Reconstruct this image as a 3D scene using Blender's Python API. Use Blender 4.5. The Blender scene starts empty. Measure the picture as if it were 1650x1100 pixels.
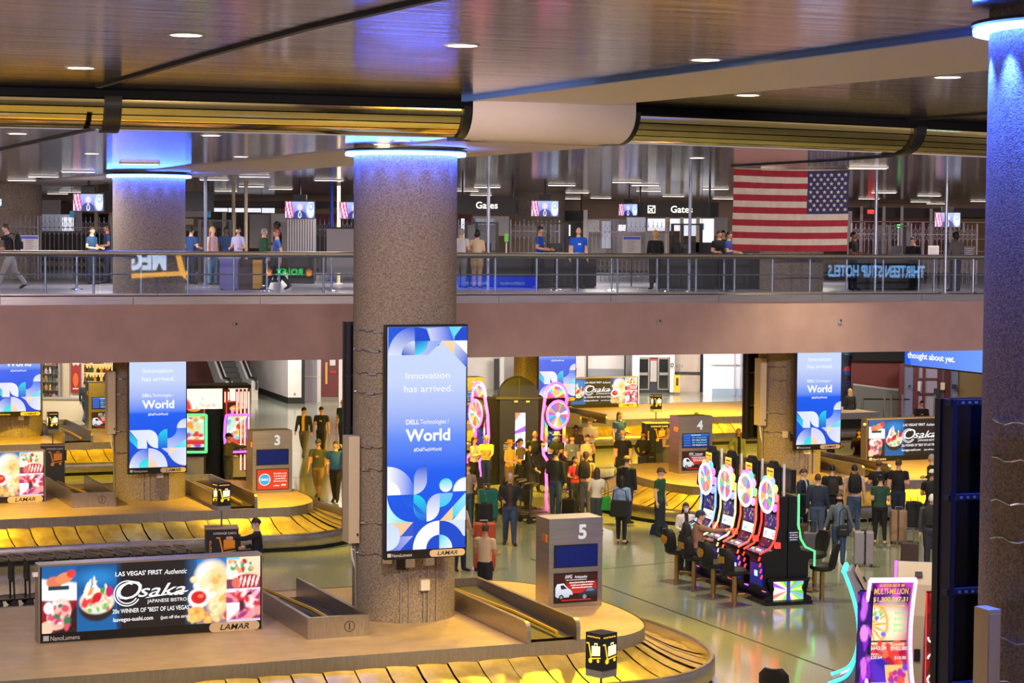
import bpy, math, random
import numpy as np
from mathutils import Vector, Matrix
rnd = random.Random(11)
C = bpy.context.scene.collection
SC = bpy.context.scene
PI = math.pi
def rad(a): return math.radians(a)

# ------------------------------------------------------------------ camera
F, EYE = 3400.0, 7.8
PITCH, ROLL = math.atan(173 / 3400), 0.008
FW = Vector((0, math.cos(PITCH), -math.sin(PITCH)))
U0 = Vector((0, math.sin(PITCH), math.cos(PITCH)))
X0 = Vector((1, 0, 0))
RT = X0 * math.cos(ROLL) + U0 * math.sin(ROLL)
UP = U0 * math.cos(ROLL) - X0 * math.sin(ROLL)
CAM = Vector((0, 0, EYE))
cd = bpy.data.cameras.new('camera')
cd.sensor_width = 36
cd.lens = 36 * F / 1650
cd.clip_end = 600
co = bpy.data.objects.new('camera', cd)
C.objects.link(co)
mw = Matrix((RT, UP, -FW)).transposed().to_4x4()
mw.translation = CAM
co.matrix_world = mw
SC.camera = co

# ------------------------------------------------------------------ exposure, world
SC.view_settings.view_transform = 'Standard'
SC.view_settings.look = 'None'
SC.view_settings.exposure = 0.0
SC.view_settings.gamma = 1.0
SC.view_settings.use_curve_mapping = False
SC.cycles.use_denoising = True
SC.cycles.max_bounces = 8
SC.cycles.transparent_max_bounces = 24
SC.cycles.sample_clamp_indirect = 6
wd = bpy.data.worlds.new('world')
SC.world = wd
wd.use_nodes = True
bg = wd.node_tree.nodes['Background']
bg.inputs[0].default_value = (0.36, 0.31, 0.34, 1)
bg.inputs[1].default_value = 1.0

def light(name, kind, loc, col, energy, size=0.2, target=None, angle=100, blend=0.6, sy=None):
    l = bpy.data.lights.new(name, kind)
    l.color = col
    l.energy = energy
    if kind == 'AREA':
        l.size = size
        if sy:
            l.shape = 'RECTANGLE'
            l.size_y = sy
    else:
        l.shadow_soft_size = size
    if kind == 'SPOT':
        l.spot_size = rad(angle)
        l.spot_blend = blend
    o = bpy.data.objects.new(name, l)
    C.objects.link(o)
    o.location = loc
    if target is not None:
        o.rotation_euler = (Vector(target) - Vector(loc)).to_track_quat('-Z', 'Y').to_euler()
    return o

# ------------------------------------------------------------------ layout helpers
def ray(px, py):
    return FW + RT * ((px - 825) / F) + UP * ((550 - py) / F)
def P(px, py, z):
    "world point on the level z seen at a picture point"
    r = ray(px, py)
    return CAM + r * ((z - EYE) / r.z)
def D(px, py, d):
    r = ray(px, py)
    return CAM + r * (d / r.y)
PHI = rad(22.5)
GU = Vector((math.cos(PHI), math.sin(PHI), 0))
GV = Vector((-math.sin(PHI), math.cos(PHI), 0))
C1 = Vector((-1.93, 37.9, 0))
C2 = Vector((-9.4, 54.6, 0))
C3 = Vector((-16.7, 70.7, 0))
C4 = Vector((8.16, 61.8, 0))
C5 = Vector((1.0, 78.6, 0))
C0 = Vector((5.46, 20.2, 0))
def G(u, v, z=0.0, c=C1):
    p = c + GU * u + GV * v
    return Vector((p.x, p.y, z))
ZU = 6.2          # upper floor
ZS = 4.57         # soffit under the bridge
ZL, ZH = 9.35, 9.95   # lower and upper ceiling

# ------------------------------------------------------------------ materials
def lin(c):
    out = []
    for x in c[:3]:
        x = x / 255.0
        out.append(x / 12.92 if x <= 0.04045 else ((x + 0.055) / 1.055) ** 2.4)
    return tuple(out)
MATS = {}
def M(name, col=(128, 128, 128), rough=0.5, metal=0.0, emit=None, es=1.0, spec=None, alpha=None, sample=None):
    if name in MATS:
        return MATS[name]
    m = bpy.data.materials.new(name)
    m.use_nodes = True
    b = m.node_tree.nodes['Principled BSDF']
    b.inputs['Base Color'].default_value = (*lin(col), 1)
    b.inputs['Roughness'].default_value = rough
    b.inputs['Metallic'].default_value = metal
    if spec is not None:
        b.inputs['Specular IOR Level'].default_value = spec
    if emit:
        b.inputs['Emission Color'].default_value = (*lin(emit), 1)
        b.inputs['Emission Strength'].default_value = es
    if alpha is not None:
        b.inputs['Alpha'].default_value = alpha
    if sample:
        m.cycles.emission_sampling = sample
    MATS[name] = m
    return m
def nodes(m):
    t = m.node_tree
    return t, t.nodes['Principled BSDF']
def noise_mat(name, c1, c2, scale, rough=0.6, metal=0.0, bump=0.0, bscale=None, stretch=(1, 1, 1), detail=4, rvar=0.0, rot=0.0, ramp=(0.35, 0.65)):
    m = M(name, c1, rough, metal)
    t, b = nodes(m)
    tc = t.nodes.new('ShaderNodeTexCoord')
    mp = t.nodes.new('ShaderNodeMapping')
    mp.inputs['Scale'].default_value = stretch
    mp.inputs['Rotation'].default_value = (0, 0, rot)
    t.links.new(tc.outputs['Object'], mp.inputs['Vector'])
    n = t.nodes.new('ShaderNodeTexNoise')
    n.inputs['Scale'].default_value = scale
    n.inputs['Detail'].default_value = detail
    t.links.new(mp.outputs[0], n.inputs['Vector'])
    r = t.nodes.new('ShaderNodeValToRGB')
    r.color_ramp.elements[0].position = ramp[0]
    r.color_ramp.elements[1].position = ramp[1]
    r.color_ramp.elements[0].color = (*lin(c1), 1)
    r.color_ramp.elements[1].color = (*lin(c2), 1)
    t.links.new(n.outputs['Fac'], r.inputs[0])
    t.links.new(r.outputs[0], b.inputs['Base Color'])
    if rvar:
        mr = t.nodes.new('ShaderNodeMapRange')
        mr.inputs[3].default_value = max(0, rough - rvar)
        mr.inputs[4].default_value = rough + rvar
        t.links.new(n.outputs['Fac'], mr.inputs[0])
        t.links.new(mr.outputs[0], b.inputs['Roughness'])
    if bump:
        n2 = n
        if bscale:
            n2 = t.nodes.new('ShaderNodeTexNoise')
            n2.inputs['Scale'].default_value = bscale
            n2.inputs['Detail'].default_value = 3
            t.links.new(mp.outputs[0], n2.inputs['Vector'])
        bp = t.nodes.new('ShaderNodeBump')
        bp.inputs['Strength'].default_value = bump
        bp.inputs['Distance'].default_value = 0.02
        t.links.new(n2.outputs['Fac'], bp.inputs['Height'])
        t.links.new(bp.outputs[0], b.inputs['Normal'])
    return m
def attr_mat(name, emission, strength=1.0, rough=0.4):
    if name in MATS:
        return MATS[name]
    m = M(name, (10, 10, 12), rough)
    t, b = nodes(m)
    a = t.nodes.new('ShaderNodeAttribute')
    a.attribute_name = 'Col'
    if emission:
        t.links.new(a.outputs['Color'], b.inputs['Emission Color'])
        b.inputs['Emission Strength'].default_value = strength
        m.cycles.emission_sampling = 'NONE'
    else:
        t.links.new(a.outputs['Color'], b.inputs['Base Color'])
    return m
SCREEN = attr_mat('lit_screen', True, 1.02)
PRINT = attr_mat('flat_print', False)
BACKLIT = attr_mat('backlit_print', True, 1.6)

concrete = noise_mat('speckled_concrete', (118, 106, 93), (166, 151, 133), 34, 0.85, bump=0.5, bscale=60, detail=8)
steel = noise_mat('brushed_steel', (178, 170, 164), (190, 183, 178), 5, 0.3, 0.95, stretch=(6, 6, 1), rvar=0.05)
steel_h = noise_mat('brushed_steel_wide', (172, 164, 160), (184, 177, 174), 4, 0.3, 0.95, stretch=(.4, .4, 8), rvar=0.05)
plate_m = noise_mat('worn_aluminium_amber_tint', (204, 178, 96), (232, 208, 130), 3.5, 0.34, 0.7, bump=0.12, rvar=0.12)  # yellow of the amber floods partly put into the aluminium's own colour
deck_m = noise_mat('tan_laminate', (176, 150, 112), (190, 164, 126), 2.5, 0.45, bump=0.03)
black_m = M('black_satin', (14, 14, 16), 0.4)
matte_black = M('matte_black', (9, 9, 11), 0.75)
dark_m = M('charcoal', (34, 33, 36), 0.55)
rubber = M('black_rubber', (20, 19, 18), 0.6)
belt_m = noise_mat('ribbed_rubber', (44, 40, 30), (58, 53, 42), 30, 0.5)
white_m = M('white_paint', (226, 222, 216), 0.5)
cream_m = M('cream_enamel', (206, 190, 158), 0.45)
grey_m = M('grey_enamel', (150, 144, 140), 0.5)
chrome = M('chrome', (215, 215, 220), 0.16, 1.0)
alu = M('satin_aluminium', (150, 148, 150), 0.33, 0.9)
gold_m = M('gold_trim', (210, 160, 60), 0.3, 0.7)
red_m = M('red_paint', (150, 24, 28), 0.45)
blue_ring = M('blue_led_ring', (20, 40, 200), 0.4, emit=(64, 110, 255), es=40)

# ------------------------------------------------------------------ mesh builder
class MB:
    def __init__(s):
        s.v, s.f, s.m = [], [], []
    def add(s, v, f, m=0):
        o = len(s.v)
        s.v += [tuple(x) for x in v]
        s.f += [tuple(i + o for i in q) for q in f]
        s.m += [m] * len(f)
        return s
    def box(s, c, d, rz=0.0, m=0, top=None):
        "box by centre and size; top = (sx, sy) scale of the upper face"
        hx, hy, hz = d[0] / 2, d[1] / 2, d[2] / 2
        tx, ty = top or (1, 1)
        cs, sn = math.cos(rz), math.sin(rz)
        v = []
        for z, ax, ay in ((-hz, 1, 1), (hz, tx, ty)):
            for x, y in ((-hx, -hy), (hx, -hy), (hx, hy), (-hx, hy)):
                x, y = x * ax, y * ay
                v.append((c[0] + x * cs - y * sn, c[1] + x * sn + y * cs, c[2] + z))
        return s.add(v, [(3, 2, 1, 0), (4, 5, 6, 7), (0, 1, 5, 4), (1, 2, 6, 5), (2, 3, 7, 6), (3, 0, 4, 7)], m)
    def prism(s, pts, z0, z1, m=0, axis='z', cap=True):
        n = len(pts)
        if axis == 'z':
            v = [(x, y, z0) for x, y in pts] + [(x, y, z1) for x, y in pts]
        elif axis == 'y':      # outline in x, z
            v = [(x, z0, y) for x, y in pts] + [(x, z1, y) for x, y in pts]
        else:                  # outline in y, z
            v = [(z0, x, y) for x, y in pts] + [(z1, x, y) for x, y in pts]
        f = [(i, (i + 1) % n, (i + 1) % n + n, i + n) for i in range(n)]
        if cap:
            f += [tuple(range(n - 1, -1, -1)), tuple(range(n, 2 * n))]
        return s.add(v, f, m)
    def tube(s, pts, r, n=8, m=0, closed=False, cap=True):
        pts = [Vector(p) for p in pts]
        k = len(pts)
        rs = r if isinstance(r, (list, tuple)) else [r] * k
        v, f = [], []
        prev = None
        for i, p in enumerate(pts):
            if closed:
                t = pts[(i + 1) % k] - pts[i - 1]
            else:
                t = pts[min(i + 1, k - 1)] - pts[max(i - 1, 0)]
            if t.length < 1e-9:
                t = Vector((0, 0, 1))
            t.normalize()
            if prev is None:
                a = t.cross(Vector((0, 0, 1)))
                if a.length < 1e-3:
                    a = Vector((1, 0, 0))
            else:
                a = prev - t * prev.dot(t)
            a.normalize()
            prev = a
            b = t.cross(a)
            for j in range(n):
                w = 2 * PI * j / n
                v.append(p + (a * math.cos(w) + b * math.sin(w)) * rs[i])
        e = k if closed else k - 1
        for i in range(e):
            for j in range(n):
                i2 = (i + 1) % k
                f.append((i * n + j, i * n + (j + 1) % n, i2 * n + (j + 1) % n, i2 * n + j))
        if cap and not closed:
            f.append(tuple(range(n - 1, -1, -1)))
            f.append(tuple((k - 1) * n + j for j in range(n)))
        return s.add(v, f, m)
    def lathe(s, prof, n=24, m=0, c=(0, 0, 0)):
        v, f = [], []
        k = len(prof)
        for r, z in prof:
            for j in range(n):
                w = 2 * PI * j / n
                v.append((c[0] + r * math.cos(w), c[1] + r * math.sin(w), c[2] + z))
        for i in range(k - 1):
            for j in range(n):
                f.append((i * n + j, i * n + (j + 1) % n, (i + 1) * n + (j + 1) % n, (i + 1) * n + j))
        if prof[0][0] > 1e-6:
            f.append(tuple(range(n - 1, -1, -1)))
        if prof[-1][0] > 1e-6:
            f.append(tuple((k - 1) * n + j for j in range(n)))
        return s.add(v, f, m)
    def ball(s, c, r, n=10, k=7, m=0):
        rx, ry, rz = r if isinstance(r, (list, tuple)) else (r, r, r)
        v = [(c[0], c[1], c[2] - rz)]
        f = []
        for i in range(1, k):
            a = -PI / 2 + PI * i / k
            for j in range(n):
                w = 2 * PI * j / n
                v.append((c[0] + rx * math.cos(a) * math.cos(w), c[1] + ry * math.cos(a) * math.sin(w), c[2] + rz * math.sin(a)))
        v.append((c[0], c[1], c[2] + rz))
        for j in range(n):
            f.append((0, 1 + (j + 1) % n, 1 + j))
        for i in range(k - 2):
            for j in range(n):
                a, b = 1 + i * n + j, 1 + i * n + (j + 1) % n
                f.append((a, b, b + n, a + n))
        o = 1 + (k - 2) * n
        for j in range(n):
            f.append((o + j, o + (j + 1) % n, len(v) - 1))
        return s.add(v, f, m)
    def grid(s, rows, m=0, flip=False):
        n = len(rows[0])
        v = [p for r in rows for p in r]
        f = []
        for i in range(len(rows) - 1):
            for j in range(n - 1):
                q = (i * n + j, i * n + j + 1, (i + 1) * n + j + 1, (i + 1) * n + j)
                f.append(q[::-1] if flip else q)
        return s.add(v, f, m)
    def mesh(s, name, mats, smooth=None):
        me = bpy.data.meshes.new(name)
        me.from_pydata(s.v, [], s.f)
        for x in (mats if isinstance(mats, (list, tuple)) else [mats]):
            me.materials.append(x)
        if any(s.m):
            me.polygons.foreach_set('material_index', s.m)
        if smooth is not None:
            me.polygons.foreach_set('use_smooth', [True] * len(me.polygons))
            me.set_sharp_from_angle(angle=rad(smooth))
        me.update()
        return me
    def build(s, name, mats, parent=None, smooth=None, kind=None, label=None):
        return link(name, s.mesh(name, mats, smooth), parent, kind, label)
def link(name, me, parent=None, kind=None, label=None):
    o = bpy.data.objects.new(name, me)
    C.objects.link(o)
    if parent is not None:
        o.parent = parent
    if kind:
        o['kind'] = kind
    if label:
        o['label'] = label
    return o
def thing(name, label, cat, loc=(0, 0, 0), rz=0.0, group=None):
    o = bpy.data.objects.new(name, None)
    o.empty_display_size = 0.2
    C.objects.link(o)
    o.location = loc
    o.rotation_euler = (0, 0, rz)
    tag(o, label, cat, group)
    return o
def tag(o, label, cat, group=None):
    o['label'] = label
    o['category'] = cat
    if group:
        o['group'] = group
    return o
def struct(name, mb, mats, parent=None, smooth=None):
    return mb.build(name, mats, parent, smooth, kind='structure')
def dup(root, loc=None, rz=None, label=None, group=None, parent=None):
    c = root.copy()
    C.objects.link(c)
    if parent is not None:
        c.parent = parent
    if loc is not None:
        c.location = loc
    if rz is not None:
        c.rotation_euler = (0, 0, rz)
    if label:
        c['label'] = label
    if group:
        c['group'] = group
    for ch in list(root.children):
        dup(ch, parent=c)
    return c

# ------------------------------------------------------------------ lettering and flat art
_txt = {}
def textgeo(s, bold=0.0, shear=0.0):
    k = (s, bold, shear)
    if k not in _txt:
        cu = bpy.data.curves.new('lettering', 'FONT')
        cu.body = s
        cu.size = 1
        cu.offset = bold
        cu.shear = shear
        cu.resolution_u = 3
        o = bpy.data.objects.new('lettering', cu)
        me = bpy.data.meshes.new_from_object(o)
        v = [(a.co.x, a.co.y) for a in me.vertices]
        f = [tuple(p.vertices) for p in me.polygons]
        bpy.data.objects.remove(o)
        bpy.data.curves.remove(cu)
        bpy.data.meshes.remove(me)
        _txt[k] = (v, f)
    return _txt[k]
def arc(cx, cy, r, a0, a1, n=14, ry=None):
    ry = ry or r
    return [(cx + r * math.cos(rad(a0 + (a1 - a0) * i / n)), cy + ry * math.sin(rad(a0 + (a1 - a0) * i / n))) for i in range(n + 1)]
class Canvas:
    "flat coloured art in the local x-z plane, facing -y"
    def __init__(s, eps=0.0012):
        s.v, s.f, s.c, s.k, s.eps = [], [], [], 0, eps
    def add(s, v2, f, cols, same=False):
        if not same:
            s.k += 1
        o = len(s.v)
        y = -s.k * s.eps
        s.v += [(a, y, b) for a, b in v2]
        s.f += [tuple(i + o for i in q) for q in f]
        s.c += cols
    def poly(s, pts, col, col2=None, d=(0, 1), same=False):
        n = len(pts)
        if col2 is None:
            cs = [lin(col)] * n
        else:
            t = [p[0] * d[0] + p[1] * d[1] for p in pts]
            lo, hi = min(t), max(t)
            a, b = lin(col), lin(col2)
            cs = [tuple(a[i] + (b[i] - a[i]) * (x - lo) / max(hi - lo, 1e-6) for i in range(3)) for x in t]
        s.add(pts, [tuple(range(n))], cs, same)
    def rect(s, x0, y0, x1, y1, col, col2=None, d=(0, 1), same=False):
        s.poly([(x0, y0), (x1, y0), (x1, y1), (x0, y1)], col, col2, d, same)
    def text(s, t, x, y, h, col, w=None, align='c', bold=0.0, shear=0.0, same=False, rot=0.0, mirror=False):
        v, f = textgeo(t, bold, shear)
        if not v:
            return
        xs = [p[0] for p in v]
        lo, hi = min(xs), max(xs)
        sy = h / 0.72
        sx = sy if w is None else w / max(hi - lo, 1e-6)
        off = {'c': (lo + hi) / 2, 'l': lo, 'r': hi}[align]
        cs, sn = math.cos(rot), math.sin(rot)
        mx = -1 if mirror else 1
        out = []
        for a, b in v:
            p, q = (a - off) * sx * mx, b * sy
            out.append((x + p * cs - q * sn, y + p * sn + q * cs))
        fs = [q[::-1] for q in f] if mirror else f
        s.add(out, fs, [lin(col)] * len(out), same)
    def smudge(s, x, y, w, h, col, seed=1):
        "a line of print too small to read: short broken strokes"
        q = random.Random(seed)
        a, first = x - w / 2, True
        while a < x + w / 2:
            b = min(a + h * q.uniform(.5, 1.6), x + w / 2)
            s.rect(a, y, b, y + h * q.uniform(.7, 1), col, same=not first)
            a, first = b + h * q.uniform(.12, .45), False
    def raster(s, img, x0, y0, x1, y1):
        "img: h x w x 3 (row 0 at the top), linear"
        h, w, _ = img.shape
        v = [(x0 + (x1 - x0) * j / (w - 1), y1 + (y0 - y1) * i / (h - 1)) for i in range(h) for j in range(w)]
        f = [(i * w + j + w, i * w + j + w + 1, i * w + j + 1, i * w + j) for i in range(h - 1) for j in range(w - 1)]
        s.add(v, f, [tuple(c) for c in img.reshape(-1, 3)])
    def mesh(s, name, mat):
        me = bpy.data.meshes.new(name)
        me.from_pydata(s.v, [], s.f)
        a = me.attributes.new('Col', 'FLOAT_COLOR', 'POINT')
        a.data.foreach_set('color', [x for c in s.c for x in (*c, 1.0)])
        me.materials.append(mat)
        me.update()
        return me
    def build(s, name, mat, parent=None, loc=(0, 0, 0), rz=0.0, label=None):
        o = link(name, s.mesh(name, mat), parent, None, label)
        o.location = loc
        o.rotation_euler = (0, 0, rz)
        return o
class Raster:
    def __init__(s, w, h, col=(0, 0, 0)):
        s.w, s.h = w, h
        s.a = np.zeros((h, w, 3))
        s.a[:] = lin(col)
        s.y, s.x = np.mgrid[0:h, 0:w]
        s.x = s.x / (w - 1)
        s.y = s.y / (h - 1)
        s.asp = w / h
    def put(s, mask, col):
        mask = np.clip(mask, 0, 1)[..., None]
        s.a = s.a * (1 - mask) + np.array(lin(col)) * mask
    def ell(s, cx, cy, rx, ry, col, rot=0.0, soft=0.15):
        dx, dy = (s.x - cx) * s.asp, (s.y - cy)
        c, n = math.cos(rot), math.sin(rot)
        p, q = (dx * c + dy * n) / (rx * s.asp), (-dx * n + dy * c) / ry
        s.put((1 - np.sqrt(p * p + q * q)) / soft + 0.5, col)
    def box(s, x0, y0, x1, y1, col):
        s.put(((s.x >= x0) & (s.x <= x1) & (s.y >= y0) & (s.y <= y1)).astype(float), col)
    def half(s, a, b, c, col, soft=0.02, box=None):
        m = (a * s.x + b * s.y + c) / soft + 0.5
        if box:
            m = np.clip(m, 0, 1) * ((s.x >= box[0]) & (s.x <= box[2]) & (s.y >= box[1]) & (s.y <= box[3]))
        s.put(m, col)
    def lingrad(s, x0, y0, x1, y1, ca, cb, vert=True):
        t = np.clip(((s.y - y0) / (y1 - y0)) if vert else ((s.x - x0) / (x1 - x0)), 0, 1)[..., None]
        col = np.array(lin(ca)) * (1 - t) + np.array(lin(cb)) * t
        k = ((s.x >= x0) & (s.x <= x1) & (s.y >= y0) & (s.y <= y1))
        s.a[k] = col[k]
    def spots(s, n, box, cols, r0, r1, seed):
        q = random.Random(seed)
        for _ in range(n):
            s.ell(q.uniform(box[0], box[2]), q.uniform(box[1], box[3]), q.uniform(r0, r1) / s.asp, q.uniform(r0, r1), q.choice(cols), q.uniform(0, 3), 0.5)

def spline(pts, n=8, closed=False):
    "Catmull-Rom through 2-D or 3-D points"
    pts = [Vector(p) for p in pts]
    k = len(pts)
    out = []
    for i in range(k if closed else k - 1):
        if closed:
            a, b, c, d = pts[i - 1], pts[i], pts[(i + 1) % k], pts[(i + 2) % k]
        else:
            a, b, c, d = pts[max(i - 1, 0)], pts[i], pts[i + 1], pts[min(i + 2, k - 1)]
        for j in range(n):
            t = j / n
            out.append(0.5 * ((2 * b) + (c - a) * t + (2 * a - 5 * b + 4 * c - d) * t * t + (3 * b - a - 3 * c + d) * t ** 3))
    if not closed:
        out.append(pts[-1])
    return out
# ------------------------------------------------------------------ lamps of the hall
AMBER = (1.0, 0.62, 0.02)
WARM = (1.0, 0.78, 0.55)
COOL = (0.82, 0.88, 1.0)
def amber_spot(name, at, to, e, ang=70, size=0.3, col=AMBER):
    return light(name, 'SPOT', at, col, e, size, to, ang, 0.7)
# amber floods on the hall ceiling above the near carousel
amber_spot('amber_flood', G(-4.5, -11, 9.7), G(-4.0, -4.4, 0.4), 4200, 36)
amber_spot('amber_flood', G(1.5, -11.5, 9.7), G(1.6, -4.0, 0.6), 5200, 40)
amber_spot('amber_flood', G(6.5, 3.6, 9.2), G(4.2, -.4, 0.6), 5600, 56)
amber_spot('amber_flood', G(4.0, 5.5, 9.2), G(2.4, 1.0, 0.8), 2000, 60)
# amber floods hung under the bridge edge and under its soffit
for (u, v, z, tu, tv, e, a) in ((1.5, 15.0, 4.4, 3.5, 17.0, 1500, 120), (-5, 15.0, 4.4, -5, 17.5, 1100, 120), (7, 20.5, 4.4, 6.5, 22, 1100, 130),
                                (12.5, 15.6, 4.4, 13.6, 18, 1900, 120), (22.5, 15.6, 4.4, 22, 18.0, 1700, 120), (11, 23.5, 4.4, 11, 26, 2200, 140),
                                (18.5, 27.5, 4.4, 18.5, 31, 2400, 140), (24, 28.5, 4.4, 23, 31, 2000, 140), (13, 34.5, 4.4, 13, 36, 2000, 140), (25.5, 36, 4.4, 24, 38, 2400, 140),
                                (-3, 31, 4.4, -3, 34, 1500, 140), (2, 30, 4.4, 2, 33, 1000, 140)):
    amber_spot('amber_downlight', G(u, v, z), G(tu, tv, 0), e * 1.25, a, 0.12)
# white light under the bridge
for (u, v, e) in ((-8, 40, 1000), (0, 44, 1400), (8, 46, 1400), (16, 50, 1600), (24, 52, 1400), (30, 36, 700), (26, 44, 900)):
    light('soffit_lamp', 'AREA', G(u, v, 4.5), (1, .9, .82), e * .2, 3.0, G(u, v, 0))
# fill spots added to brighten the bridge front and the hall floor
for x, y, e in ((-24, 26, 1), (-16, 24, 1), (-8, 20, 1), (-1, 22, .8), (9, 27, 1), (15, 30, 1), (21, 34, 1), (27, 40, 1)):
    light('hall_fill_spot', 'SPOT', (x, y, 9.3), (1, .8, .8), 6200 * e, .25, (x - 3, y + 30, 4.6), 56, 0.9)
for x, y in ((-14, 24), (-6, 27), (4, 30), (10, 34)):
    light('hall_fill_spot', 'SPOT', (x, y, 9.7), (1, .9, .86), 1100, .25, (x, y + 5, 0), 110, 0.8)
for u, v in ((9, 4), (13, 8), (8, 11), (3, 9), (17, 13)):
    light('hall_fill_spot', 'SPOT', G(u, v, 9.2), (1, .9, .5), 1500, .2, G(u, v, 0), 100, .8)
# fill lights added to brighten the far lower walls
for px, d, tx, e in ((440, 91, 440, 900), (360, 93, 380, 500), (530, 90, 535, 400), (770, 98, 770, 600), (955, 98, 955, 1100), (1050, 97, 1050, 900), (1110, 97, 1110, 700), (1172, 96, 1172, 1300), (90, 84, 100, 700), (150, 84, 140, 600), (1415, 83, 1415, 400), (1500, 82, 1500, 500)):
    a, b = D(px, 500, d), D(tx, 600, d + 8)
    light('far_wall_fill', 'AREA', (a.x, a.y, 4.45), (1, .94, .9), e * .5, .8, (b.x, b.y, 1.6))
# floods of the carousel round the blue column
for (u, v) in ((-10, -1), (-6.5, 0), (-10, 4.5), (-6.5, 5)):
    amber_spot('amber_flood', G(u, v, 9.7, C0), G(u - .5, v + .5, 0, C0), 2600, 50)
# upper floor
for (u, v, e) in ((-10, 18.5, 260), (-3, 18.5, 260), (4, 18.5, 260), (11, 18.5, 260), (18, 18.5, 260), (24, 19, 260), (-8, 26, 420), (0, 25, 420), (8, 26, 420), (16, 26, 420), (24, 27, 420), (-4, 40, 420), (10, 42, 500), (22, 42, 420)):
    light('checkpoint_lamp', 'AREA', G(u, v, 9.25), (1, .88, .8), e * (.5 if v < 20 else 1.0), 2.0, G(u, v, 6))

# ------------------------------------------------------------------ floor
terrazzo = noise_mat('polished_terrazzo', (128, 132, 118), (156, 160, 142), 40, 0.12, bump=0.012, bscale=1.3, rvar=0.04)
fl = struct('floor', MB().add([(-70, -6, 0), (70, -6, 0), (70, 150, 0), (-70, 150, 0)], [(0, 1, 2, 3)]), terrazzo)
brass = M('divider_strip', (70, 66, 60), 0.4, 0.3)
def floor_strip(a, b, w=0.035, mat=brass):
    a, b = Vector(a), Vector(b)
    n = Vector((-(b - a).y, (b - a).x, 0)).normalized() * w / 2
    m = MB().prism([(p.x, p.y) for p in (a - n, b - n, b + n, a + n)], -0.01, 0.003)
    m.build('divider_strip', mat, fl)
floor_strip(P(855, 900, 0), P(1330, 1075, 0), 0.05)
floor_strip(P(1330, 1075, 0), P(1480, 1130, 0), 0.05)
floor_strip(P(770, 812, 0), P(930, 870, 0), 0.03)
floor_strip(P(955, 918, 0), P(1110, 903, 0), 0.03)
floor_strip(P(1290, 890, 0), P(1480, 878, 0), 0.03)
floor_strip(P(430, 690, 0), P(560, 700, 0), 0.05)
floor_strip(P(470, 770, 0), P(560, 760, 0), 0.04)

# ------------------------------------------------------------------ bridge (upper floor slab)
BL, BR = Vector((-12.33, 50.8, 0)), Vector((13.55, 60.6, 0))
BD = (BR - BL).normalized()
BN = Vector((-BD.y, BD.x, 0))           # into the bridge
BANG = math.atan2(BD.y, BD.x)
def B(s, n, z):
    p = BL + BD * s + BN * n
    return Vector((p.x, p.y, z))
plaster = noise_mat('mauve_plaster', (164, 132, 128), (172, 140, 136), 1.5, 0.7, bump=0.03)
carpet = noise_mat('grey_blue_terrazzo', (112, 110, 122), (132, 128, 138), 14, 0.3)
w = MB()
w.add([B(-25, 0, ZS), B(55, 0, ZS), B(55, 0, ZU - .2), B(-25, 0, ZU - .2), B(-25, .5, ZS), B(55, .5, ZS), B(55, .5, ZU - .2), B(-25, .5, ZU - .2)],
      [(0, 1, 2, 3), (4, 7, 6, 5), (0, 4, 5, 1), (3, 2, 6, 7), (0, 3, 7, 4), (1, 5, 6, 2)])
struct('wall_front', w, plaster)
w = MB()
a, b, c, d = B(-25, .04, 0), B(55, .04, 0), B(55, 70, 0), B(-25, 70, 0)
w.prism([(p.x, p.y) for p in (a, b, c, d)], ZU - .2, ZU)
struct('floor', w, carpet)
w = MB()
a, b = B(-25, .5, 0), B(55, .5, 0)
w.prism([(p.x, p.y) for p in (a, b, c, d)], ZS, ZS + .2)
soffit_m = noise_mat('soffit_panels', (150, 138, 130), (160, 148, 140), 3, 0.6)
struct('ceiling', w, soffit_m)
# metal edge strip on top of the fascia, in lengths
for i in range(-4, 16):
    w = MB()
    s0, s1 = i * 3.2, i * 3.2 + 3.19
    v = [B(s, n, z) for s in (s0, s1) for n, z in ((-.03, ZU - .21), (-.03, ZU - .01), (0.02, ZU + .02), (.12, ZU + .02), (.12, ZU - .21))]
    w.add(v, [(0, 5, 6, 1), (1, 6, 7, 2), (2, 7, 8, 3), (3, 8, 9, 4), (4, 9, 5, 0), (0, 1, 2, 3, 4), (9, 8, 7, 6, 5)])
    struct('trim_1', w, steel_h)
# small wall outlets on the fascia
for (px, py, lb) in ((379, 523, 'small grey outlet plate on the mauve bridge front near the speckled column'), (1062, 518, 'small grey outlet plate low on the mauve bridge front, middle of three'),
                     (1353, 517, 'small white outlet box on the mauve bridge front under the flag')):
    r = ray(px, py)
    t = (BL - CAM).dot(BN) / r.dot(BN)
    p = CAM + r * t
    o = thing('wall_outlet', lb, 'outlet', p - BN * 0.02, BANG)
    MB().box((0, 0, 0), (.12, .03, .15)).build('face_plate', grey_m, o)
    MB().box((.02, -.02, .02), (.04, .02, .06)).build('socket', dark_m, o)

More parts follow.
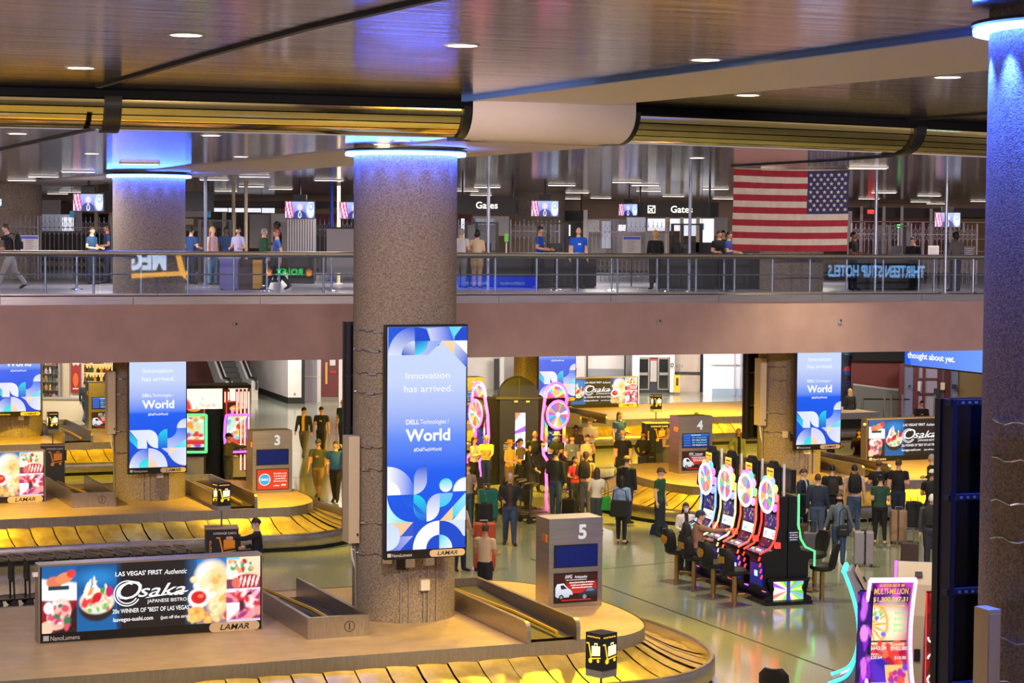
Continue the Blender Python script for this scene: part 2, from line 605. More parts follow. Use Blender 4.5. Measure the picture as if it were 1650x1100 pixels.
# ------------------------------------------------------------------ ceilings
def metal_ceiling(name, col, rough):
    m = M(name, col, rough, 1.0)
    t, b = nodes(m)
    tc = t.nodes.new('ShaderNodeTexCoord')
    mp = t.nodes.new('ShaderNodeMapping')
    mp.inputs['Rotation'].default_value = (0, 0, -PHI)
    mp2 = t.nodes.new('ShaderNodeMapping')
    mp2.inputs['Scale'].default_value = (0.05, 5.0, 1)
    t.links.new(tc.outputs['Object'], mp.inputs[0])
    t.links.new(mp.outputs[0], mp2.inputs[0])
    n = t.nodes.new('ShaderNodeTexNoise')
    n.inputs['Scale'].default_value = 1.0
    n.inputs['Detail'].default_value = 5
    n.inputs['Roughness'].default_value = 0.6
    t.links.new(mp2.outputs[0], n.inputs['Vector'])
    bp = t.nodes.new('ShaderNodeBump')
    bp.inputs['Strength'].default_value = 0.55
    bp.inputs['Distance'].default_value = 0.012
    t.links.new(n.outputs['Fac'], bp.inputs['Height'])
    t.links.new(bp.outputs[0], b.inputs['Normal'])
    cr = t.nodes.new('ShaderNodeValToRGB')
    cr.color_ramp.elements[0].position = .3
    cr.color_ramp.elements[1].position = .7
    cr.color_ramp.elements[0].color = (*[x * .42 for x in lin(col)], 1)
    cr.color_ramp.elements[1].color = (*lin(col), 1)
    t.links.new(n.outputs['Fac'], cr.inputs[0])
    t.links.new(cr.outputs[0], b.inputs['Base Color'])
    r = t.nodes.new('ShaderNodeMapRange')
    r.inputs[3].default_value = rough - 0.04
    r.inputs[4].default_value = rough + 0.06
    t.links.new(n.outputs['Fac'], r.inputs[0])
    t.links.new(r.outputs[0], b.inputs['Roughness'])
    return m
ceil_m = metal_ceiling('linear_metal_ceiling', (214, 206, 208), 0.1)
strip_m = M('white_ceiling_band', (214, 200, 188), 0.42)
NOSE = spline([(-40, 24.5), (-22, 28.3), (-7.87, 32.2), (-0.87, 34.5), (1.7, 35.8), (9.24, 41.0), (18, 50), (26, 62)], 24)
NN = []
for i, p in enumerate(NOSE):
    t = (NOSE[min(i + 1, len(NOSE) - 1)] - NOSE[max(i - 1, 0)]).normalized()
    NN.append(Vector((t.y, -t.x)))
def nose(i, off, z):
    p = NOSE[i] + NN[i] * off
    return (p.x, p.y, z)
NPX = [825 + F * p.x / p.y for p in NOSE]
def nidx(px):
    return min(range(len(NPX)), key=lambda i: abs(NPX[i] - px))
w = MB()
n = len(NOSE)
w.grid([[(nose(i, .5, ZH)[0], -6, ZH) for i in range(n)], [nose(i, .5, ZH) for i in range(n)]])
struct('ceiling', w, ceil_m)
w = MB()
w.grid([[nose(i, 0, ZL) for i in range(n)], [(nose(i, 0, ZL)[0] * 2.2, 130, ZL) for i in range(n)]])
struct('ceiling', w, ceil_m)
# drop between the two ceilings: dark band, mirror slats, ribs
band = MB()
prof = [(.53, ZH + .02), (.56, ZH - .02), (.56, 9.82), (.5, 9.81), (.44, 9.81)] + [(.44 * math.cos(t), 9.81 - .4 * math.sin(t)) for t in [rad(x) for x in range(10, 91, 10)]]
band.grid([[nose(i, o, z) for i in range(n)] for o, z in prof], flip=True)
trim = struct('trim_2', band, M('dark_ceiling_band', (7, 7, 9), 0.7, spec=.1), smooth=30)
mirror = noise_mat('mirror_gold_slat', (240, 214, 140), (230, 204, 130), 2, 0.1, 1.0, bump=0.05, bscale=2.2)
RIBS = (-560, 155, 745, 985, 1455, 2050)
for a, b in zip(RIBS, RIBS[1:]):
    i0, i1 = nidx(a), nidx(b)
    if a == 745:
        w = MB()
        pr = [(.62, ZH)] + [(.62, 9.83)] + [(.05 + .57 * math.cos(t), 9.81 - .49 * math.sin(t)) for t in [rad(x) for x in range(0, 91, 10)]] + [(-.4, ZL - .03)]
        w.grid([[nose(i, o, z) for i in range(i0, i1 + 1)] for o, z in pr], flip=True)
        w.build('white_cover', strip_m, trim, smooth=50)
        continue
    for k in range(5):
        t0, t1 = rad(2 + k * 15.5), rad(2 + k * 15.5 + 13.2)
        w = MB()
        rows = []
        for t in (t0, (t0 + t1) / 2, t1):
            rows.append([nose(i, .5 * math.cos(t), 9.81 - .46 * math.sin(t)) for i in range(i0, i1 + 1)])
        back = [[nose(i, .47 * math.cos(t), 9.81 - .43 * math.sin(t)) for i in range(i0, i1 + 1)] for t in (t1, t0)]
        w.grid(rows + back + [rows[0]], flip=True)
        w.build('mirror_slat', mirror, trim, smooth=40)
for a in RIBS[1:-1]:
    i = nidx(a)
    wd_ = 0.13
    w = MB()
    tt = Vector((-NN[i].y, NN[i].x))
    rows = []
    for s in (-wd_, wd_):
        rows.append([(NOSE[i].x + NN[i].x * o + tt.x * s, NOSE[i].y + NN[i].y * o + tt.y * s, z) for o, z in
                     [(.6, 9.84)] + [(.58 * math.cos(t), 9.81 - .5 * math.sin(t)) for t in [rad(x) for x in range(0, 91, 10)]] + [(-.3, ZL - .035), (-.3, ZL + .1), (.3, ZH)]])
    w.grid(rows)
    k = len(rows[0])
    w.f += [tuple(range(k)), tuple(range(2 * k - 1, k - 1, -1))]
    w.m += [0, 0]
    w.build('rib', black_m, trim, smooth=40)
# white flush band linking the columns (upper and lower ceiling) and its blue edge
def flat_strip(name, pts, z, th, mat):
    return struct(name, MB().prism([(p[0], p[1]) for p in pts], z - th, z + .01), mat)
l1, l2, r1, r2 = P(752, 158, ZH), P(1590, 47, ZH), P(984, 166, ZH), P(1590, 110, ZH)
l3, r3 = l1 + (l2 - l1) * 2.2, r1 + (r2 - r1) * 4
flat_strip('trim_3', (l1, r1, r3, l3), ZH, .03, strip_m)
e = (r1 - l1).normalized() * .09
flat_strip('trim_4', (l1 - e, l1, l3, l3 - e), ZH, .06, M('blue_edge_channel', (92, 134, 214), 0.3))
l1, l2, r1, r2 = P(738, 223, ZL), P(290, 268, ZL), P(975, 234, ZL), P(400, 272, ZL)
r2 = l2 + (r1 - l1) * .9
flat_strip('trim_3', (l1, l1 + (l2 - l1) * 2.4, r1 + (r2 - r1) * 2.4, r1), ZL, .03, strip_m)
# dark open seams in the ceilings
seam = M('ceiling_seam', (10, 12, 18), 0.5)
def seam_line(pts, z, wdt=.07):
    for a, b in zip(pts, pts[1:]):
        q = Vector((-(b - a).y, (b - a).x, 0)).normalized() * wdt / 2
        flat_strip('trim_5', (a - q, b - q, b + q, a + q), z, .035, seam)
seam_line([P(158, 138, ZH), P(330, 88, ZH), P(500, 42, ZH), P(690, -2, ZH), P(900, -45, ZH)], ZH, .085)
seam_line([P(150, 206, ZL), P(0, 240, ZL), P(-250, 280, ZL)], ZL, .08)
seam_line([P(1462, 192, ZH), P(1640, 178, ZH), P(1900, 150, ZH)], ZH, .05)
seam_line([P(1440, 250, ZL), P(1330, 258, ZL), P(1180, 266, ZL)], ZL, .07)

# ------------------------------------------------------------------ ceiling lights
lamp_disc = M('downlight_lens', (255, 244, 220), 0.4, emit=(255, 236, 200), es=14)
lamp_bar = M('light_bar_lens', (255, 246, 230), 0.4, emit=(255, 240, 220), es=3.5)
def downlight(p, label, r=.17, energy=0):
    o = thing('ceiling_downlight', label, 'light', p, 0, 'round downlights')
    MB().lathe([(r * 1.25, .02), (r * 1.25, -.006), (r, -.009), (r, .02)], 20).build('trim_ring', white_m, o, smooth=30)
    MB().lathe([(0, -.007), (r, -.007), (r, 0)], 20).build('lens', lamp_disc, o)
    if energy:
        light('downlight_lamp', 'SPOT', p + Vector((0, 0, -.06)), WARM, energy, .12, p + Vector((0, 0, -5)), 115, .5)
DL = [(300, 56, 'round downlight in the high ceiling beside the dark seam'), (130, 109, 'round downlight above the dark ceiling band, nearest the gold slats on the seam side'),
      (745, 73, 'round downlight in the high ceiling straight above the speckled column'), (1137, 96, 'round downlight just before the blue-edged white band'),
      (1205, 153, 'round downlight between the white band and the dark ceiling drop'), (1527, 124, 'round downlight behind the white band by the blue lit column')]
for px, py, lb in DL:
    downlight(P(px, py, ZH), lb, .17, 900)
def lightbar(p, label, ln=1.15, rz=PHI * .3):
    o = thing('ceiling_light', label, 'light', p, rz, 'long lights of the low ceiling')
    MB().box((0, 0, -.015), (ln, .2, .04)).build('housing', white_m, o)
    MB().box((0, 0, -.037), (ln - .08, .15, .015)).build('lens', lamp_bar, o)
LBS = [(35, 289), (70, 283), (126, 275), (148, 247), (28, 215), (93, 311), (113, 308), (340, 218), (388, 252), (345, 288), (410, 283), (364, 306), (405, 299),
       (452, 303), (530, 289), (648, 226), (615, 232), (752, 306), (775, 313), (785, 300), (860, 311), (933, 228), (905, 297), (930, 309), (921, 319), (937, 326), (968, 318),
       (1010, 292), (1040, 297), (1045, 306), (1085, 315), (1153, 303), (1165, 319), (1180, 333), (1123, 254), (1424, 309), (1400, 319), (1497, 314), (1483, 324), (1508, 327), (1487, 332),
       (1580, 323), (1425, 332), (1398, 269), (225, 262)]
MARKS = [(20, 'the tan column'), (140, 'the screen by the tan column'), (240, 'the blue lit column'), (350, 'the fair haired woman'), (400, 'the two cream poles'), (483, 'the screen over the shutter box'),
         (560, 'the half hidden screen'), (650, 'the near speckled column'), (785, 'the first Gates sign'), (878, 'the screen between the signs'), (940, 'the officer in bright blue'), (1030, 'the aeroplane sign'),
         (1110, 'the second Gates sign'), (1180, 'the striped side of the flag'), (1400, 'the starred side of the flag'), (1490, 'the screen over the storefront'), (1590, 'the near blue column')]
ORD = ('first', 'second', 'third', 'fourth', 'fifth', 'sixth', 'seventh', 'eighth', 'ninth', 'tenth', 'eleventh', 'twelfth', 'thirteenth', 'fourteenth', 'fifteenth', 'sixteenth', 'seventeenth')
_seen = {}
for px, py in sorted(LBS, key=lambda q: q[1]):
    mk = min(MARKS, key=lambda q: abs(q[0] - px))[1]
    p = P(px, min(py, 331), ZL)
    kind = 'small round downlight' if py < 262 else 'white light bar'
    k = _seen[kind, mk] = _seen.get((kind, mk), -1) + 1
    lb = '%s above %s, %s from the hall' % (kind, mk, ORD[k])
    if py < 262:
        downlight(p, lb, .14)
    else:
        lightbar(p, lb, .9)
# ------------------------------------------------------------------ columns
def column(c, base, top, label, ring=True, conduits=True, R=.925, ringz=None, upper_only=False):
    o = thing('concrete_column', label, 'column', (c.x, c.y, base), PHI)
    h = top - base
    MB().lathe([(R, 0), (R, h)], 56).build('shaft', concrete, o, smooth=40)
    if ring:
        z = (ringz or top - .14) - base
        MB().lathe([(R + .11, z - .035), (R + .15, z - .035), (R + .155, z), (R + .15, z + .02), (R + .11, z + .02), (R + .11, z - .035)], 56).build('ring_light', blue_ring, o, smooth=30)
        for k in range(14):
            a = 2 * PI * k / 14
            q = Vector((math.cos(a), math.sin(a), 0))
            light('ring_led', 'SPOT', Vector((c.x, c.y, z + base - .07)) + q * (R + .13), (.04, .12, 1), 900 if c is C0 else 30, .02, Vector((c.x, c.y, z + base - (5 if c is C0 else 2.6))) + q * (R * .75), 60, 1)
        MB().lathe([(R + .005, z + .04), (R + .17, z + .04), (R + .17, z + .07), (R + .005, z + .09)], 48).build('ring_housing', dark_m, o, smooth=30)
    if conduits:
        for k, (a, z1) in enumerate(((-112, 1.02), (-103, 1.06), (-87, .62), (-82, 1.1), (-71, 1.3))):
            x, y = (R + .02) * math.cos(rad(a)), (R + .02) * math.sin(rad(a))
            MB().tube([(x, y, 0), (x, y, z1)], .016, 6).build('conduit', grey_m, o, smooth=60)
        for a, z1, mm in ((-112, 1.06, dark_m), (-103, 1.1, white_m), (-87, .68, white_m), (-82, 1.12, white_m), (-126, 1.16, cream_m)):
            x, y = (R + .04) * math.cos(rad(a)), (R + .04) * math.sin(rad(a))
            MB().box((x, y, z1), (.17, .1, .19), rad(a + 90)).build('junction_box', mm, o)
        for k, z in enumerate((1.2, 1.75, 2.7, 3.1, 4.05, 4.4, 4.8, 5.15)):
            pts = [((R + .012) * math.cos(rad(a)), (R + .012) * math.sin(rad(a)), z + .02 * math.sin(a * .3 + k)) for a in range(-186, -124, 6)]
            MB().tube(pts, .009, 5).build('anchor_cable', chrome, o)
            x, y = (R + .03) * math.cos(rad(-160 + 3 * k)), (R + .03) * math.sin(rad(-160 + 3 * k))
            MB().box((x, y, z), (.16, .05, .035), rad(-70 + 3 * k)).build('cable_clamp', chrome, o)
    return o
def column_cabinet(c, z0, z1, label, du=-1.04, dv=-.12, wd=.2):
    p = G(du, dv, z0, c)
    o = thing('cable_cabinet', label, 'cabinet', p, PHI)
    h = z1 - z0
    MB().box((0, 0, h / 2), (wd, .36, h)).build('body', cream_m, o)
    MB().box((0, -.185, h / 2), (wd * .86, .012, h - .08)).build('door', cream_m, o)
    if c is C0:
        o.scale = (.7, .62, 1)
    MB().box((wd * .3, -.196, h * .08), (.03, .02, .05)).build('latch', dark_m, o)
    MB().tube([(0, 0, 0), (.03, 0, -.3), (.1, .02, -.5)], .02, 6).build('cable', white_m, o)
    MB().tube([(.06, -.02, 0), (.09, 0, -.5), (.1, 0, -z0 + .95)], .016, 6).build('conduit', grey_m, o)
    return o
DK = .92
column(C1, DK, ZL, 'speckled concrete column with the tall blue display facing the hall')
column(C2, DK, ZL, 'speckled concrete column standing behind the bridge railing beside the yellow wall letters reflection')
column(C3, DK, ZL, 'speckled concrete column farthest along the line, its upper half tan behind the railing', ring=False)
column(C4, DK, ZL, 'speckled concrete column rising behind the hanging flag', ring=False)
column(C5, DK, ZL, 'tan concrete column under the bridge behind the wheel machines', ring=False, conduits=False)
column(C0, DK, ZH, 'big blue lit concrete column close to the camera', ringz=ZH - .17)
column_cabinet(C1, 2.3, 4.2, 'tall cream cable cabinet on the flank of the near column with the blue display')
column_cabinet(C2, 2.6, 4.2, 'tall cream cable cabinet on the column next to the chute with the number three sign')
column_cabinet(C4, 2.3, 4.25, 'tall grey cable cabinet on the column behind the number four sign')
column_cabinet(C0, 1.3, 4.35, 'cream cable cabinet on the blue lit near column', -1.16, -.2, .2)

# ------------------------------------------------------------------ display artwork
BLU, DBL, PAL, CYA, LAV, ORA, WHI = (0, 84, 230), (4, 70, 205), (216, 230, 252), (30, 214, 240), (178, 186, 240), (250, 208, 150), (252, 253, 255)
def small_caps_line(cv, u):
    pass
def portrait_art(H):
    cv = Canvas()
    k = 6.0
    stops = [(0, DBL), (3.2, BLU), (5.6, (10, 92, 240)), (H * .5, (96, 140, 246)), (H * .62, (166, 186, 246)), (H * .76, (198, 214, 250)), (H, (204, 220, 250))]
    for (a, ca), (b, cb) in zip(stops, stops[1:]):
        cv.rect(0, a, k, b, ca, cb, same=True)
    if H > 14:
        # lower pattern
        cv.poly([(5, 1.2), (6, .8), (6, 2), (4.2, 2)], PAL)
        cv.poly(arc(4, 0, 2.02, 0, 90) + [(4, 0)], DBL)
        cv.poly(arc(4, 0, 2.02, 90, 180) + [(4, 0)], WHI)
        cv.poly(arc(4, 0, 1, 90, 180) + [(4, 0)], DBL)
        cv.poly(arc(4, 0, 1, 0, 90) + [(4, 0)], CYA, WHI, (1, -1))
        cv.poly([(0, 0), (1, 0), (2, 1), (0, 1)], (70, 100, 225), LAV, (1, .4))
        cv.poly([(0, 2), (2, 2), (1.1, 1.05), (0, 1.05)], ORA, (240, 200, 170), (1, 0))
        cv.poly(arc(0, 1, 1, -90, 90), (222, 234, 252), (205, 222, 250))
        cv.poly([(1.15, 1), (2, 1.95), (2, 1.0)], (48, 84, 210))
        cv.poly([(0, 2), (2, 2)] + [(0 + 2 - 2 * math.sin(rad(a)), 4 - 2 * math.cos(rad(a)) + .0) for a in range(10, 91, 10)], (210, 250, 250), CYA, (1, 0))
        cv.poly(arc(1.95, 4, .95, 180, 270) + [(1.95, 4)], (6, 96, 222), BLU)
        cv.poly([(2, 4), (2, 3)] + arc(3, 3, 1, 180, 270, 8)[1:-1] + [(3, 2.3), (3, 3)] + arc(2, 3, 1, 0, 90, 8), (20, 90, 220), CYA)
        cv.poly([(2, 3.4)] + arc(3, 3.4, 1, 180, 268, 6) + [(3, 2.5)], (30, 120, 230), BLU)
        cv.poly([(3, 2)] + arc(3, 3, 1, -90, 0, 8) + [(4, 4)] + arc(4, 3, 1, 90, 180, 8), WHI, (176, 190, 240))
        cv.poly([(4, 4), (5, 4)] + arc(4, 4, 1, 0, -90, 8), (120, 190, 250), CYA, (0, -1))
        cv.poly([(4, 2), (5, 2), (5, 3)], ORA)
        cv.poly([(5, 2.1), (6, 3), (6, 4), (5, 3)], CYA, (170, 230, 250), (.6, 1))
        cv.poly([(5, 2), (6, 2), (6, 3.1)], (236, 242, 252))
        cv.poly(arc(0, 4, 2.05, 0, 90) + [(0, 4)], WHI, (40, 104, 236), (1, 0))
        cv.poly(arc(0, 4, 1, 0, 90) + [(0, 4)], WHI)
        cv.poly([(2, 4)] + arc(2, 5, 1, -90, 0, 8) + [(3, 6.1)] + arc(3, 5.1, 1, 90, 180, 8), (214, 222, 250), (6, 80, 216), (0, 1))
        cv.poly(arc(4.45, 4.58, .5, 0, 360, 24)[:-1], WHI, CYA, (0, 1))
        cv.poly(arc(6, 4.1, 1, 90, 180) + [(6, 4.1)], WHI, (236, 240, 252))
        # upper pattern
        t = H - 16
        cv.rect(0, 15, 6, 16, (140, 178, 246), BLU, (1, -.4))
        cv.poly([(0, 14), (0, 16), (2.2, 16)] + arc(2, 14, 2, 95, 180, 10), (20, 92, 232), (0, 70, 200), (1, 1))
        cv.poly(arc(2, 14, 2, 90, 180) + [(2, 14)], (226, 234, 252), (10, 80, 220), (.3, 1))
        cv.poly(arc(2, 14, 2, 20, 90) + [(2, 14)], (0, 70, 208))
        cv.poly([(2.9, 15.9), (4.4, 16)] + arc(4, 15, 1, 80, 0, 8) + [(3.2, 15)], (210, 218, 250), BLU, (1, .2))
        cv.poly(arc(6, 15, 1, 90, 180) + [(6, 15)], DBL)
        cv.poly([(4.6, 16), (5.6, 16), (5.05, 15.3), (5, 15)], (60, 220, 240), (140, 210, 250), (1, 0))
        cv.poly([(1, 14), (3, 14), (4.1, 15), (2, 15)], (210, 220, 250), (140, 165, 240), (1, 0))
        cv.poly(arc(2, 14, 1, 90, 180) + [(2, 14)], (20, 70, 200), (230, 236, 252), (.5, 1))
        cv.poly([(2, 14)] + arc(2, 15, 1, -90, 0, 8) + [(2, 15)], (70, 220, 240), (20, 90, 220), (-.4, 1))
        cv.poly([(4, 15), (5, 15), (5, 14)], ORA, (250, 220, 170))
        cv.poly([(5, 15), (6, 14), (6, 13), (5, 14)], (214, 226, 250), (0, 74, 214), (1, -.6))
        cv.poly([(5, 15), (6, 15), (6, 14)], WHI)
        ty = 12.3
        cv.text('Innovation', 3, ty, .5, WHI, 3.35)
        cv.text('has arrived.', 3.05, ty - .95, .5, WHI, 3.7)
        wy = 7.85
    else:
        cv.poly([(0, H), (0, H - 1.2)] + arc(1.2, H - 1.2, 1.2, 180, 90, 8)[1:], (150, 200, 250))
        cv.poly(arc(2, 0, 2.02, 90, 180) + [(2, 0)], (230, 238, 252), (20, 92, 230), (.6, .8))
        cv.poly(arc(2, 0, 2.02, 0, 90) + [(2, 0)], (226, 232, 252), (206, 212, 250))
        cv.poly(arc(2, 0, 1, 90, 180) + [(2, 0)], (70, 230, 230), CYA)
        cv.poly([(2, 0), (3, 0), (2.8, .5), (2, 1.6)], ORA, (240, 220, 230), (.4, 1))
        cv.poly([(3.35, 2), (6, 2), (6, .2)] + arc(6, 2.1, 2, 268, 200, 8), (232, 236, 252), (190, 200, 248), (-1, .3))
        cv.poly([(4.1, 1.2), (5.2, 2), (4.2, 2)], (250, 222, 190))
        cv.poly([(0, 3.95), (2, 3.95)] + arc(2, 2.95, 1, 88, 0, 8) + [(3, 2), (2.8, 2)] + arc(3, 3.2, 1.2, 265, 190, 6) + [(1.85, 2), (.85, 2), (.85, 2.9)], (220, 226, 250), (236, 240, 254), (1, 0))
        cv.poly([(0, 3.8), (.85, 2.85), (.85, 2.02), (0, 2.9)], (60, 220, 240), (20, 150, 235))
        cv.poly([(3, 2), (4, 2), (4, 4)] + arc(4, 3, 1, 90, 180, 8), (10, 90, 220), CYA)
        cv.poly([(4, 2), (6, 2), (6, 4), (5, 4)] + arc(4, 4, 1, 0, -90, 8), (196, 206, 250), (40, 120, 240), (.3, 1))
        cv.poly([(4.6, 2.0), (6, 2.0), (6, 2.9)], (60, 222, 240), (140, 226, 250), (1, 1))
        cv.poly(arc(6, 4.05, 1, 90, 180) + [(6, 4.05)], (228, 232, 252), (200, 210, 250))
        ty = 9.9
        cv.text('Innovation', 3, ty, .5, WHI, 3.1)
        cv.text('has arrived.', 3.05, ty - .85, .5, WHI, 3.45)
        wy = 6.2
    cv.text('DELL', 1.35, wy + 1.2, .34, WHI, 1.0, 'l', .02)
    cv.text('Technologies /', 2.42, wy + 1.2, .34, WHI, 2.2, 'l')
    cv.text('World', 3.02, wy, .86, WHI, 3.4, bold=.03)
    cv.text('#DellTechWorld', 3.0, wy - .75, .26, WHI, 2.1, bold=.012)
    sc = 1.45 / 6
    cv.v = [(a * sc - .725, b, c * sc) for a, b, c in cv.v]
    return cv.mesh('screen', SCREEN)
ART16 = portrait_art(16)
ART12 = portrait_art(12)
def logo_plates(o, w, z, y, s=1.0):
    lp = MB()
    pts = arc(.17 * s, 0, .06 * s, 90, -90, 6)
    pts = [(p[0] + .1 * s, p[1]) for p in pts] + [(-p[0] - .1 * s, p[1]) for p in pts[::-1]]
    cx = w / 2 - .36 * s
    lp.prism([(a + cx, b + z) for a, b in pts], y - .02, y, axis='y')
    lp.build('maker_plate', M('beige_plate', (205, 182, 150), 0.45), o)
    cv = Canvas()
    cv.text('LAMAR', cx, z - .035 * s, .075 * s, (20, 16, 14), .38 * s, bold=.012, shear=.25)
    cv.text('NanoLumens', -w / 2 + .12 * s, z - .03 * s, .06 * s, (225, 222, 220), .36 * s, 'l')
    cv.rect(-w / 2 + .03 * s, z - .03 * s, -w / 2 + .1 * s, z + .035 * s, (200, 200, 200))
    cv.build('lettering', PRINT, o, (0, y - .0215, 0))
def portrait(c, H, z0, label, du=-.12, dv=-1.5, back=False, parts=True):
    h = 1.45 / 6 * H
    p = G(du, dv, z0, c)
    o = thing('digital_display', label, 'display', p, PHI + (PI if back else 0))
    MB().box((0, .075, h / 2 + .06), (1.5, .15, h + .2)).build('housing', black_m, o)
    if not back:
        link('screen', ART16 if H > 14 else ART12, o).location = (0, -.003, .12)
        logo_plates(o, 1.5, .04, -.003)
        for s in (-.4, .4):
            MB().box((s, .32, h * .5), (.09, .4, h * .86)).build('mounting_rail', dark_m, o)
    return o
portrait(C1, 16, 2.2, 'tall blue lit display on the near speckled column, pattern at its head and foot')
portrait(C2, 12, 1.72, 'blue display on the column beside the red striped slot booth')
portrait(C3, 12, 1.72, 'blue display at the picture edge behind the small chute and cart sign')
portrait(C4, 12, 1.72, 'blue display on the column between the two chutes of carousel four', .1)
portrait(C5, 12, 1.72, 'distant blue display above the food advert and the wheel machines', .1)
# backs of the displays on the far faces
def panel_back(c, z0, h, label, du=.15, dv=1.52):
    o = thing('display_rear_rack', label, 'rack', G(du, dv, z0, c), PHI)
    MB().box((0, .2, h / 2), (1.5, .1, h)).build('housing', black_m, o)
    for s in (-.7, -.2, .35, .72):
        MB().box((s, .06, h / 2), (.06, .2, h)).build('upright', dark_m, o)
    n = max(3, int(h / .8))
    for k in range(n + 1):
        m = MB().box((0, .02, .03 + (h - .06) * k / n), (1.5, .09, .06))
        for j in range(18):
            m.box((-.68 + j * .08, -.03, .03 + (h - .06) * k / n), (.03, .015, .025), m=1)
        m.build('cross_bar', [M('dark_perforated_rail', (40, 42, 50), .5), grey_m], o)
    return o
panel_back(C0, 2.2, 3.95, 'black open rear frame of a display beside the blue lit near column', .29)
panel_back(C1, 2.2, 3.95, 'black rear frame of a display peeping out beside the near speckled column')
panel_back(C4, 1.72, 3.0, 'black rear frame of a display beside the column behind the number four sign')

# ------------------------------------------------------------------ landscape food adverts
def food_art():
    W_, H_ = 3.75, 1.12
    r = Raster(230, 70, (26, 20, 24))
    r.lingrad(0, 0, .155, .5, (20, 90, 160), (30, 110, 170))
    r.half(-.5, 1, -.18, (236, 236, 240), .03, (0, 0, .155, .55))
    r.half(-.6, 1, -.5, (34, 24, 30), .03, (0, .3, .155, .62))
    r.ell(.055, .24, .035, .09, (222, 120, 90), .1)
    r.ell(.1, .18, .04, .08, (236, 140, 90), -.3)
    r.ell(.13, .12, .02, .06, (226, 60, 50))
    r.box(.03, .3, .12, .36, (24, 60, 62))
    r.half(0, 1, -.52, (150, 16, 26), .02, (0, .52, .155, 1))
    r.half(1, .25, -.3, (44, 20, 20), .03, (0, .5, .155, 1))
    r.ell(.075, .72, .05, .24, (240, 210, 200), .35)
    r.spots(40, (.03, .58, .12, .92), [(250, 240, 235), (220, 80, 100), (240, 180, 160), (60, 120, 80), (200, 60, 120)], .02, .06, 3)
    r.ell(.03, .62, .022, .09, (245, 240, 240))
    r.ell(.055, .55, .01, .035, (230, 230, 235))
    r.ell(.02, .92, .03, .1, (240, 200, 170))
    r.lingrad(.156, 0, .335, 1, (10, 80, 140), (12, 96, 160))
    r.ell(.245, .2, .08, .12, (30, 130, 200), 0, 1.0)
    r.ell(.245, .62, .082, .24, (40, 34, 34))
    r.ell(.245, .56, .078, .19, (240, 225, 215))
    for x, y, a in ((.195, .38, .3), (.21, .34, .2), (.225, .36, .5), (.235, .3, -.1), (.25, .38, -.6), (.29, .42, -.2)):
        r.ell(x, y, .007, .13, (250, 236, 226), a)
    r.ell(.215, .42, .008, .09, (240, 150, 60), .4)
    r.spots(40, (.185, .46, .305, .7), [(250, 240, 230), (246, 190, 150), (250, 220, 190), (230, 60, 70), (120, 200, 90)], .02, .06, 9)
    r.ell(.245, .5, .018, .09, (214, 20, 40), .7)
    r.ell(.3, .42, .016, .08, (200, 30, 90))
    r.ell(.27, .4, .01, .05, (60, 160, 70))
    r.lingrad(.335, 0, .36, 1, (14, 60, 100), (26, 20, 24), False)
    r.lingrad(.64, 0, .7, 1, (26, 20, 24), (40, 90, 140), False)
    r.lingrad(.7, 0, .84, .5, (10, 120, 200), (60, 150, 210))
    r.lingrad(.7, .5, .84, 1, (120, 120, 140), (150, 120, 130))
    r.ell(.77, .3, .075, .27, (255, 236, 200), 0, .4)
    r.ell(.76, .25, .06, .18, (255, 250, 236), 0, .5)
    r.ell(.8, .5, .06, .4, (252, 214, 150), 0, .4)
    r.spots(50, (.68, .2, .84, .95), [(255, 246, 226), (250, 210, 140), (255, 230, 180), (246, 180, 90)], .02, .07, 5)
    r.ell(.71, .6, .05, .15, (252, 250, 246))
    r.ell(.71, .59, .036, .1, (214, 30, 30))
    r.ell(.72, .57, .014, .03, (240, 120, 90))
    r.ell(.7, .85, .04, .12, (250, 180, 90), -.4)
    r.spots(10, (.66, .78, .76, .95), [(250, 200, 110), (240, 150, 70)], .03, .05, 8)
    r.lingrad(.842, 0, 1, .5, (250, 226, 190), (250, 200, 170))
    r.box(.842, 0, .9, .03, (120, 210, 240))
    r.ell(.88, .2, .04, .16, (248, 236, 228), .5)
    r.ell(.93, .14, .03, .1, (250, 238, 222))
    r.spots(18, (.855, .06, .96, .22), [(60, 170, 70), (250, 240, 230), (240, 160, 110), (200, 30, 40)], .02, .045, 4)
    r.box(.842, .34, 1, .49, (120, 60, 90))
    r.ell(.94, .38, .07, .11, (190, 26, 40))
    for k in range(6):
        r.ell(.885 + .02 * k, .38, .006, .09, (255, 226, 220), .25)
    r.ell(.885, .4, .02, .08, (226, 110, 90))
    r.box(.842, .49, 1, .54, (236, 226, 240))
    r.lingrad(.842, .54, 1, 1, (226, 60, 70), (120, 40, 90))
    r.spots(60, (.85, .56, .99, .96), [(250, 150, 150), (220, 40, 60), (255, 226, 224), (170, 50, 120), (90, 20, 50), (240, 180, 200)], .03, .09, 6)
    r.half(-1, -.35, 1.19, (250, 240, 240), .02, (.842, .7, .9, .98))
    r.box(.842, .96, 1, 1, (210, 200, 216))
    cv = Canvas()
    cv.raster(r.a * 1.15, 0, 0, W_, H_)
    w = (255, 255, 255)
    X = 1.83
    cv.text("LAS VEGAS' FIRST", X - .2, .9, .075, w, .8, bold=.02)
    cv.text('Authentic', X + .43, .89, .085, w, .4, shear=.35, bold=.01)
    cv.text('O', X - .36, .5, .32, w, .42, shear=.3)
    cv.text('saka', X + .19, .53, .22, w, .82, shear=.4, bold=.008)
    cv.poly([(X - .1, .5), (X + .62, .57), (X + .66, .6), (X - .06, .52)], w)
    cv.poly(arc(X - .38, .6, .24, 0, 360, 20)[:-1] + arc(X - .38, .6, .2, 360, 0, 20)[:-1], w) if False else None
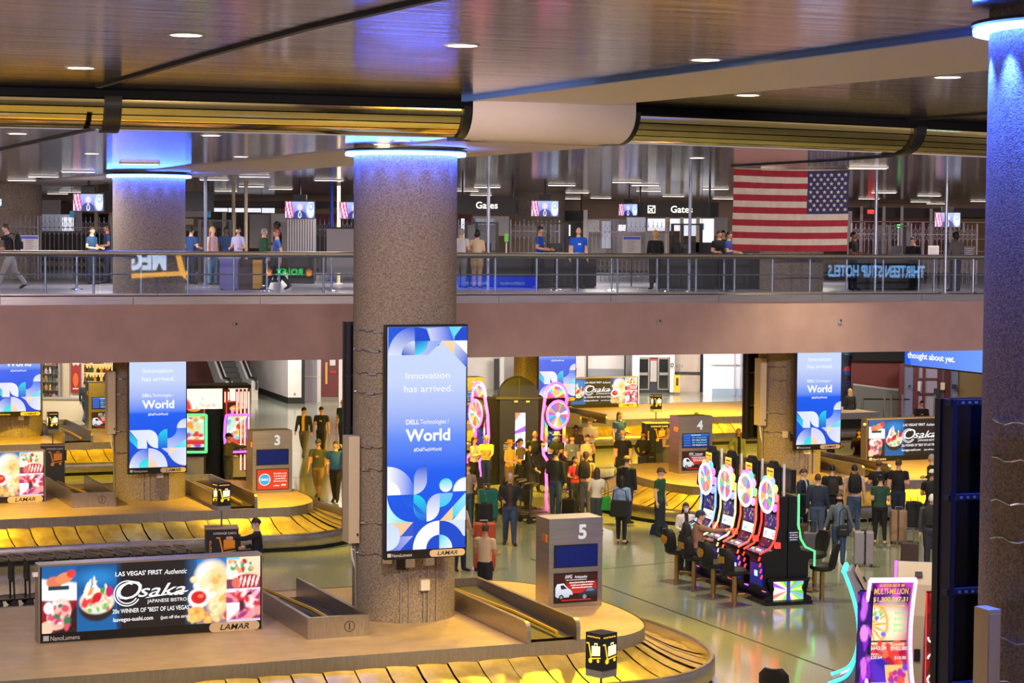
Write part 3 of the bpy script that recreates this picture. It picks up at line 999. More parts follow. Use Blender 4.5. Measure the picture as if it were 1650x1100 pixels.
    for rr in (.235, .19):
        a = arc(X - .4, .6, rr, 60, 330, 20, rr * .95)
        b = arc(X - .4, .6, rr - .022, 330, 60, 20, (rr - .022) * .95)
        for i in range(20):
            cv.poly([a[i], a[i + 1], b[19 - i], b[20 - i]], w, same=i > 0)
    cv.text('JAPANESE BISTRO', X + .28, .42, .06, w, .68, bold=.008)
    cv.text('20x WINNER OF "BEST OF LAS VEGAS"', X + .02, .27, .075, w, 1.34, bold=.015)
    cv.text('lasvegas-sushi.com', X - .3, .13, .07, w, .68, bold=.016)
    cv.text('(just off the strip)', X + .42, .13, .055, w, .5, bold=.012)
    cv.v = [(a - W_ / 2, b, c) for a, b, c in cv.v]
    return cv.mesh('screen', SCREEN)
FOOD = food_art()
def advert(p, label, rz=PHI, right=True, s=1.0):
    "p: lower corner of the front, on the right or the left end"
    q = Vector(p) + Vector((math.cos(rz), math.sin(rz), 0)) * (-1.925 if right else 1.925) * s
    o = thing('digital_display', label, 'display', q, rz)
    MB().box((0, .17, .66), (3.85, .34, 1.32)).build('housing', cream_m if False else M('brushed_housing', (170, 158, 146), .35, .6), o)
    MB().box((0, -.012, .65), (3.8, .024, 1.27)).build('bezel', black_m, o)
    link('screen', FOOD, o).location = (0, -.0265, .165)
    logo_plates(o, 3.8, .085, -.026, 1.35)
    MB().box((-1.95, .1, 1.15), (.12, .08, .07)).build('security_camera', white_m, o)
    if s != 1:
        o.scale = (s, s, s)
    return o
advert(P(423, 1013, DK), 'wide lit food advert on the deck of the nearest carousel')
advert(P(73, 808, DK), 'wide lit food advert cut off by the picture edge, on carousel three')
advert(P(1396, 744, DK), 'wide lit food advert on carousel four, partly behind the black display frame', right=False)
advert(P(1028, 655, DK), 'wide lit food advert far back on the yellow deck of carousel two', s=.92)

# ------------------------------------------------------------------ carousels
rim_m = noise_mat('rim_steel', (160, 152, 146), (174, 166, 160), 4, .3, .95, stretch=(1, 1, 3), rvar=.05)
def offset_curve(pts, d):
    out = []
    n = len(pts)
    for i, p in enumerate(pts):
        t = pts[min(i + 1, n - 1)] - pts[max(i - 1, 0)]
        t.normalize()
        out.append(p + Vector((t.y, -t.x)) * d)
    return out
PLATE_MESH = {}
def carousel(c, label, mirror=False, ext=0.0, ulen=-13.0, chutes=True, plates=True):
    o = thing('baggage_carousel', label, 'carousel', (c.x, c.y, 0), PHI)
    sx = -1 if mirror else 1
    raw = [(2.3, -3.33), (2.85, -3.28), (3.4, -2.85), (3.74, -2.2), (3.92, -1.2), (3.93, 0), (3.78, 1.2), (3.45, 2.24), (3.0, 2.75), (2.3, 3.08)]
    cap = spline([(u + ext, v) for u, v in raw], 3)
    outl = [Vector((ulen, -3.33))] + cap + [Vector((ulen, 3.08))]
    def mir(pts):
        return [(p[0] * sx, p[1]) for p in pts] if sx > 0 else [(-p[0], p[1]) for p in pts][::-1]
    MB().prism(mir(outl), DK - .05, DK).build('island_deck', deck_m, o)
    # skirt band
    sk = MB()
    ring = mir(offset_curve(outl, .02))
    sk.prism(ring, DK - .24, DK - .052)
    sk.prism(ring, DK - .052, DK + .012, cap=False)
    sk.build('island_skirt', steel, o)
    MB().prism(mir(offset_curve(outl, -.06)), 0.02, DK - .25).build('island_core', matte_black, o)
    # outer rim
    ro = offset_curve(outl, 1.24)
    ri = offset_curve(outl, 1.16)
    rm = MB()
    prof = [(1.24, .1), (1.26, .14), (1.26, .38), (1.23, .43), (1.17, .43), (1.15, .39), (1.15, .18)]
    rows = []
    for d, z in prof:
        rows.append([(p[0] * sx, p[1], z) for p in offset_curve(outl, d)])
    rm.grid(rows, flip=sx < 0)
    rm.build('bumper', rim_m, o, smooth=35)
    kb = MB()
    kb.prism(mir(offset_curve(outl, 1.2)), 0.0, .12, cap=False)
    kb.build('toe_kick', matte_black, o)
    if plates:
        inner, outer = offset_curve(outl, .0), offset_curve(outl, 1.15)
        # arc length along the inner edge
        acc = [0]
        for a, b in zip(inner, inner[1:]):
            acc.append(acc[-1] + (b - a).length)
        def at(cur, s):
            s = max(0, min(s, acc[-1] - 1e-4))
            i = max(k for k in range(len(acc)) if acc[k] <= s + 1e-9)
            i = min(i, len(acc) - 2)
            t = (s - acc[i]) / (acc[i + 1] - acc[i])
            return cur[i].lerp(cur[i + 1], t)
        L1 = acc[1]
        q = random.Random(5)
        start = max(0, L1 - 12.5)
        s = L1 - int((L1 - start) / .54) * .54
        end = acc[-2] + .6
        while s < end:
            straight = s + .6 < L1
            step = .54 if s < L1 else .36
            m = MB()
            rows = []
            tilt = q.uniform(-.012, .02)
            for i in range(5):
                t = i / 4
                row = []
                for j in range(4):
                    k = j / 3
                    ss = s + step * (k * .965) + .22 * t * t * (1 if s < L1 else .4)
                    p = at(inner, ss).lerp(at(outer, ss), t)
                    z = .69 - .48 * t - .05 * math.sin(t * PI) + .02 * (1 - k) + tilt * (k - .5) * 2 + .014 * math.sin(k * PI)
                    row.append((p.x * sx, p.y, z))
                rows.append(row)
            m.grid(rows, flip=sx < 0)
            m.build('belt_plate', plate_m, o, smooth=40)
            s += step
    return o
def chute(c, u0, u1, v0, v1, label, open_front=False, h=.37, slope=True):
    w, l = u1 - u0, v1 - v0
    o = thing('baggage_chute', label, 'chute', G((u0 + u1) / 2, v0, DK, c), PHI)
    def wall(x):
        if open_front:
            pr = [(0, 0), (l, 0), (l, h)] + [(.12 - .12 * math.sin(rad(a)) if False else .14 * (1 - math.cos(rad(90 - a))), h - .14 * (1 - math.sin(rad(90 - a)))) for a in range(0, 91, 15)]
            pr = [(0, 0), (l, 0), (l, h), (.14, h), (.07, h - .02), (.02, h - .07), (0, h - .14)]
        else:
            pr = [(0, 0), (l, 0), (l, h), (0, h)]
        MB().prism(pr, x - .035, x + .035, axis='x').build('side_panel', steel_h, o)
    wall(-w / 2 + .035)
    wall(w / 2 - .035)
    if open_front:
        MB().box((0, l - .04, h / 2), (w - .14, .06, h)).build('end_panel', steel, o)
    else:
        MB().box((0, .04, h / 2), (w - .14, .07, h)).build('end_panel', steel, o)
        x = w * .18
        MB().tube([(x + .09 * math.cos(a), -.003, h * .5 + .09 * math.sin(a)) for a in [2 * PI * i / 20 for i in range(20)]], .008, 5, closed=True).build('emblem', M('etched_mark', (96, 90, 86), .5, .6), o)
        MB().box((x, -.002, h * .5), (.02, .01, .12)).build('emblem', MATS['etched_mark'], o)
    m = MB().grid([[(-w / 2 + .07, .08, .06), (w / 2 - .07, .08, .06)], [(-w / 2 + .07, l * .45, .12), (w / 2 - .07, l * .45, .12)], [(-w / 2 + .07, l - .08, .22 if open_front else .02), (w / 2 - .07, l - .08, .22 if open_front else .02)]])
    m.build('belt', belt_m, o)
    MB().tube([(w * .12, .15, .14), (w * .05, l * .4, .2), (-w * .25, l - .3, .26)], .035, 6).build('guide_rail', M('yellow_guide', (200, 160, 40), .35, .4), o)
    return o
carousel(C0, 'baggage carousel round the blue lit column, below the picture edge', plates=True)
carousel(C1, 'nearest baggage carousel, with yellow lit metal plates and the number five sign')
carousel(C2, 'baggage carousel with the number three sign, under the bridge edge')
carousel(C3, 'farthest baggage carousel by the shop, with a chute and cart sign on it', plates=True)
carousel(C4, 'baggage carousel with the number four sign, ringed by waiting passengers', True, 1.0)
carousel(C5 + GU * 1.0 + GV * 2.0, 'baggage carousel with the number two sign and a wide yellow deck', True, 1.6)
chute(C1, -2.33, -1.24, -1.75, 2.35, 'steel baggage chute with closed round-marked end beside the nearest food advert')
chute(C1, 1.0, 1.98, -3.4, 1.3, 'steel baggage chute open toward the belt beside the number five sign', True)
chute(C2, -2.33, -1.24, -1.75, 2.0, 'steel baggage chute with closed end beside the carousel three advert')
chute(C2, 1.0, 1.98, -3.3, 1.3, 'steel baggage chute open toward the belt beside the number three sign', True)
chute(C3, 1.0, 1.98, -3.3, 1.3, 'dark steel chute on the farthest carousel beside the small cart sign', True)
chute(C4, -2.2, -1.1, -1.5, 2.2, 'steel baggage chute with closed round-marked end beside the number four sign')
chute(C4, 1.05, 2.0, -2.4, 1.6, 'steel baggage chute ending on the deck before the carousel four advert', True)
chute(C5, .4, 1.5, -2.9, 1.2, 'long dark steel chute below the distant food advert', True)

# ------------------------------------------------------------------ numbered signs
def kiosk(p, num, label, upper=None, lower=None):
    "p: lower front corner at the viewer's left end"
    o = thing('carousel_sign', label, 'sign', Vector(p) + GU * .54 , PHI)
    W_, H_, D_ = 1.08, 1.65, .62
    m = MB().box((0, D_ / 2, H_ / 2), (W_, D_, H_))
    b = m.build('cabinet', steel_h, o)
    cv = Canvas()
    cv.text(num, .13, 1.27, .26, (245, 240, 236), bold=.035)
    cv.build('number', attr_mat('lit_number', True, .8), o, (0, -.004, 0))
    def screen(z0, z1, art):
        MB().box((0, -.008, (z0 + z1) / 2), (.88, .016, z1 - z0)).build('bezel', black_m, o)
        if art is None:
            MB().box((0, -.017, (z0 + z1) / 2), (.84, .004, z1 - z0 - .04)).build('screen', M('dark_blue_screen', (0, 12, 70), .25, emit=(0, 16, 84), es=.9), o)
        else:
            cv = Canvas()
            art(cv, .84, z1 - z0 - .04)
            cv.build('screen', SCREEN, o, (-.42, -.0175, z0 + .02))
    screen(.74, 1.16, upper)
    screen(.08, .64, lower)
    MB().box((-.5 - .045, .2, 1.28), (.04, .2, .14)).build('alarm_box', M('amber_box', (190, 120, 50), .4), o)
    return o
def art_van(cv, w, h):
    cv.rect(0, 0, w, h, (30, 4, 8), (60, 8, 12))
    cv.poly([(.25 * w, .72 * h), (w, .72 * h), (w, .3 * h), (.35 * w, .3 * h)], (214, 40, 34), (150, 20, 24))
    cv.text('AWG', .32 * w, .84 * h, .07, WHI, .15, bold=.01, shear=.2)
    cv.text('Ambassador', .62 * w, .84 * h, .05, WHI, .26, bold=.01)
    cv.smudge(.5 * w, .77 * h, .5 * w, .014, WHI)
    for k in range(3):
        cv.smudge(.64 * w, (.66 - .09 * k) * h, (.6 - .06 * k) * w, .026, (255, 230, 220), k)
    van = [(.0, .22), (.0, .52), (.04, .66), (.2, .68), (.3, .5), (.38, .42), (.42, .3), (.4, .18), (.06, .16)]
    cv.poly([(a * w, b * h) for a, b in van], (200, 206, 222), (240, 242, 248))
    cv.poly([(.19 * w, .62 * h), (.28 * w, .48 * h), (.14 * w, .46 * h), (.12 * w, .6 * h)], (20, 26, 44))
    cv.poly(arc(.14 * w, .18 * h, .05, 0, 360, 16)[:-1], (16, 16, 20))
    cv.poly(arc(.14 * w, .18 * h, .028, 0, 360, 12)[:-1], (150, 150, 160))
    cv.poly(arc(.37 * w, .2 * h, .035, 0, 360, 16)[:-1], (16, 16, 20))
    car = [(.55, .16), (.56, .28), (.66, .34), (.76, .46), (.92, .48), (1, .4), (1, .16)]
    cv.poly([(a * w, b * h) for a, b in car], (12, 14, 24), (60, 66, 90))
    cv.poly([(.72 * w, .36 * h), (.78 * w, .44 * h), (.9 * w, .45 * h), (.94 * w, .37 * h)], (120, 130, 160))
    cv.poly(arc(.7 * w, .17 * h, .04, 0, 360, 14)[:-1], (140, 144, 156))
    cv.smudge(.5 * w, .05 * h, .7 * w, .028, (230, 40, 40), 9)
def art_red(cv, w, h):
    cv.rect(0, 0, w, h, (236, 66, 26), (228, 52, 20))
    cv.poly(arc(.24 * w, .5 * h, .16, 0, 360, 24)[:-1], (240, 250, 255))
    cv.poly(arc(.24 * w, .5 * h, .14, 0, 360, 24)[:-1], (60, 170, 220))
    cv.rect(.08 * w, .42 * h, .4 * w, .58 * h, (120, 210, 240))
    cv.smudge(.24 * w, .46 * h, .2 * w, .04, WHI, 5)
    for k in range(4):
        cv.smudge(.74 * w, (.76 - .13 * k) * h, (.42 - .03 * (k % 3)) * w, .036, (255, 220, 200), k + 20)
    cv.smudge(.62 * w, .16 * h, .2 * w, .025, WHI, 31)
    cv.smudge(.85 * w, .16 * h, .14 * w, .05, WHI, 33)
def art_flights(cv, w, h):
    cv.rect(0, 0, w, h, (0, 40, 120), (0, 60, 160))
    cv.rect(0, h * .84, w, h, (30, 110, 200))
    cv.text('Southwest', w * .5, h * .88, .04, WHI, .3, bold=.012)
    rows = ('Orange County', 'New Orleans', 'Oakland', 'Baltimore')
    for k, t in enumerate(rows):
        y = h * (.68 - .19 * k)
        cv.rect(.02 * w, y - .01, .28 * w, y + .035, (40, 110, 210))
        cv.text(('2171', '2731', '3675', '1138')[k], w * .34, y, .04, (90, 240, 200) if k % 2 == 0 else WHI, .1, 'l', bold=.015)
        cv.text(t, w * .5, y, .04, (90, 240, 200) if k % 2 == 0 else WHI, .34, 'l', bold=.015)
def art_purple(cv, w, h):
    r = Raster(24, 16, (60, 20, 130))
    r.lingrad(0, 0, 1, 1, (90, 30, 150), (20, 60, 170))
    r.spots(14, (0, 0, 1, 1), [(140, 50, 170), (30, 90, 200), (20, 20, 80)], .1, .3, 12)
    cv.raster(r.a, 0, 0, w, h)
    cv.text('CRAFT', w * .5, h * .3, .1, (120, 150, 255), .6)
kiosk(P(884, 980, DK), '5', 'steel carousel sign number five, pink tinted, beside the open chute', None, art_van)
kiosk(P(407, 795, DK), '3', 'steel carousel sign number three with an orange lower screen', None, art_red)
kiosk(P(1093.6, 763, DK), '4', 'steel carousel sign number four listing flights, behind the slot bank', art_flights, art_van)
kiosk(P(735, 681, DK), '2', 'steel carousel sign number two half hidden by the tall blue display', art_flights, art_purple)
kiosk(P(143, 694, DK), '1', 'distant pinkish carousel sign near the shop shelves, partly behind the column', art_flights, art_van)

# ------------------------------------------------------------------ luggage cart points
def cart_icon(cv, cx, cy, s, col, case=None):
    case = case or col
    def q(pts):
        return [(cx + a * s, cy + b * s) for a, b in pts]
    cv.poly(q([(-.5, .5), (-.3, .5), (-.12, -.3), (-.2, -.3), (-.36, .43), (-.5, .43)]), col)
    cv.poly(q([(-.2, -.34), (.5, -.22), (.5, -.16), (-.2, -.27)]), col)
    cv.poly(q([(-.12, -.16), (.46, -.08), (.46, .4), (-.12, .36)]), case)
    cv.poly(q([(.06, .4), (.06, .52), (.28, .54), (.28, .4), (.23, .4), (.23, .48), (.11, .47), (.11, .4)]), case)
    cv.poly([(cx + a * s, cy + b * s) for a, b in arc(-.2, -.4, .13, 0, 360, 14)[:-1]], col)
    cv.poly([(cx + a * s, cy + b * s) for a, b in arc(.34, -.36, .09, 0, 360, 12)[:-1]], col)
def cart_point(p, label, rz=PHI * .5, ztop=1.4, zsign=2.12, turn=0.0, wide=.7):
    o = thing('luggage_cart_dispenser', label, 'dispenser', p, rz)
    MB().box((0, .26, ztop / 2), (wide, .52, ztop)).build('cabinet', dark_m, o)
    MB().box((0, .26, ztop + .015), (wide + .02, .54, .03)).build('lid', M('tan_lid', (170, 140, 110), .5), o)
    cv = Canvas()
    cv.rect(-wide / 2 + .02, .4, wide / 2 - .02, ztop - .02, (16, 18, 22))
    cv.text('LUGGAGE CARTS', .06, ztop - .11, .05, (236, 232, 228), wide * .7, bold=.008)
    cart_icon(cv, .08, ztop - .38, .42, (240, 150, 20))
    cv.text('smarte', -wide / 2 + .12, ztop - .64, .07, (236, 232, 228), .28, rot=PI / 2, bold=.01)
    cv.text('carte', -wide / 2 + .12, ztop - .36, .07, (240, 150, 20), .24, rot=PI / 2, bold=.01)
    cv.build('front_panel', PRINT, o, (0, -.003, 0))
    MB().box((wide / 2 + .03, .2, ztop - .3), (.05, .16, .3)).build('card_reader', black_m, o)
    MB().tube([(0, .26, ztop), (0, .26, zsign - .25)], .02, 8).build('pole', alu, o)
    sb = link('sign_box', MB().box((0, 0, 0), (.3, .3, .5)).mesh('sign_box', dark_m), o)
    sb.location = (0, .26, zsign + .02)
    sb.rotation_euler = (0, 0, turn)
    MB().box((0, 0, -.3), (.3, .3, .1)).build('sign_base', grey_m, sb)
    for k in range(4):
        cv = Canvas()
        cv.rect(-.15, -.25, .15, .25, (14, 12, 10))
        cv.text('smartecarte', 0, .19, .03, (255, 190, 60), .24, bold=.012)
        cart_icon(cv, 0, -.02, .27, (255, 196, 30), (255, 240, 180))
        c_ = cv.build('lit_face', BACKLIT, sb, (.1515 * math.sin(k * PI / 2), -.1515 * math.cos(k * PI / 2), 0), k * PI / 2)
    return o
cart_point(D(358, 900, 45.2) * 1 - Vector((0, 0, D(358, 900, 45.2).z)), 'black luggage cart dispenser with an orange trolley picture, by the man in the suit', turn=rad(20))
def at_ground(px, d):
    p = D(px, 500, d)
    return Vector((p.x, p.y, 0))
cart_point(at_ground(982, 28.3), 'lit trolley sign on a pole low in front of the nearest carousel belt', turn=rad(33))
cart_point(at_ground(84, 62.5), 'black luggage cart dispenser and lit trolley sign behind the cut-off food advert', turn=rad(10))
cart_point(at_ground(1062, 71.5), 'black luggage cart dispenser and lit trolley sign before carousel two', turn=rad(8), wide=.85)

# rows of nested luggage carts
def make_cart():
    o = thing('luggage_cart', 'first luggage cart of the nested row, right beside the dispenser', 'luggage cart', (0, 0, 0), 0, 'nested luggage carts behind the nearest advert')
    for s in (-.26, .26):
        MB().tube([(s, .42, .2), (s, .4, .9), (s * .95, .3, 1.02), (s * .6, .1, 1.05)], .022, 6).build('side_post', M('dark_cart_steel', (92, 86, 84), .3, .8), o, smooth=60)
        MB().tube([(s, .42, .2), (s * .7, -.5, .16)], .02, 6).build('base_rail', MATS['dark_cart_steel'], o)
    MB().tube([(-.25, .3, 1.02), (-.15, .08, 1.06), (.15, .08, 1.06), (.25, .3, 1.02)], .026, 8).build('handle', M('cart_handle', (120, 104, 92), .5), o, smooth=60)
    MB().box((0, .38, .72), (.46, .03, .34)).build('advert_panel', dark_m, o)
    MB().box((0, -.05, .19), (.44, .8, .03)).build('tray', MATS['dark_cart_steel'], o)
    for x, y in ((-.26, .42), (.26, .42), (0, -.5)):
        m = MB().tube([(x - .02, y, .09), (x + .02, y, .09)], .09, 14)
        m.build('wheel', rubber, o, smooth=40)
    return o
cart0 = make_cart()
cpos = [at_ground(318 - 0 * k, 45.2) - GU * (.32 * k) - GV * .02 * k for k in range(17)]
for k, p in enumerate(cpos):
    if k == 0:
        cart0.location = p - GU * .55
        cart0.rotation_euler = (0, 0, PHI - PI / 2)
    else:
        dup(cart0, p - GU * .55, PHI - PI / 2, '%s luggage cart of the nested row, counted from the dispenser' % ORD[k])
for k in range(3):
    dup(cart0, at_ground(838 + 16 * k, 58.6 - .8 * k), rad(70 + 25 * k), ('luggage cart held by the bearded man in black', 'luggage cart standing behind the man in the black jacket', 'luggage cart loaded beside the tall man in jeans')[k], 'luggage carts among the crowd')
# ------------------------------------------------------------------ slot machines
RAINBOW = [(255, 90, 90), (255, 170, 60), (250, 230, 90), (90, 220, 110), (70, 200, 240), (110, 120, 250), (200, 90, 230), (250, 120, 190), (250, 250, 255)]
def led(name, col, es=2.6):
    return M('led_' + name, col, .4, emit=col, es=es)
LED_PINK, LED_RED, LED_GREEN = led('pink', (255, 90, 190)), led('red', (255, 50, 40)), led('green', (70, 255, 110))
LED_WHITE, LED_BLUE, LED_TEAL, LED_GOLD, LED_VIOLET = led('white', (255, 236, 240), 1.3), led('blue', (50, 90, 255)), led('teal', (60, 240, 200)), led('gold', (255, 190, 80)), led('violet', (190, 80, 255))
def wheel_art(r, seed, pale=True):
    cv = Canvas()
    q = random.Random(seed)
    n = 18
    cv.poly(arc(0, 0, r, 0, 360, 40)[:-1], (255, 225, 255))
    cv.k += 1
    for i in range(n):
        a0, a1 = 360 * i / n, 360 * (i + 1) / n
        c = q.choice(RAINBOW)
        if pale:
            c = tuple(int(x * .82 + 255 * .18) for x in c)
        cv.poly(arc(0, 0, r * .86, a0, a1, 3) + [(0, 0)], c, same=True)
    cv.poly(arc(0, 0, r * .2, 0, 360, 18)[:-1], (255, 255, 255))
    return cv
def reel_art(w, h, seed, base=(20, 20, 70), cols=RAINBOW, n=50):
    r = Raster(22, max(8, int(22 * h / w)), base)
    r.spots(n, (0, 0, 1, 1), cols + [base, base], .03, .1, seed)
    return r.a
def ray_art(cv, x0, y0, x1, y1, cx, cy, seed=1):
    "sunburst clipped to a rectangle"
    cols = [(60, 200, 60), (250, 190, 70), (250, 250, 230), (150, 80, 220), (236, 240, 255), (200, 210, 255), (240, 120, 90), (250, 240, 200), (250, 210, 120), (110, 210, 90), (140, 150, 250)]
    n = 26
    for i in range(n):
        a0, a1 = 2 * PI * i / n, 2 * PI * (i + 1) / n
        pts = [(cx, cy)] + [(cx + 9 * math.cos(a), cy + 9 * math.sin(a)) for a in (a0, a1)]
        for ax, lim, sg in ((0, x0, 1), (0, x1, -1), (1, y0, 1), (1, y1, -1)):
            out = []
            for j in range(len(pts)):
                p, p2 = pts[j], pts[(j + 1) % len(pts)]
                d1, d2 = (p[ax] - lim) * sg, (p2[ax] - lim) * sg
                if d1 >= 0:
                    out.append(p)
                if d1 * d2 < 0:
                    t = d1 / (d1 - d2)
                    out.append((p[0] + (p2[0] - p[0]) * t, p[1] + (p2[1] - p[1]) * t))
            pts = out
            if len(pts) < 3:
                break
        if len(pts) >= 3:
            cv.poly(pts, cols[(i + seed) % len(cols)], same=i > 0)
def curve_edge(o, x, prof, mat, r=.028, name='light_strip'):
    MB().tube([(x, y, z) for y, z in prof], r, 6).build(name, mat, o, smooth=60)

def wheel_slot(o_loc, rz, label, edge, seed, group, topper, knee, sc=1.0):
    "upright machine: knee box, button deck, screens, wheel, topper. front faces -y"
    o = thing('slot_machine', label, 'slot machine', o_loc, rz, group)
    W_ = .8
    prof = [(.0, .0), (-.3, .0), (-.3, .62), (-.42, .72), (-.42, .8), (-.12, .86), (-.04, 1.05), (.02, 1.4), (.02, 2.0), (0.2, 2.0), (.2, 0)]
    MB().prism(prof, -W_ / 2, W_ / 2, axis='x').build('cabinet', black_m, o)
    MB().box((0, -.315, .32), (.6, .03, .46)).build('knee_panel', knee, o)
    MB().box((0, -.335, .34), (.14, .012, .12)).build('panel_badge', led('badge', (190, 210, 255), 1.2), o)
    # button deck
    dk = Canvas()
    dk.raster(reel_art(.7, .3, seed + 40, (60, 40, 130), RAINBOW, 26), -.36, 0, .36, .3)
    d = dk.build('button_deck', SCREEN, o, (0, -.42, .805))
    d.rotation_euler = (rad(-79), 0, 0)
    for k in range(5):
        MB().lathe([(0, .03), (.028, .03), (.034, 0)], 10, c=(-.24 + .12 * k, -.3, .83)).build('button', (LED_GREEN, LED_RED, LED_WHITE, LED_GOLD, LED_BLUE)[k], o)
    def scr(z0, z1, y0, y1, img, name='screen'):
        cv = Canvas()
        h = math.hypot(z1 - z0, y1 - y0)
        cv.raster(img, -.3, 0, .3, h)
        s = cv.build(name, SCREEN, o, (0, y0 - .008, z0))
        s.rotation_euler = (-math.atan2(y1 - y0, z1 - z0), 0, 0)
    lower = Raster(24, 12, (236, 240, 255))
    lower.spots(10, (.1, .3, .9, .8), [(90, 120, 220), (90, 200, 150), (230, 80, 90), (250, 220, 120)], .05, .12, seed)
    scr(.9, 1.04, -.105, -.045, reel_art(.6, .15, seed + 9, (70, 20, 60), RAINBOW, 16))
    scr(1.07, 1.27, -.036, -.003, lower.a * 1.2)
    scr(1.3, 1.6, .0, .012, reel_art(.6, .3, seed + 3, (40, 40, 110), [(220, 170, 60), (70, 80, 200), (150, 110, 200), (230, 120, 60), (250, 230, 160)], 40))
    # wheel in front of the upper cabinet, with coloured lamps round it
    q = random.Random(seed)
    for k, a in enumerate((150, 120, 90, 60, 30, 0, -35, 215, 180)):
        x, z = .37 * math.cos(rad(a)), 1.98 + .37 * math.sin(rad(a))
        c = q.choice(RAINBOW[:8])
        m = M('lamp_%d_%d_%d' % c, c, .4, emit=c, es=3)
        MB().ball((x, -.06, z), (.085, .05, .1), 8, 6).build('wheel_lamp', m, o, smooth=60)
    MB().tube([(0, -.02, 1.98), (0, -.1, 1.98)], .37, 28).build('wheel_housing', black_m, o, smooth=30)
    wa = wheel_art(.345, seed)
    wh = wa.build('prize_wheel', SCREEN, o, (0, -.104, 1.98))
    MB().tube([(.352 * math.cos(a), -.108, 1.98 + .352 * math.sin(a)) for a in [2 * PI * i / 28 for i in range(28)]], .026, 6, closed=True).build('wheel_rim', LED_WHITE, o, smooth=60)
    # topper sign with its text
    MB().box((0, .02, 2.48), (.4, .1, .26)).build('topper', black_m, o)
    cv = Canvas()
    cv.rect(-.17, -.1, .17, .1, (250, 160, 30), (255, 210, 70))
    cv.smudge(0, .01, .26, .05, (120, 40, 20), seed)
    cv.smudge(0, -.07, .24, .05, (120, 40, 20), seed + 1)
    cv.build('topper_sign', BACKLIT if topper is None else SCREEN, o, (0, -.032, 2.48))
    MB().box((0, .05, 2.66), (.32, .16, .14), top=(.6, .6)).build('topper_cap', black_m, o)
    MB().tube([(.05, .15, 2.0), (.05, .15, 2.62)], .05, 8).build('topper_post', black_m, o)
    MB().tube([(.2, .2, 2.0), (.2, .2, 2.68)], .03, 8).build('call_light', white_m, o)
    # light strips along both sides
    pr = [(-.44, .8), (-.2, .92), (-.09, 1.1), (-.03, 1.4), (-.03, 2.05)]
    for s in (-1, 1):
        curve_edge(o, s * (W_ / 2 + .005), pr, edge, .022)
        for k in range(4):
            MB().tube([(s * W_ / 2, -.46 + .02 * k, .66 - .13 * k), (s * W_ / 2, -.43 + .02 * k, .74 - .13 * k)], .018, 6).build('light_dash', edge, o)
    MB().box((W_ / 2 + .05, -.05, .98), (.1, .1, .12)).build('side_lamp', LED_RED, o)
    return o

BK = rad(18)                           # the bank's cross direction
bx, by = Vector((math.cos(BK), math.sin(BK), 0)), Vector((-math.sin(BK), math.cos(BK), 0))
N0 = P(1236, 977, 0)
NM = N0 + bx * .55 + by * .2            # middle line, near end
# platform
pl = thing('slot_bank_platform', 'black slot bank platform with lit sunburst end panels by the polished floor', 'platform', NM, BK)
LB = 4.75
def pp(x0, x1, y0, y1, z0, z1, name, mat, par=pl):
    return MB().box(((x0 + x1) / 2, (y0 + y1) / 2, (z0 + z1) / 2), (x1 - x0, y1 - y0, z1 - z0)).build(name, mat, par)
pp(-.56, .52, -.16, LB, 0, .08, 'plinth', black_m)
pp(-.36, .4, -.02, LB, .08, .5, 'riser', M('deep_blue_plinth', (8, 14, 70), .3), pl)
pp(-.48, .46, -.12, LB, .5, .56, 'top_plate', black_m)
for k in range(10):
    MB().box((-.375, .35 + k * .45, .28 + (.1 if k % 2 else -.05)), (.015, .16, .025)).build('plinth_lamp', (LED_PINK, LED_RED, LED_VIOLET)[k % 3], pl)
for s in (-1, 1):
    cv = Canvas()
    x0, x1 = (-.33, -.02) if s < 0 else (.06, .37)
    ray_art(cv, x0, .0, x1, .41, .02, .2, 3 if s < 0 else 8)
    cv.build('sunburst_panel', BACKLIT, pl, (0, -.03, .09))
    pts = [(s * .36 + .02 * (s > 0), .08), (s * .54, .08), (s * .54, .14)] + [(s * (.52 - .2 * math.sin(PI * t)), .14 + .4 * t) for t in (.15, .3, .5, .7, .85)] + [(s * .5, .56), (s * .36 + .02 * (s > 0), .56)]
    MB().prism(pts, -.07, -.02, axis='y').build('scroll_bracket', black_m, pl)
MB().box((.02, -.045, .3), (.06, .03, .44)).build('centre_post', M('blue_post', (40, 50, 150), .4, emit=(60, 70, 200), es=.6), pl)
slot_edge = (LED_RED, led('orange_red', (255, 80, 50)), led('pale_gold', (255, 214, 150), 1.6), led('pale_blue', (120, 160, 255), 2))
slot_lab = ('wheel slot machine at the near end of the bank, with red edge lights', 'wheel slot machine second from the near end of the bank, gold topper',
            'wheel slot machine with white edge lights, between its red lit neighbour and the player', 'wheel slot machine at the bank end where the man in tan plays')
knees = [M('blue_knee', (10, 30, 130), .35, emit=(10, 40, 200), es=.25), M('blue_knee', (10, 30, 130)), M('blue_knee', (10, 30, 130)), dark_m]
for k in range(4):
    p = NM - bx * .2 + by * (.42 + 1.1 * k)
    wheel_slot(Vector((p.x, p.y, .56)) - Vector((0, 0, .28)), BK - PI / 2, slot_lab[k], slot_edge[k], 20 + k, 'wheel slot machines of the four seat bank', None, knees[k])
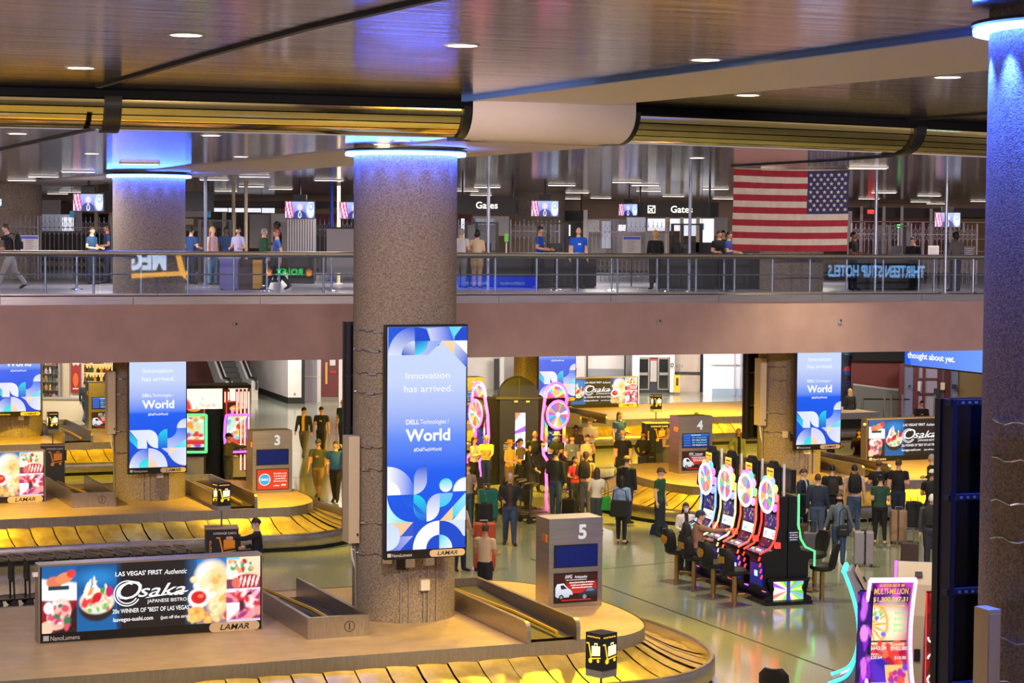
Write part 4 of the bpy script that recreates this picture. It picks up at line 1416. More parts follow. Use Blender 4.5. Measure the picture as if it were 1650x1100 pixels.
for k in range(4):
    p = NM + bx * .22 + by * (.42 + 1.1 * k)
    if k < 2:
        o = thing('slot_machine', ('slot machine on the far side of the bank with a green light edge', 'slot machine on the far side of the bank, hidden behind')[k], 'slot machine', Vector((p.x, p.y, .28)), BK + PI / 2)
        prof = [(.0, .28), (-.28, .28), (-.28, .62), (-.4, .72), (-.4, .8), (-.1, .86), (-.04, 1.05), (0, 1.4), (0, 2.0), (0.2, 2.0), (.2, .28)]
        MB().prism(prof, -.4, .4, axis='x').build('cabinet', black_m, o)
        curve_edge(o, -.41, [(-.42, .5), (-.42, .82), (-.2, .92), (-.09, 1.1), (-.03, 1.4), (-.03, 2.05)], LED_GREEN, .022)
        MB().box((0, .02, 2.3), (.5, .12, .5)).build('topper', black_m, o)
# notice on the end of the bank
o = thing('notice_plate', 'small dark notice plate with white lines on the end of the slot bank', 'notice', NM - by * .03 + Vector((0, 0, 1.45)) + bx * .12, BK)
MB().box((0, .0, 0), (.26, .02, .26)).build('plate', M('notice_blue', (20, 30, 60), .4), o)
cv = Canvas()
for k in range(4):
    cv.smudge(0, .06 - .05 * k, .2 - .02 * (k % 2), .026, (230, 236, 250), k)
cv.build('lettering', PRINT, o, (0, -.012, 0))

# chairs of the bank
seat_m = noise_mat('black_upholstery', (16, 15, 15), (24, 22, 22), 20, .65)
def slot_chair(p, rz, label, badge=0):
    o = thing('slot_chair', label, 'chair', p, rz, 'swivel chairs of the slot bank')
    MB().box((0, 0, .012), (.56, .5, .024)).build('base_plate', steel, o)
    MB().tube([(0, 0, .02), (0, 0, .66)], .052, 12).build('pedestal', M('gold_pedestal', (176, 140, 84), .28, .8), o, smooth=40)
    MB().tube([(0, -.08, .2), (-.16, -.2, .2), (-.1, -.36, .2), (.1, -.36, .2), (.16, -.2, .2), (0, -.08, .2)], .02, 6).build('foot_ring', MATS['gold_pedestal'], o, smooth=60)
    MB().lathe([(0, .64), (.2, .65), (.27, .7), (.27, .76), (.22, .8), (0, .81)], 20).build('seat', seat_m, o, smooth=50)
    rows = []
    for z, w_, y in ((.7, .15, .23), (.84, .2, .27), (1.0, .24, .3), (1.14, .23, .33), (1.24, .14, .35)):
        rows.append([(w_ * math.cos(a) , y + .05 * math.sin(a) - .12 * abs(math.cos(a)) ** 2, z) for a in [2 * PI * i / 14 for i in range(15)]])
    m = MB().grid(rows)
    m.f.append(tuple(4 * 15 + j for j in range(14)))
    m.m.append(0)
    m.build('backrest', seat_m, o, smooth=60)
    if badge:
        if badge == 1:
            MB().box((0, .355, 1.0), (.2, .02, .14)).build('back_badge', gold_m, o)
        else:
            MB().tube([(0, .34, 1.0), (0, .365, 1.0)], .11, 8).build('back_badge', gold_m, o)
    return o
ch = [(1183, 975, 1), (1149, 962, 2), (1118, 955 - 6, 1), (1090, 938, 2)]
lb = ['black swivel chair nearest the lit end of the slot bank, with a square gold badge', 'black swivel chair with an oval gold badge, second from the near end of the bank',
      'black swivel chair behind the seated player in the tan hoodie', 'black swivel chair at the far end of the bank, turned aside on the open floor']
for (x, y, b_), l_ in zip(ch, lb):
    slot_chair(P(x, y, 0), BK - PI / 2 + PI + rad(12), l_, b_)
slot_chair(P(1324, 967, 0), BK - PI / 2 + rad(-30), 'black swivel chair on the far side of the bank, nearest the teal edged machine')
slot_chair(P(1312, 945, 0) , BK - PI / 2 + rad(10), 'black swivel chair just beyond the green edge light of the bank')

# ------------------------------------------------------------------ round bank in the crowd
rb = at_ground(836, 66)
o = thing('slot_pillar', 'black arched pillar with a sunburst panel between the two tall wheel machines', 'slot pillar', rb, rad(6))
MB().box((0, 0, 1.35), (1.25, 1.0, 2.7)).build('body', black_m, o)
MB().prism([(-.62, 2.7)] + arc(0, 2.72, .62, 180, 0, 16, .62) + [(.62, 2.7)], -.3, .3, axis='y').build('arch_top', black_m, o)
MB().box((0, -.02, 2.7), (1.5, 1.04, .06)).build('ledge', dark_m, o)
MB().box((0, -.31, 3.0), (.03, .02, .6)).build('arch_rib', dark_m, o)
for s in (-.12, .25):
    MB().box((s, -.53, 2.6), (.1, .03, .05)).build('spot_lamp', led('dim_gold', (200, 170, 90), .7), o)
cv = Canvas()
ray_art(cv, -.16, 0, .16, 1.75, -.5, 1.0, 2)
cv.build('sunburst_panel', BACKLIT, o, (.02, -.505, .5))
cv = Canvas()
for k in range(4):
    cv.rect(-.08, -.02 - .05 * k, .08, .0 - .05 * k, (150, 160, 190), same=k > 0)
cv.build('notice', PRINT, o, (-.42, -.505, 1.25))
def tall_wheel(p, rz, label, e1, seed):
    o = thing('slot_machine', label, 'slot machine', p, rz, 'tall wheel machines of the round bank')
    prof = [(.25, 0), (-.45, 0), (-.4, .4), (-.5, .75), (-.25, .95), (-.16, 1.5), (-.2, 2.2), (-.3, 2.7), (.25, 2.7)]
    MB().prism(prof, -.42, .42, axis='x').build('cabinet', black_m, o)
    for s in (-1, 1):
        curve_edge(o, s * .44, [(-.44, 0), (-.42, .4), (-.52, .75), (-.28, .97), (-.19, 1.5), (-.23, 2.2), (-.33, 2.75)], e1, .05)
    cv = Canvas()
    cv.poly(arc(0, 0, .42, 0, 180, 18, .42), (250, 230, 240))
    for k in range(9):
        cv.poly(arc(0, 0, .36, 20 * k, 20 * k + 20, 2) + [(0, 0)], RAINBOW[(k * 2) % 8], same=k > 0)
    cv.poly(arc(0, .16, .16, 0, 360, 14, .1)[:-1], (250, 170, 110))
    cv.build('arch_sign', BACKLIT, o, (0, -.315, 2.72))
    MB().tube([(.44 * math.cos(a), -.3, 2.74 + .44 * math.sin(a)) for a in [PI * i / 14 for i in range(15)]], .045, 6).build('arch_light', e1, o, smooth=60)
    w_ = wheel_art(.44, seed).build('prize_wheel', SCREEN, o, (0, -.42, 2.2))
    MB().tube([(0, -.41, 2.2), (0, -.2, 2.2)], .45, 24).build('wheel_housing', dark_m, o, smooth=30)
    MB().tube([(.44 * math.cos(a), -.425, 2.2 + .44 * math.sin(a)) for a in [2 * PI * i / 24 for i in range(24)]], .03, 6, closed=True).build('wheel_rim', LED_PINK, o, smooth=60)
    cv = Canvas()
    cv.raster(reel_art(.5, .5, seed, (40, 50, 120), [(70, 90, 180), (90, 170, 140), (120, 110, 200), (230, 220, 80)], 20), -.26, 0, .26, .5)
    cv.build('screen', SCREEN, o, (0, -.2, 1.2))
    cv = Canvas()
    cv.rect(-.26, 0, .26, .2, (240, 240, 255), (220, 226, 250))
    cv.build('screen', SCREEN, o, (0, -.265, .98))
    for s in (-1, 1):
        cv = Canvas()
        for k in range(9):
            cv.rect(s * .36 - .06, .16 * k, s * .36 + .06, .16 * k + .16, RAINBOW[(k + seed) % 9], RAINBOW[(k + seed + 1) % 9])
        cv.build('side_art', BACKLIT, o, (0, -.29, 1.05))
    return o
tall_wheel(rb + Vector((-.95, -.25, 0)), rad(-62), 'tall wheel slot machine with pink edge light, facing the number two sign', LED_PINK, 31)
tall_wheel(rb + Vector((.98, -.2, 0)), rad(38), 'tall wheel slot machine with pink edge light, facing the food advert', LED_PINK, 34)

# ------------------------------------------------------------------ red striped booth
bb = at_ground(349, 64.8)
o = thing('slot_booth', 'black slot booth with red and white light stripes and glowing canopy', 'slot booth', bb, rad(14))
MB().box((0, .25, 1.5), (1.7, .7, 3.0)).build('body', matte_black, o)
MB().box((0, .1, 3.06), (2.0, 1.3, .1)).build('roof', dark_m, o)
def canopy(x0, x1, y, rz=0, px=0):
    r = Raster(26, 16, (255, 236, 214))
    r.spots(26, (0, .45, 1, 1), [(250, 200, 180), (255, 250, 240), (240, 150, 140), (255, 255, 240)], .04, .12, 77)
    r.ell(.0, 1.0, .14, .5, (230, 40, 50))
    cv = Canvas()
    cv.raster(r.a * 1.3, x0, 0, x1, .62)
    return cv.build('glowing_canopy', SCREEN, o, (px, y, 2.4), rz)
canopy(-.98, .12, -.56)
canopy(.3, .9, -.56)
for x, z0 in ((.2, .45), (.3, 1.8), (.56, 1.9), (.68, .5), (.8, .5), (.92, .5)):
    MB().box((x, -.56, (z0 + 3) / 2), (.085, .06, 3 - z0)).build('red_fin', red_m, o)
    MB().box((x, -.6, (z0 + 3) / 2 - .03), (.035, .03, 2.9 - z0)).build('light_tube', led('warm_red', (255, 150, 130), 3.5), o)
for k in range(9):
    MB().ball((.36 + .05 * math.sin(k * 2.1), -.6, .5 + .26 * k), (.06, .03, .13), 7, 5).build('pink_lamp', LED_PINK if k % 2 else led('hot_red', (255, 40, 80), 2.5), o)
def curve_slot(p, rz, label, e, seed):
    o = thing('slot_machine', label, 'slot machine', p, rz, 'curved screen machines of the striped booth')
    prof = [(.3, 0), (-.1, 0), (-.1, .72), (-.42, .78), (-.44, .86), (-.14, .95), (-.04, 1.3), (-.1, 1.75), (-.2, 1.95), (-.05, 1.96), (-.05, 2.35), (.05, 2.35), (.3, 1.8)]
    MB().prism(prof, -.36, .36, axis='x').build('cabinet', black_m, o)
    MB().box((0, -.12, .36), (.6, .04, .62)).build('knee_panel', grey_m, o)
    pr = [(-.46, .86), (-.16, .97), (-.07, 1.3), (-.12, 1.75), (-.22, 1.97)]
    for s in (-1, 1):
        curve_edge(o, s * .37, pr, e, .04)
    MB().tube([(-.37, -.22, 1.97), (.37, -.22, 1.97)], .035, 6).build('light_strip', e, o)
    MB().tube([(-.37, -.47, .86), (.37, -.47, .86)], .035, 6).build('light_strip', e, o)
    r = Raster(20, 36, (210, 240, 220))
    r.spots(30, (0, 0, 1, 1), [(250, 220, 120), (230, 60, 50), (250, 160, 60), (120, 200, 230), (255, 255, 240), (150, 80, 200)], .04, .1, seed)
    r.box(0, .72, 1, .9, (220, 50, 50))
    rows = [(-.15, .98), (-.075, 1.15), (-.055, 1.3), (-.07, 1.5), (-.11, 1.75), (-.2, 1.93)]
    cv = Canvas()
    cv.raster(r.a, -.31, 0, .31, .95)
    for i, (x, y, z) in enumerate(cv.v):
        t = z / .95 * 5
        k = min(int(t), 4)
        u = t - k
        cv.v[i] = (x, rows[k][0] * (1 - u) + rows[k + 1][0] * u - .012, rows[k][1] * (1 - u) + rows[k + 1][1] * u)
    cv.build('screen', SCREEN, o)
    MB().box((0, -.07, 2.18), (.66, .04, .42)).build('topper_frame', led('topper_red', (190, 50, 40), .8), o)
    cv = Canvas()
    cv.rect(-.29, -.17, .29, .17, (20, 14, 24))
    cv.poly(arc(0, -.02, .22, 0, 360, 16, .1)[:-1], (250, 150, 30))
    cv.smudge(0, -.05, .36, .07, (255, 226, 90), seed)
    cv.build('topper_screen', SCREEN, o, (0, -.093, 2.18))
    return o
curve_slot(bb + Vector((-.62, -.5, .25)), rad(8), 'curved slot machine edged in green light at the striped booth', LED_GREEN, 3)
curve_slot(bb + Vector((.62, -.35, .25)), rad(28), 'curved slot machine edged in violet light where the man in the olive hoodie plays', LED_VIOLET, 6)
MB().box((0, -.35, .125), (2.2, 1.3, .25)).build('plinth', matte_black, o)

# ------------------------------------------------------------------ tall curved machines close to the camera
def tall_curve(p, rz, label, e, front=True, seed=0):
    o = thing('slot_machine', label, 'slot machine', p, rz, 'tall curved machines beside the near column')
    prof = [(-.42, .6), (-.12, .76), (.02, 1.15), (.04, 1.6), (-.06, 2.05), (-.2, 2.42)]
    back = [(-.12, 2.44), (.1, 2.1), (.22, 1.6), (.24, 0), (-.12, 0), (-.12, .55), (-.44, .55)]
    MB().prism([(q.x, q.y) for q in spline([Vector(q) for q in prof], 8)] + back, -.36, .36, axis='x').build('cabinet', M('lilac_shell', (150, 140, 160), .4), o)
    bp = [(-.05, 2.44), (.13, 2.1), (.245, 1.6), (.26, .1)]
    MB().prism(bp + [(a - .01, z) for a, z in bp[::-1]], -.33, .33, axis='x').build('back_panel', cream_m, o)
    MB().box((0, .265, .95), (.1, .02, .2)).build('vent', dark_m, o)
    s_ = MB().box((0, 0, 0), (.12, .02, .09)).build('latch', dark_m, o)
    s_.location = (0, .085, 2.26)
    s_.rotation_euler = (rad(28), 0, 0)
    for s in (-1, 1):
        pts = [(s * .37, y - .03, z) for y, z in spline([Vector(q) for q in prof], 5)]
        m = MB().tube(pts, .03, 6)
        m.build('light_strip', e, o, smooth=60)
    if front:
        MB().tube([(-.37, -.235, 2.43), (.37, -.235, 2.43)], .04, 8).build('top_light', e, o, smooth=60)
        r = Raster(60, 150, (120, 20, 120))
        r.lingrad(0, 0, 1, .55, (140, 20, 150), (200, 20, 110))
        r.lingrad(0, .55, 1, 1, (220, 20, 60), (120, 20, 110))
        r.spots(26, (0, 0, 1, .2), [(90, 20, 140), (200, 60, 200), (60, 10, 100)], .02, .07, seed + 2)
        r.ell(.55, .42, .4, .2, (255, 240, 200), 0, .9)
        r.ell(.05, .42, .46, .2, (240, 170, 20))
        r.ell(.05, .42, .4, .175, (250, 236, 200))
        for k in range(7):
            a = -1.4 + .45 * k
            r.ell(.05 + .22 * math.cos(a), .42 + .1 * math.sin(a), .2, .008, (240, 170, 20), math.atan2(math.sin(a), math.cos(a)))
        r.spots(10, (.05, .28, .4, .55), [(120, 220, 120), (120, 110, 230), (250, 250, 240)], .015, .03, 4)
        r.box(0, .565, 1, .58, (20, 8, 16))
        r.spots(24, (0, .6, 1, .85), [(240, 60, 50), (180, 10, 60), (250, 110, 60)], .02, .06, seed + 5)
        r.spots(16, (0, .75, .5, .95), [(50, 30, 170), (90, 40, 200)], .03, .07, seed + 6)
        r.box(.42, .78, 1, .94, (240, 200, 120))
        r.spots(14, (.45, .8, .97, .92), [(190, 40, 160), (130, 60, 200), (240, 90, 60)], .02, .035, 3)
        r.box(0, .93, .4, 1, (240, 240, 250))
        cv = Canvas()
        H_ = 1.76
        cv.raster(r.a * 1.1, -.31, 0, .31, H_)
        y = lambda f: H_ * (1 - f)
        cv.smudge(0, y(.06), .4, .05, (240, 170, 60), 3)
        cv.text('MULTI-MILLION', 0, y(.13), .1, (255, 200, 50), .55, bold=.02)
        cv.text('$1,300,597.31', 0, y(.2), .075, (255, 220, 60), .56, bold=.02)
        cv.smudge(.02, y(.25), .46, .03, (255, 200, 90), 4)
        for k, t in enumerate(('$42,745.11', '$6,031.14', '$642.79', '$103.59')):
            cv.text(t, .29, y(.32 + .055 * k), .04, (110, 240, 130), .2, 'r', bold=.015)
        for x, f, t, sz in ((-.29, .6, 'SUPER', .035), (.1, .61, 'GRAND', .035), (-.29, .645, '$643.24', .06), (.04, .65, '$102.80', .06), (-.29, .69, 'MAJOR', .028), (-.29, .725, '$20.64', .05), (.1, .73, '$10.00', .05)):
            cv.text(t, x, y(f), sz, (255, 250, 240), None, 'l', bold=.015)
        pr = spline([Vector(q) for q in prof], 8)
        zs = [p.y for p in pr]
        for i, (x, yy, z) in enumerate(cv.v):
            zz = .66 + z
            yv = float(np.interp(zz, zs, [p.x for p in pr]))
            cv.v[i] = (x, yv + yy * 2 - .012, zz)
        cv.build('screen', SCREEN, o)
    return o
sp = at_ground(1440, 33.1)
tall_curve(sp, rad(6), 'tall curved slot machine with pink frame and jackpot screen facing the camera', led('pale_pink', (255, 150, 235), 3), True, 1)
tall_curve(at_ground(1392, 34.0), rad(-102), 'tall curved slot machine seen from the side with a teal light edge', LED_TEAL, True, 7)
tall_curve(at_ground(1488, 34.6), rad(168), 'tall curved slot machine showing its cream back, behind the pink framed one', LED_VIOLET, False, 9)
# flanking light boards
def side_board(p, rz, label, red):
    o = thing('light_board', label, 'light board', p, rz)
    hgt = 2.25
    pts = [(-.13 + .0, 0), (.13, 0), (.12, hgt * .6), (.15, hgt), (-.07, hgt), (-.11, hgt * .6)]
    MB().prism(pts, 0, .06, axis='y').build('board', black_m, o)
    cv = Canvas()
    r = Raster(16, 70, (120, 10, 14) if red else (60, 20, 130))
    if red:
        r.spots(60, (0, 0, 1, 1), [(200, 30, 24), (60, 6, 10), (150, 16, 16), (90, 8, 12)], .02, .05, 3)
        r.box(0, 0, .1, 1, (255, 70, 50))
        r.box(.86, 0, 1, .14, (255, 120, 90))
    else:
        r.spots(40, (0, 0, 1, 1), [(150, 40, 220), (40, 10, 90), (220, 110, 250), (30, 20, 80)], .02, .07, 8)
        r.ell(.5, .3, .3, .06, (250, 150, 250))
        r.ell(.5, .55, .2, .08, (240, 120, 240))
        r.lingrad(0, .82, 1, 1, (160, 60, 210), (250, 200, 250))
    cv.raster(r.a, -.1, 0.02, .12, hgt - .02)
    cv.build('lit_art', SCREEN, o, (0, -.003, 0))
    if red:
        for k in range(6):
            z = hgt - .4 - .33 * k
            a0 = (-110, 170, 0, 60, -90, 180)[k]
            MB().tube([(.01 + .07 * math.cos(rad(a0 + a)), -.03, z + .07 * math.sin(rad(a0 + a))) for a in range(0, 200, 20)], .014, 6).build('ring_shape', LED_WHITE, o)
    return o
side_board(at_ground(1400, 32.95), rad(-8), 'purple lit art board flanking the pink framed slot machine', False)
side_board(at_ground(1510, 32.9), rad(10), 'red lit board with curved white shapes flanking the pink framed slot machine', True)
# teal seat edge: rounded chair top at the bottom edge of the view
slot_chair(P(1250, 1200, 0) - Vector((0, 0, 0)), rad(160), 'dark chair whose rounded top peeps in before the near slot machines')
# ------------------------------------------------------------------ railing on the bridge edge
glass = bpy.data.materials.new('clear_glass')
glass.use_nodes = True
t = glass.node_tree
t.nodes.clear()
out = t.nodes.new('ShaderNodeOutputMaterial')
mx = t.nodes.new('ShaderNodeMixShader')
fr = t.nodes.new('ShaderNodeFresnel')
fr.inputs[0].default_value = 1.5
tr = t.nodes.new('ShaderNodeBsdfTransparent')
tr.inputs[0].default_value = (.9, .93, .96, 1)
gl = t.nodes.new('ShaderNodeBsdfGlossy')
gl.inputs['Roughness'].default_value = 0.015
t.links.new(fr.outputs[0], mx.inputs[0])
t.links.new(tr.outputs[0], mx.inputs[1])
t.links.new(gl.outputs[0], mx.inputs[2])
t.links.new(mx.outputs[0], out.inputs[0])
rail_m = M('handrail_steel', (205, 198, 192), .3, .9)
post_m = M('satin_post', (170, 178, 196), .35, .7)
def Bl(o, s, n, z):
    return B(s, n, z)
gr = thing('glass_railing', 'glass railing with steel handrail along the bridge edge', 'railing', B(0, 0, ZU), BANG)
for i in range(-3, 14):
    MB().box((i * 2.4 + 1.2, .05, .55), (2.37, .014, 1.0)).build('glass_panel', glass, gr)
for i in range(-2, 9):
    MB().tube([(i * 3.8, .02, 1.06), (i * 3.8 + 3.79, .02, 1.06)], .055, 10).build('handrail', rail_m, gr, smooth=60)
    MB().box((i * 3.8 + 1.9, .05, .03), (3.79, .06, .07)).build('base_channel', steel_h, gr)
gd = thing('guard_rail', 'steel post and pipe guard rail standing behind the glass', 'railing', B(0, .75, ZU), BANG)
for i in range(-3, 27):
    s = i * 1.18
    MB().tube([(s, 0, 0), (s, 0, .98)], .032, 8).build('post', post_m, gd, smooth=60)
    MB().lathe([(0, .015), (.09, .012), (.1, 0)], 10, c=(s, 0, 0)).build('post_foot', post_m, gd)
for i in range(-1, 8):
    MB().tube([(i * 3.9 - 1, 0, .52), (i * 3.9 + 2.88, 0, .52)], .022, 6).build('mid_rail', post_m, gd)
    MB().tube([(i * 3.9 - 1, 0, .98), (i * 3.9 + 2.88, 0, .98)], .03, 6).build('top_rail', post_m, gd)

# ------------------------------------------------------------------ checkpoint hall
def up(px, d, z=ZU):
    p = D(px, 500, d)
    return Vector((p.x, p.y, z))
def hz(py, px, d):
    return D(px, py, d).z
def facing(px, d):
    p = up(px, d)
    return math.atan2(-p.x, p.y) * -1 * 0
wallm = noise_mat('tan_wall', (150, 128, 104), (160, 138, 114), 1.2, .7)
maroon = noise_mat('maroon_wall', (98, 46, 44), (108, 52, 50), 1.5, .6)
lit_win = M('lit_window', (230, 232, 240), .4, emit=(226, 230, 244), es=1.0)
lit_dim = M('lit_pane', (170, 176, 190), .4, emit=(150, 160, 180), es=.35)
offw = M('pale_panel', (190, 186, 184), .5)
pale_b = M('pale_booth', (150, 146, 146), .5)
dk_hdr = M('dark_header', (52, 40, 38), .6)
WY = 95.0
back = struct('wall_back', MB().box((3, WY + 1.2, 7.9), (76, .3, 3.6)), wallm)
def slab(px0, px1, y0, y1, d, mat, name='wall_panel', th=.12, par=None):
    a, b = D(px0, y0, d), D(px1, y1, d)
    z0, z1 = min(a.z, b.z), max(a.z, b.z)
    o = MB().box(((a.x + b.x) / 2, d + th / 2, (z0 + z1) / 2), (abs(b.x - a.x), th, z1 - z0)).build(name, mat)
    o.parent = par
    return o
def deco(*a, **k):
    return slab(*a, par=back, **k)
# things seen on the back wall, from left to right
for a in ((62, 98, 322, 348, 94, offw), (98, 130, 328, 350, 94, maroon), (64, 112, 345, 378, 92, lit_dim), (100, 118, 350, 372, 91.8, lit_win), (118, 132, 340, 372, 93, offw),
          (132, 182, 344, 366, 92, matte_black), (152, 158, 340, 410, 91, cream_m), (176, 182, 342, 410, 91, cream_m), (62, 182, 372, 420, 91, dark_m),
          (296, 340, 340, 350, 93, offw), (298, 312, 352, 362, 92, cream_m), (296, 345, 366, 412, 92, pale_b), (300, 318, 372, 400, 91.5, dark_m), (345, 366, 335, 341, 91, lit_win), (368, 420, 335, 342, 91, lit_win), (422, 442, 335, 343, 91, lit_win),
          (340, 560, 323, 334, 91.5, dk_hdr), (350, 396, 343, 410, 92, dark_m), (358, 364, 342, 410, 91, cream_m), (376, 380, 342, 410, 91, cream_m), (402, 437, 345, 400, 90, pale_b), (437, 470, 344, 404, 89.5, offw), (441, 465, 358, 404, 89.3, pale_b), (470, 560, 344, 372, 92, maroon),
          (500, 560, 362, 412, 91.5, dark_m),
          (738, 760, 345, 362, 92, maroon), (762, 820, 348, 380, 92, offw), (766, 796, 352, 380, 91.8, lit_dim), (738, 800, 362, 412, 91.5, pale_b), (743, 748, 352, 412, 90.5, lit_win),
          (902, 908, 338, 410, 91, offw), (940, 946, 338, 410, 91, offw), (908, 940, 358, 412, 92, dark_m), (915, 919, 362, 380, 90, lit_win),
          (946, 1060, 352, 412, 92, pale_b), (948, 966, 354, 374, 91, offw), (970, 984, 356, 400, 91, lit_dim), (996, 1008, 362, 372, 90, lit_win), (1010, 1040, 350, 374, 91, lit_dim), (1044, 1072, 352, 372, 91, lit_win), (1040, 1076, 374, 412, 91, pale_b),
          (1072, 1078, 350, 412, 90, cream_m), (1080, 1098, 352, 372, 90.5, lit_win), (1102, 1122, 352, 380, 90.5, lit_win), (1128, 1150, 352, 392, 90.5, lit_win), (1152, 1172, 350, 380, 90.5, pale_b), (1096, 1101, 350, 412, 90, cream_m), (1122, 1127, 350, 412, 90, cream_m), (1080, 1160, 390, 412, 90, dark_m),
          (1368, 1590, 336, 412, 91, maroon), (1368, 1590, 334, 352, 90.5, dk_hdr), (1530, 1590, 350, 412, 90.5, M('ochre_wall', (120, 96, 62), .7))):
    deco(*a)
for x, y0, y1 in ((1388, 332, 412), (1424, 332, 412), (1453, 332, 412), (1463, 358, 412), (1487, 358, 412), (1500, 336, 412), (1553, 358, 374), (1531, 366, 412)):
    deco(x - 1.6, x + 1.6, y0, y1, 89.8, offw, name='mullion')
deco(1368, 1590, 356, 359, 89.8, offw, name='transom')
for x0, x1 in ((1366, 1372),):
    deco(x0, x1, 340, 412, 89.5, offw, name='mullion')
for y in (384, 404):
    deco(1500, 1590, y, y + 1.6, 89.7, offw, name='guard_bar')
def small(name, label, cat, px, py, d, size, mat, kids=()):
    p = D(px, py, d)
    o = thing(name, label, cat, p)
    MB().box((0, 0, 0), size).build('body', mat, o)
    for nm, c, s, m in kids:
        MB().box(c, s).build(nm, m, o)
    return o
small('exit_sign', 'small red glowing sign on the dark header beside the flag', 'sign', 1403, 341, 89, (.26, .08, .16), led('exit_red', (255, 30, 20), 2.5), (('bracket', (0, 0, .3), (.05, .05, .5), dark_m), ('hanger', (0, 0, .6), (.03, .03, 1.2), dark_m)))
small('signal_lamp', 'small green signal lamp above the checkpoint booth beside the flag', 'lamp', 1448, 364, 72, (.1, .06, .1), LED_GREEN, (('lamp_post', (0, .03, -1.0), (.04, .04, 2.0), offw),))
# hanging screens
tv = Raster(36, 22, (120, 150, 235))
tv.lingrad(0, 0, 1, 1, (170, 190, 250), (90, 110, 220))
for k in range(3):
    tv.half(-1, .34, .03 + .075 * k, (250, 240, 250) if k % 2 else (200, 30, 110), .02) if False else None
tv.box(0, 0, .05, 1, (250, 240, 250))
for x, c in ((.0, (214, 40, 140)), (.055, (250, 244, 250)), (.11, (206, 30, 130)), (.165, (250, 244, 250)), (.2, (206, 60, 170))):
    m_ = (np.abs(tv.x - (x + .12 * tv.y ** 1.4)) < .027).astype(float)
    tv.put(m_, c)
tv.ell(.5, .95, .24, .42, (20, 44, 130))
tv.ell(.5, .82, .05, .26, (240, 244, 255))
tv.ell(.5, .8, .018, .2, (30, 50, 140))
tv.ell(.5, .33, .1, .2, (232, 214, 224))
tv.ell(.87, .5, .14, .5, (226, 236, 255))
tv.ell(.88, .3, .08, .2, (90, 150, 230))
tv.ell(.88, .3, .055, .14, (236, 244, 255))
tv.box(.34, .86, .66, .9, (245, 248, 255))
cv = Canvas()
cv.raster(tv.a * 1.1, -.42, -.235, .42, .235)
TVM = cv.mesh('screen', SCREEN)
def tvset(px, py, wpx, label, turn=0.0, d=64.0):
    s = wpx * d / F / .88
    p = D(px, py, d)
    o = thing('hanging_screen', label, 'screen', p, turn, 'screens over the checkpoint')
    MB().box((0, .05, 0), (.88, .09, .52)).build('housing', black_m, o)
    link('screen', TVM, o).location = (0, .003, 0)
    zt = (ZL - p.z) / s
    MB().box((0, .08, .36), (.38, .2, .17)).build('mount_box', dark_m, o)
    MB().tube([(0, .09, .3), (0, .09, zt)], .03, 6).build('drop_pole', dark_m, o)
    o.scale = (s, s, s)
    return o
tvset(142, 326, 50, 'hanging screen between the tan column and the blue lit column')
tvset(-8, 326, 22, 'hanging screen cut off by the picture edge', 0, 60)
tvset(483, 338, 49, 'hanging screen above the grey shutter box')
tvset(571, 339, 49, 'hanging screen half hidden by the near speckled column')
tvset(878, 336, 45, 'hanging screen between the two gate signs, facing straight on')
tvset(1012, 338, 34, 'hanging screen turned away, touching the gate sign with the aeroplane', rad(-28))
tvset(1527, 354, 42, 'hanging screen over the maroon storefront')
# gate signs
sign_l = M('sign_letters', (255, 252, 236), .4, emit=(255, 250, 232), es=1.5)
def gate_sign(px0, px1, py0, py1, d, label, texts, icon=None):
    a, b = D(px0, py0, d), D(px1, py1, d)
    w_, h_ = b.x - a.x, abs(a.z - b.z)
    o = thing('gate_sign', label, 'sign', ((a.x + b.x) / 2, d, (a.z + b.z) / 2))
    MB().box((0, .14, 0), (w_, .28, h_)).build('box', dark_m, o)
    for s in (-.4, .4):
        MB().tube([(s * w_, .14, h_ / 2), (s * w_, .14, ZL - (a.z + b.z) / 2)], .03, 6).build('hanger', dark_m, o)
    cv = Canvas()
    for t, px, hp in texts:
        cv.text(t, D(px, py0, d).x - (a.x + b.x) / 2, -h_ * .2, hp * h_, (255, 250, 234), None, 'l', bold=.015)
    if icon:
        x = D(icon, py0, d).x - (a.x + b.x) / 2
        q = h_ * .26
        for x0, y0, x1, y1 in ((-q, -q, q, -q + .03), (-q, q - .03, q, q), (-q, -q, -q + .03, q), (q - .03, -q, q, q)):
            cv.rect(x + x0, y0, x + x1, y1, (255, 250, 234))
        pl_ = [(-.75, -.6), (.55, .7), (.78, .78), (.7, .55), (-.6, -.75)]
        cv.poly([(x + p * q, r * q) for p, r in pl_], (255, 250, 234))
        cv.poly([(x + p * q, r * q) for p, r in ((.1, .2), (-.75, .35), (-.75, .18), (-.15, -.1))], (255, 250, 234))
        cv.poly([(x + p * q, r * q) for p, r in ((.2, .1), (.35, -.75), (.18, -.75), (-.1, -.15))], (255, 250, 234))
    cv.build('lettering', BACKLIT, o, (0, -.003, 0))
    return o
gate_sign(735, 836, 317, 344, 66, 'dark overhead sign reading Gates beside the near speckled column', [('Gates', 767, .42)])
gate_sign(1018, 1158, 325, 350, 66, 'dark overhead sign with an aeroplane symbol and the word Gates', [('Gates', 1081, .46)], 1050)
gate_sign(240, 343, 308, 340, 66, 'dark overhead sign beside the blue lit column, only its last letter showing', [('Gates', 243, .4)])
gate_sign(168, 186, 308, 339, 66.5, 'end of a dark overhead sign left of the blue lit column', [])
gate_sign(906, 940, 339, 356, 80, 'small dark sign board far back between two pale posts', [])
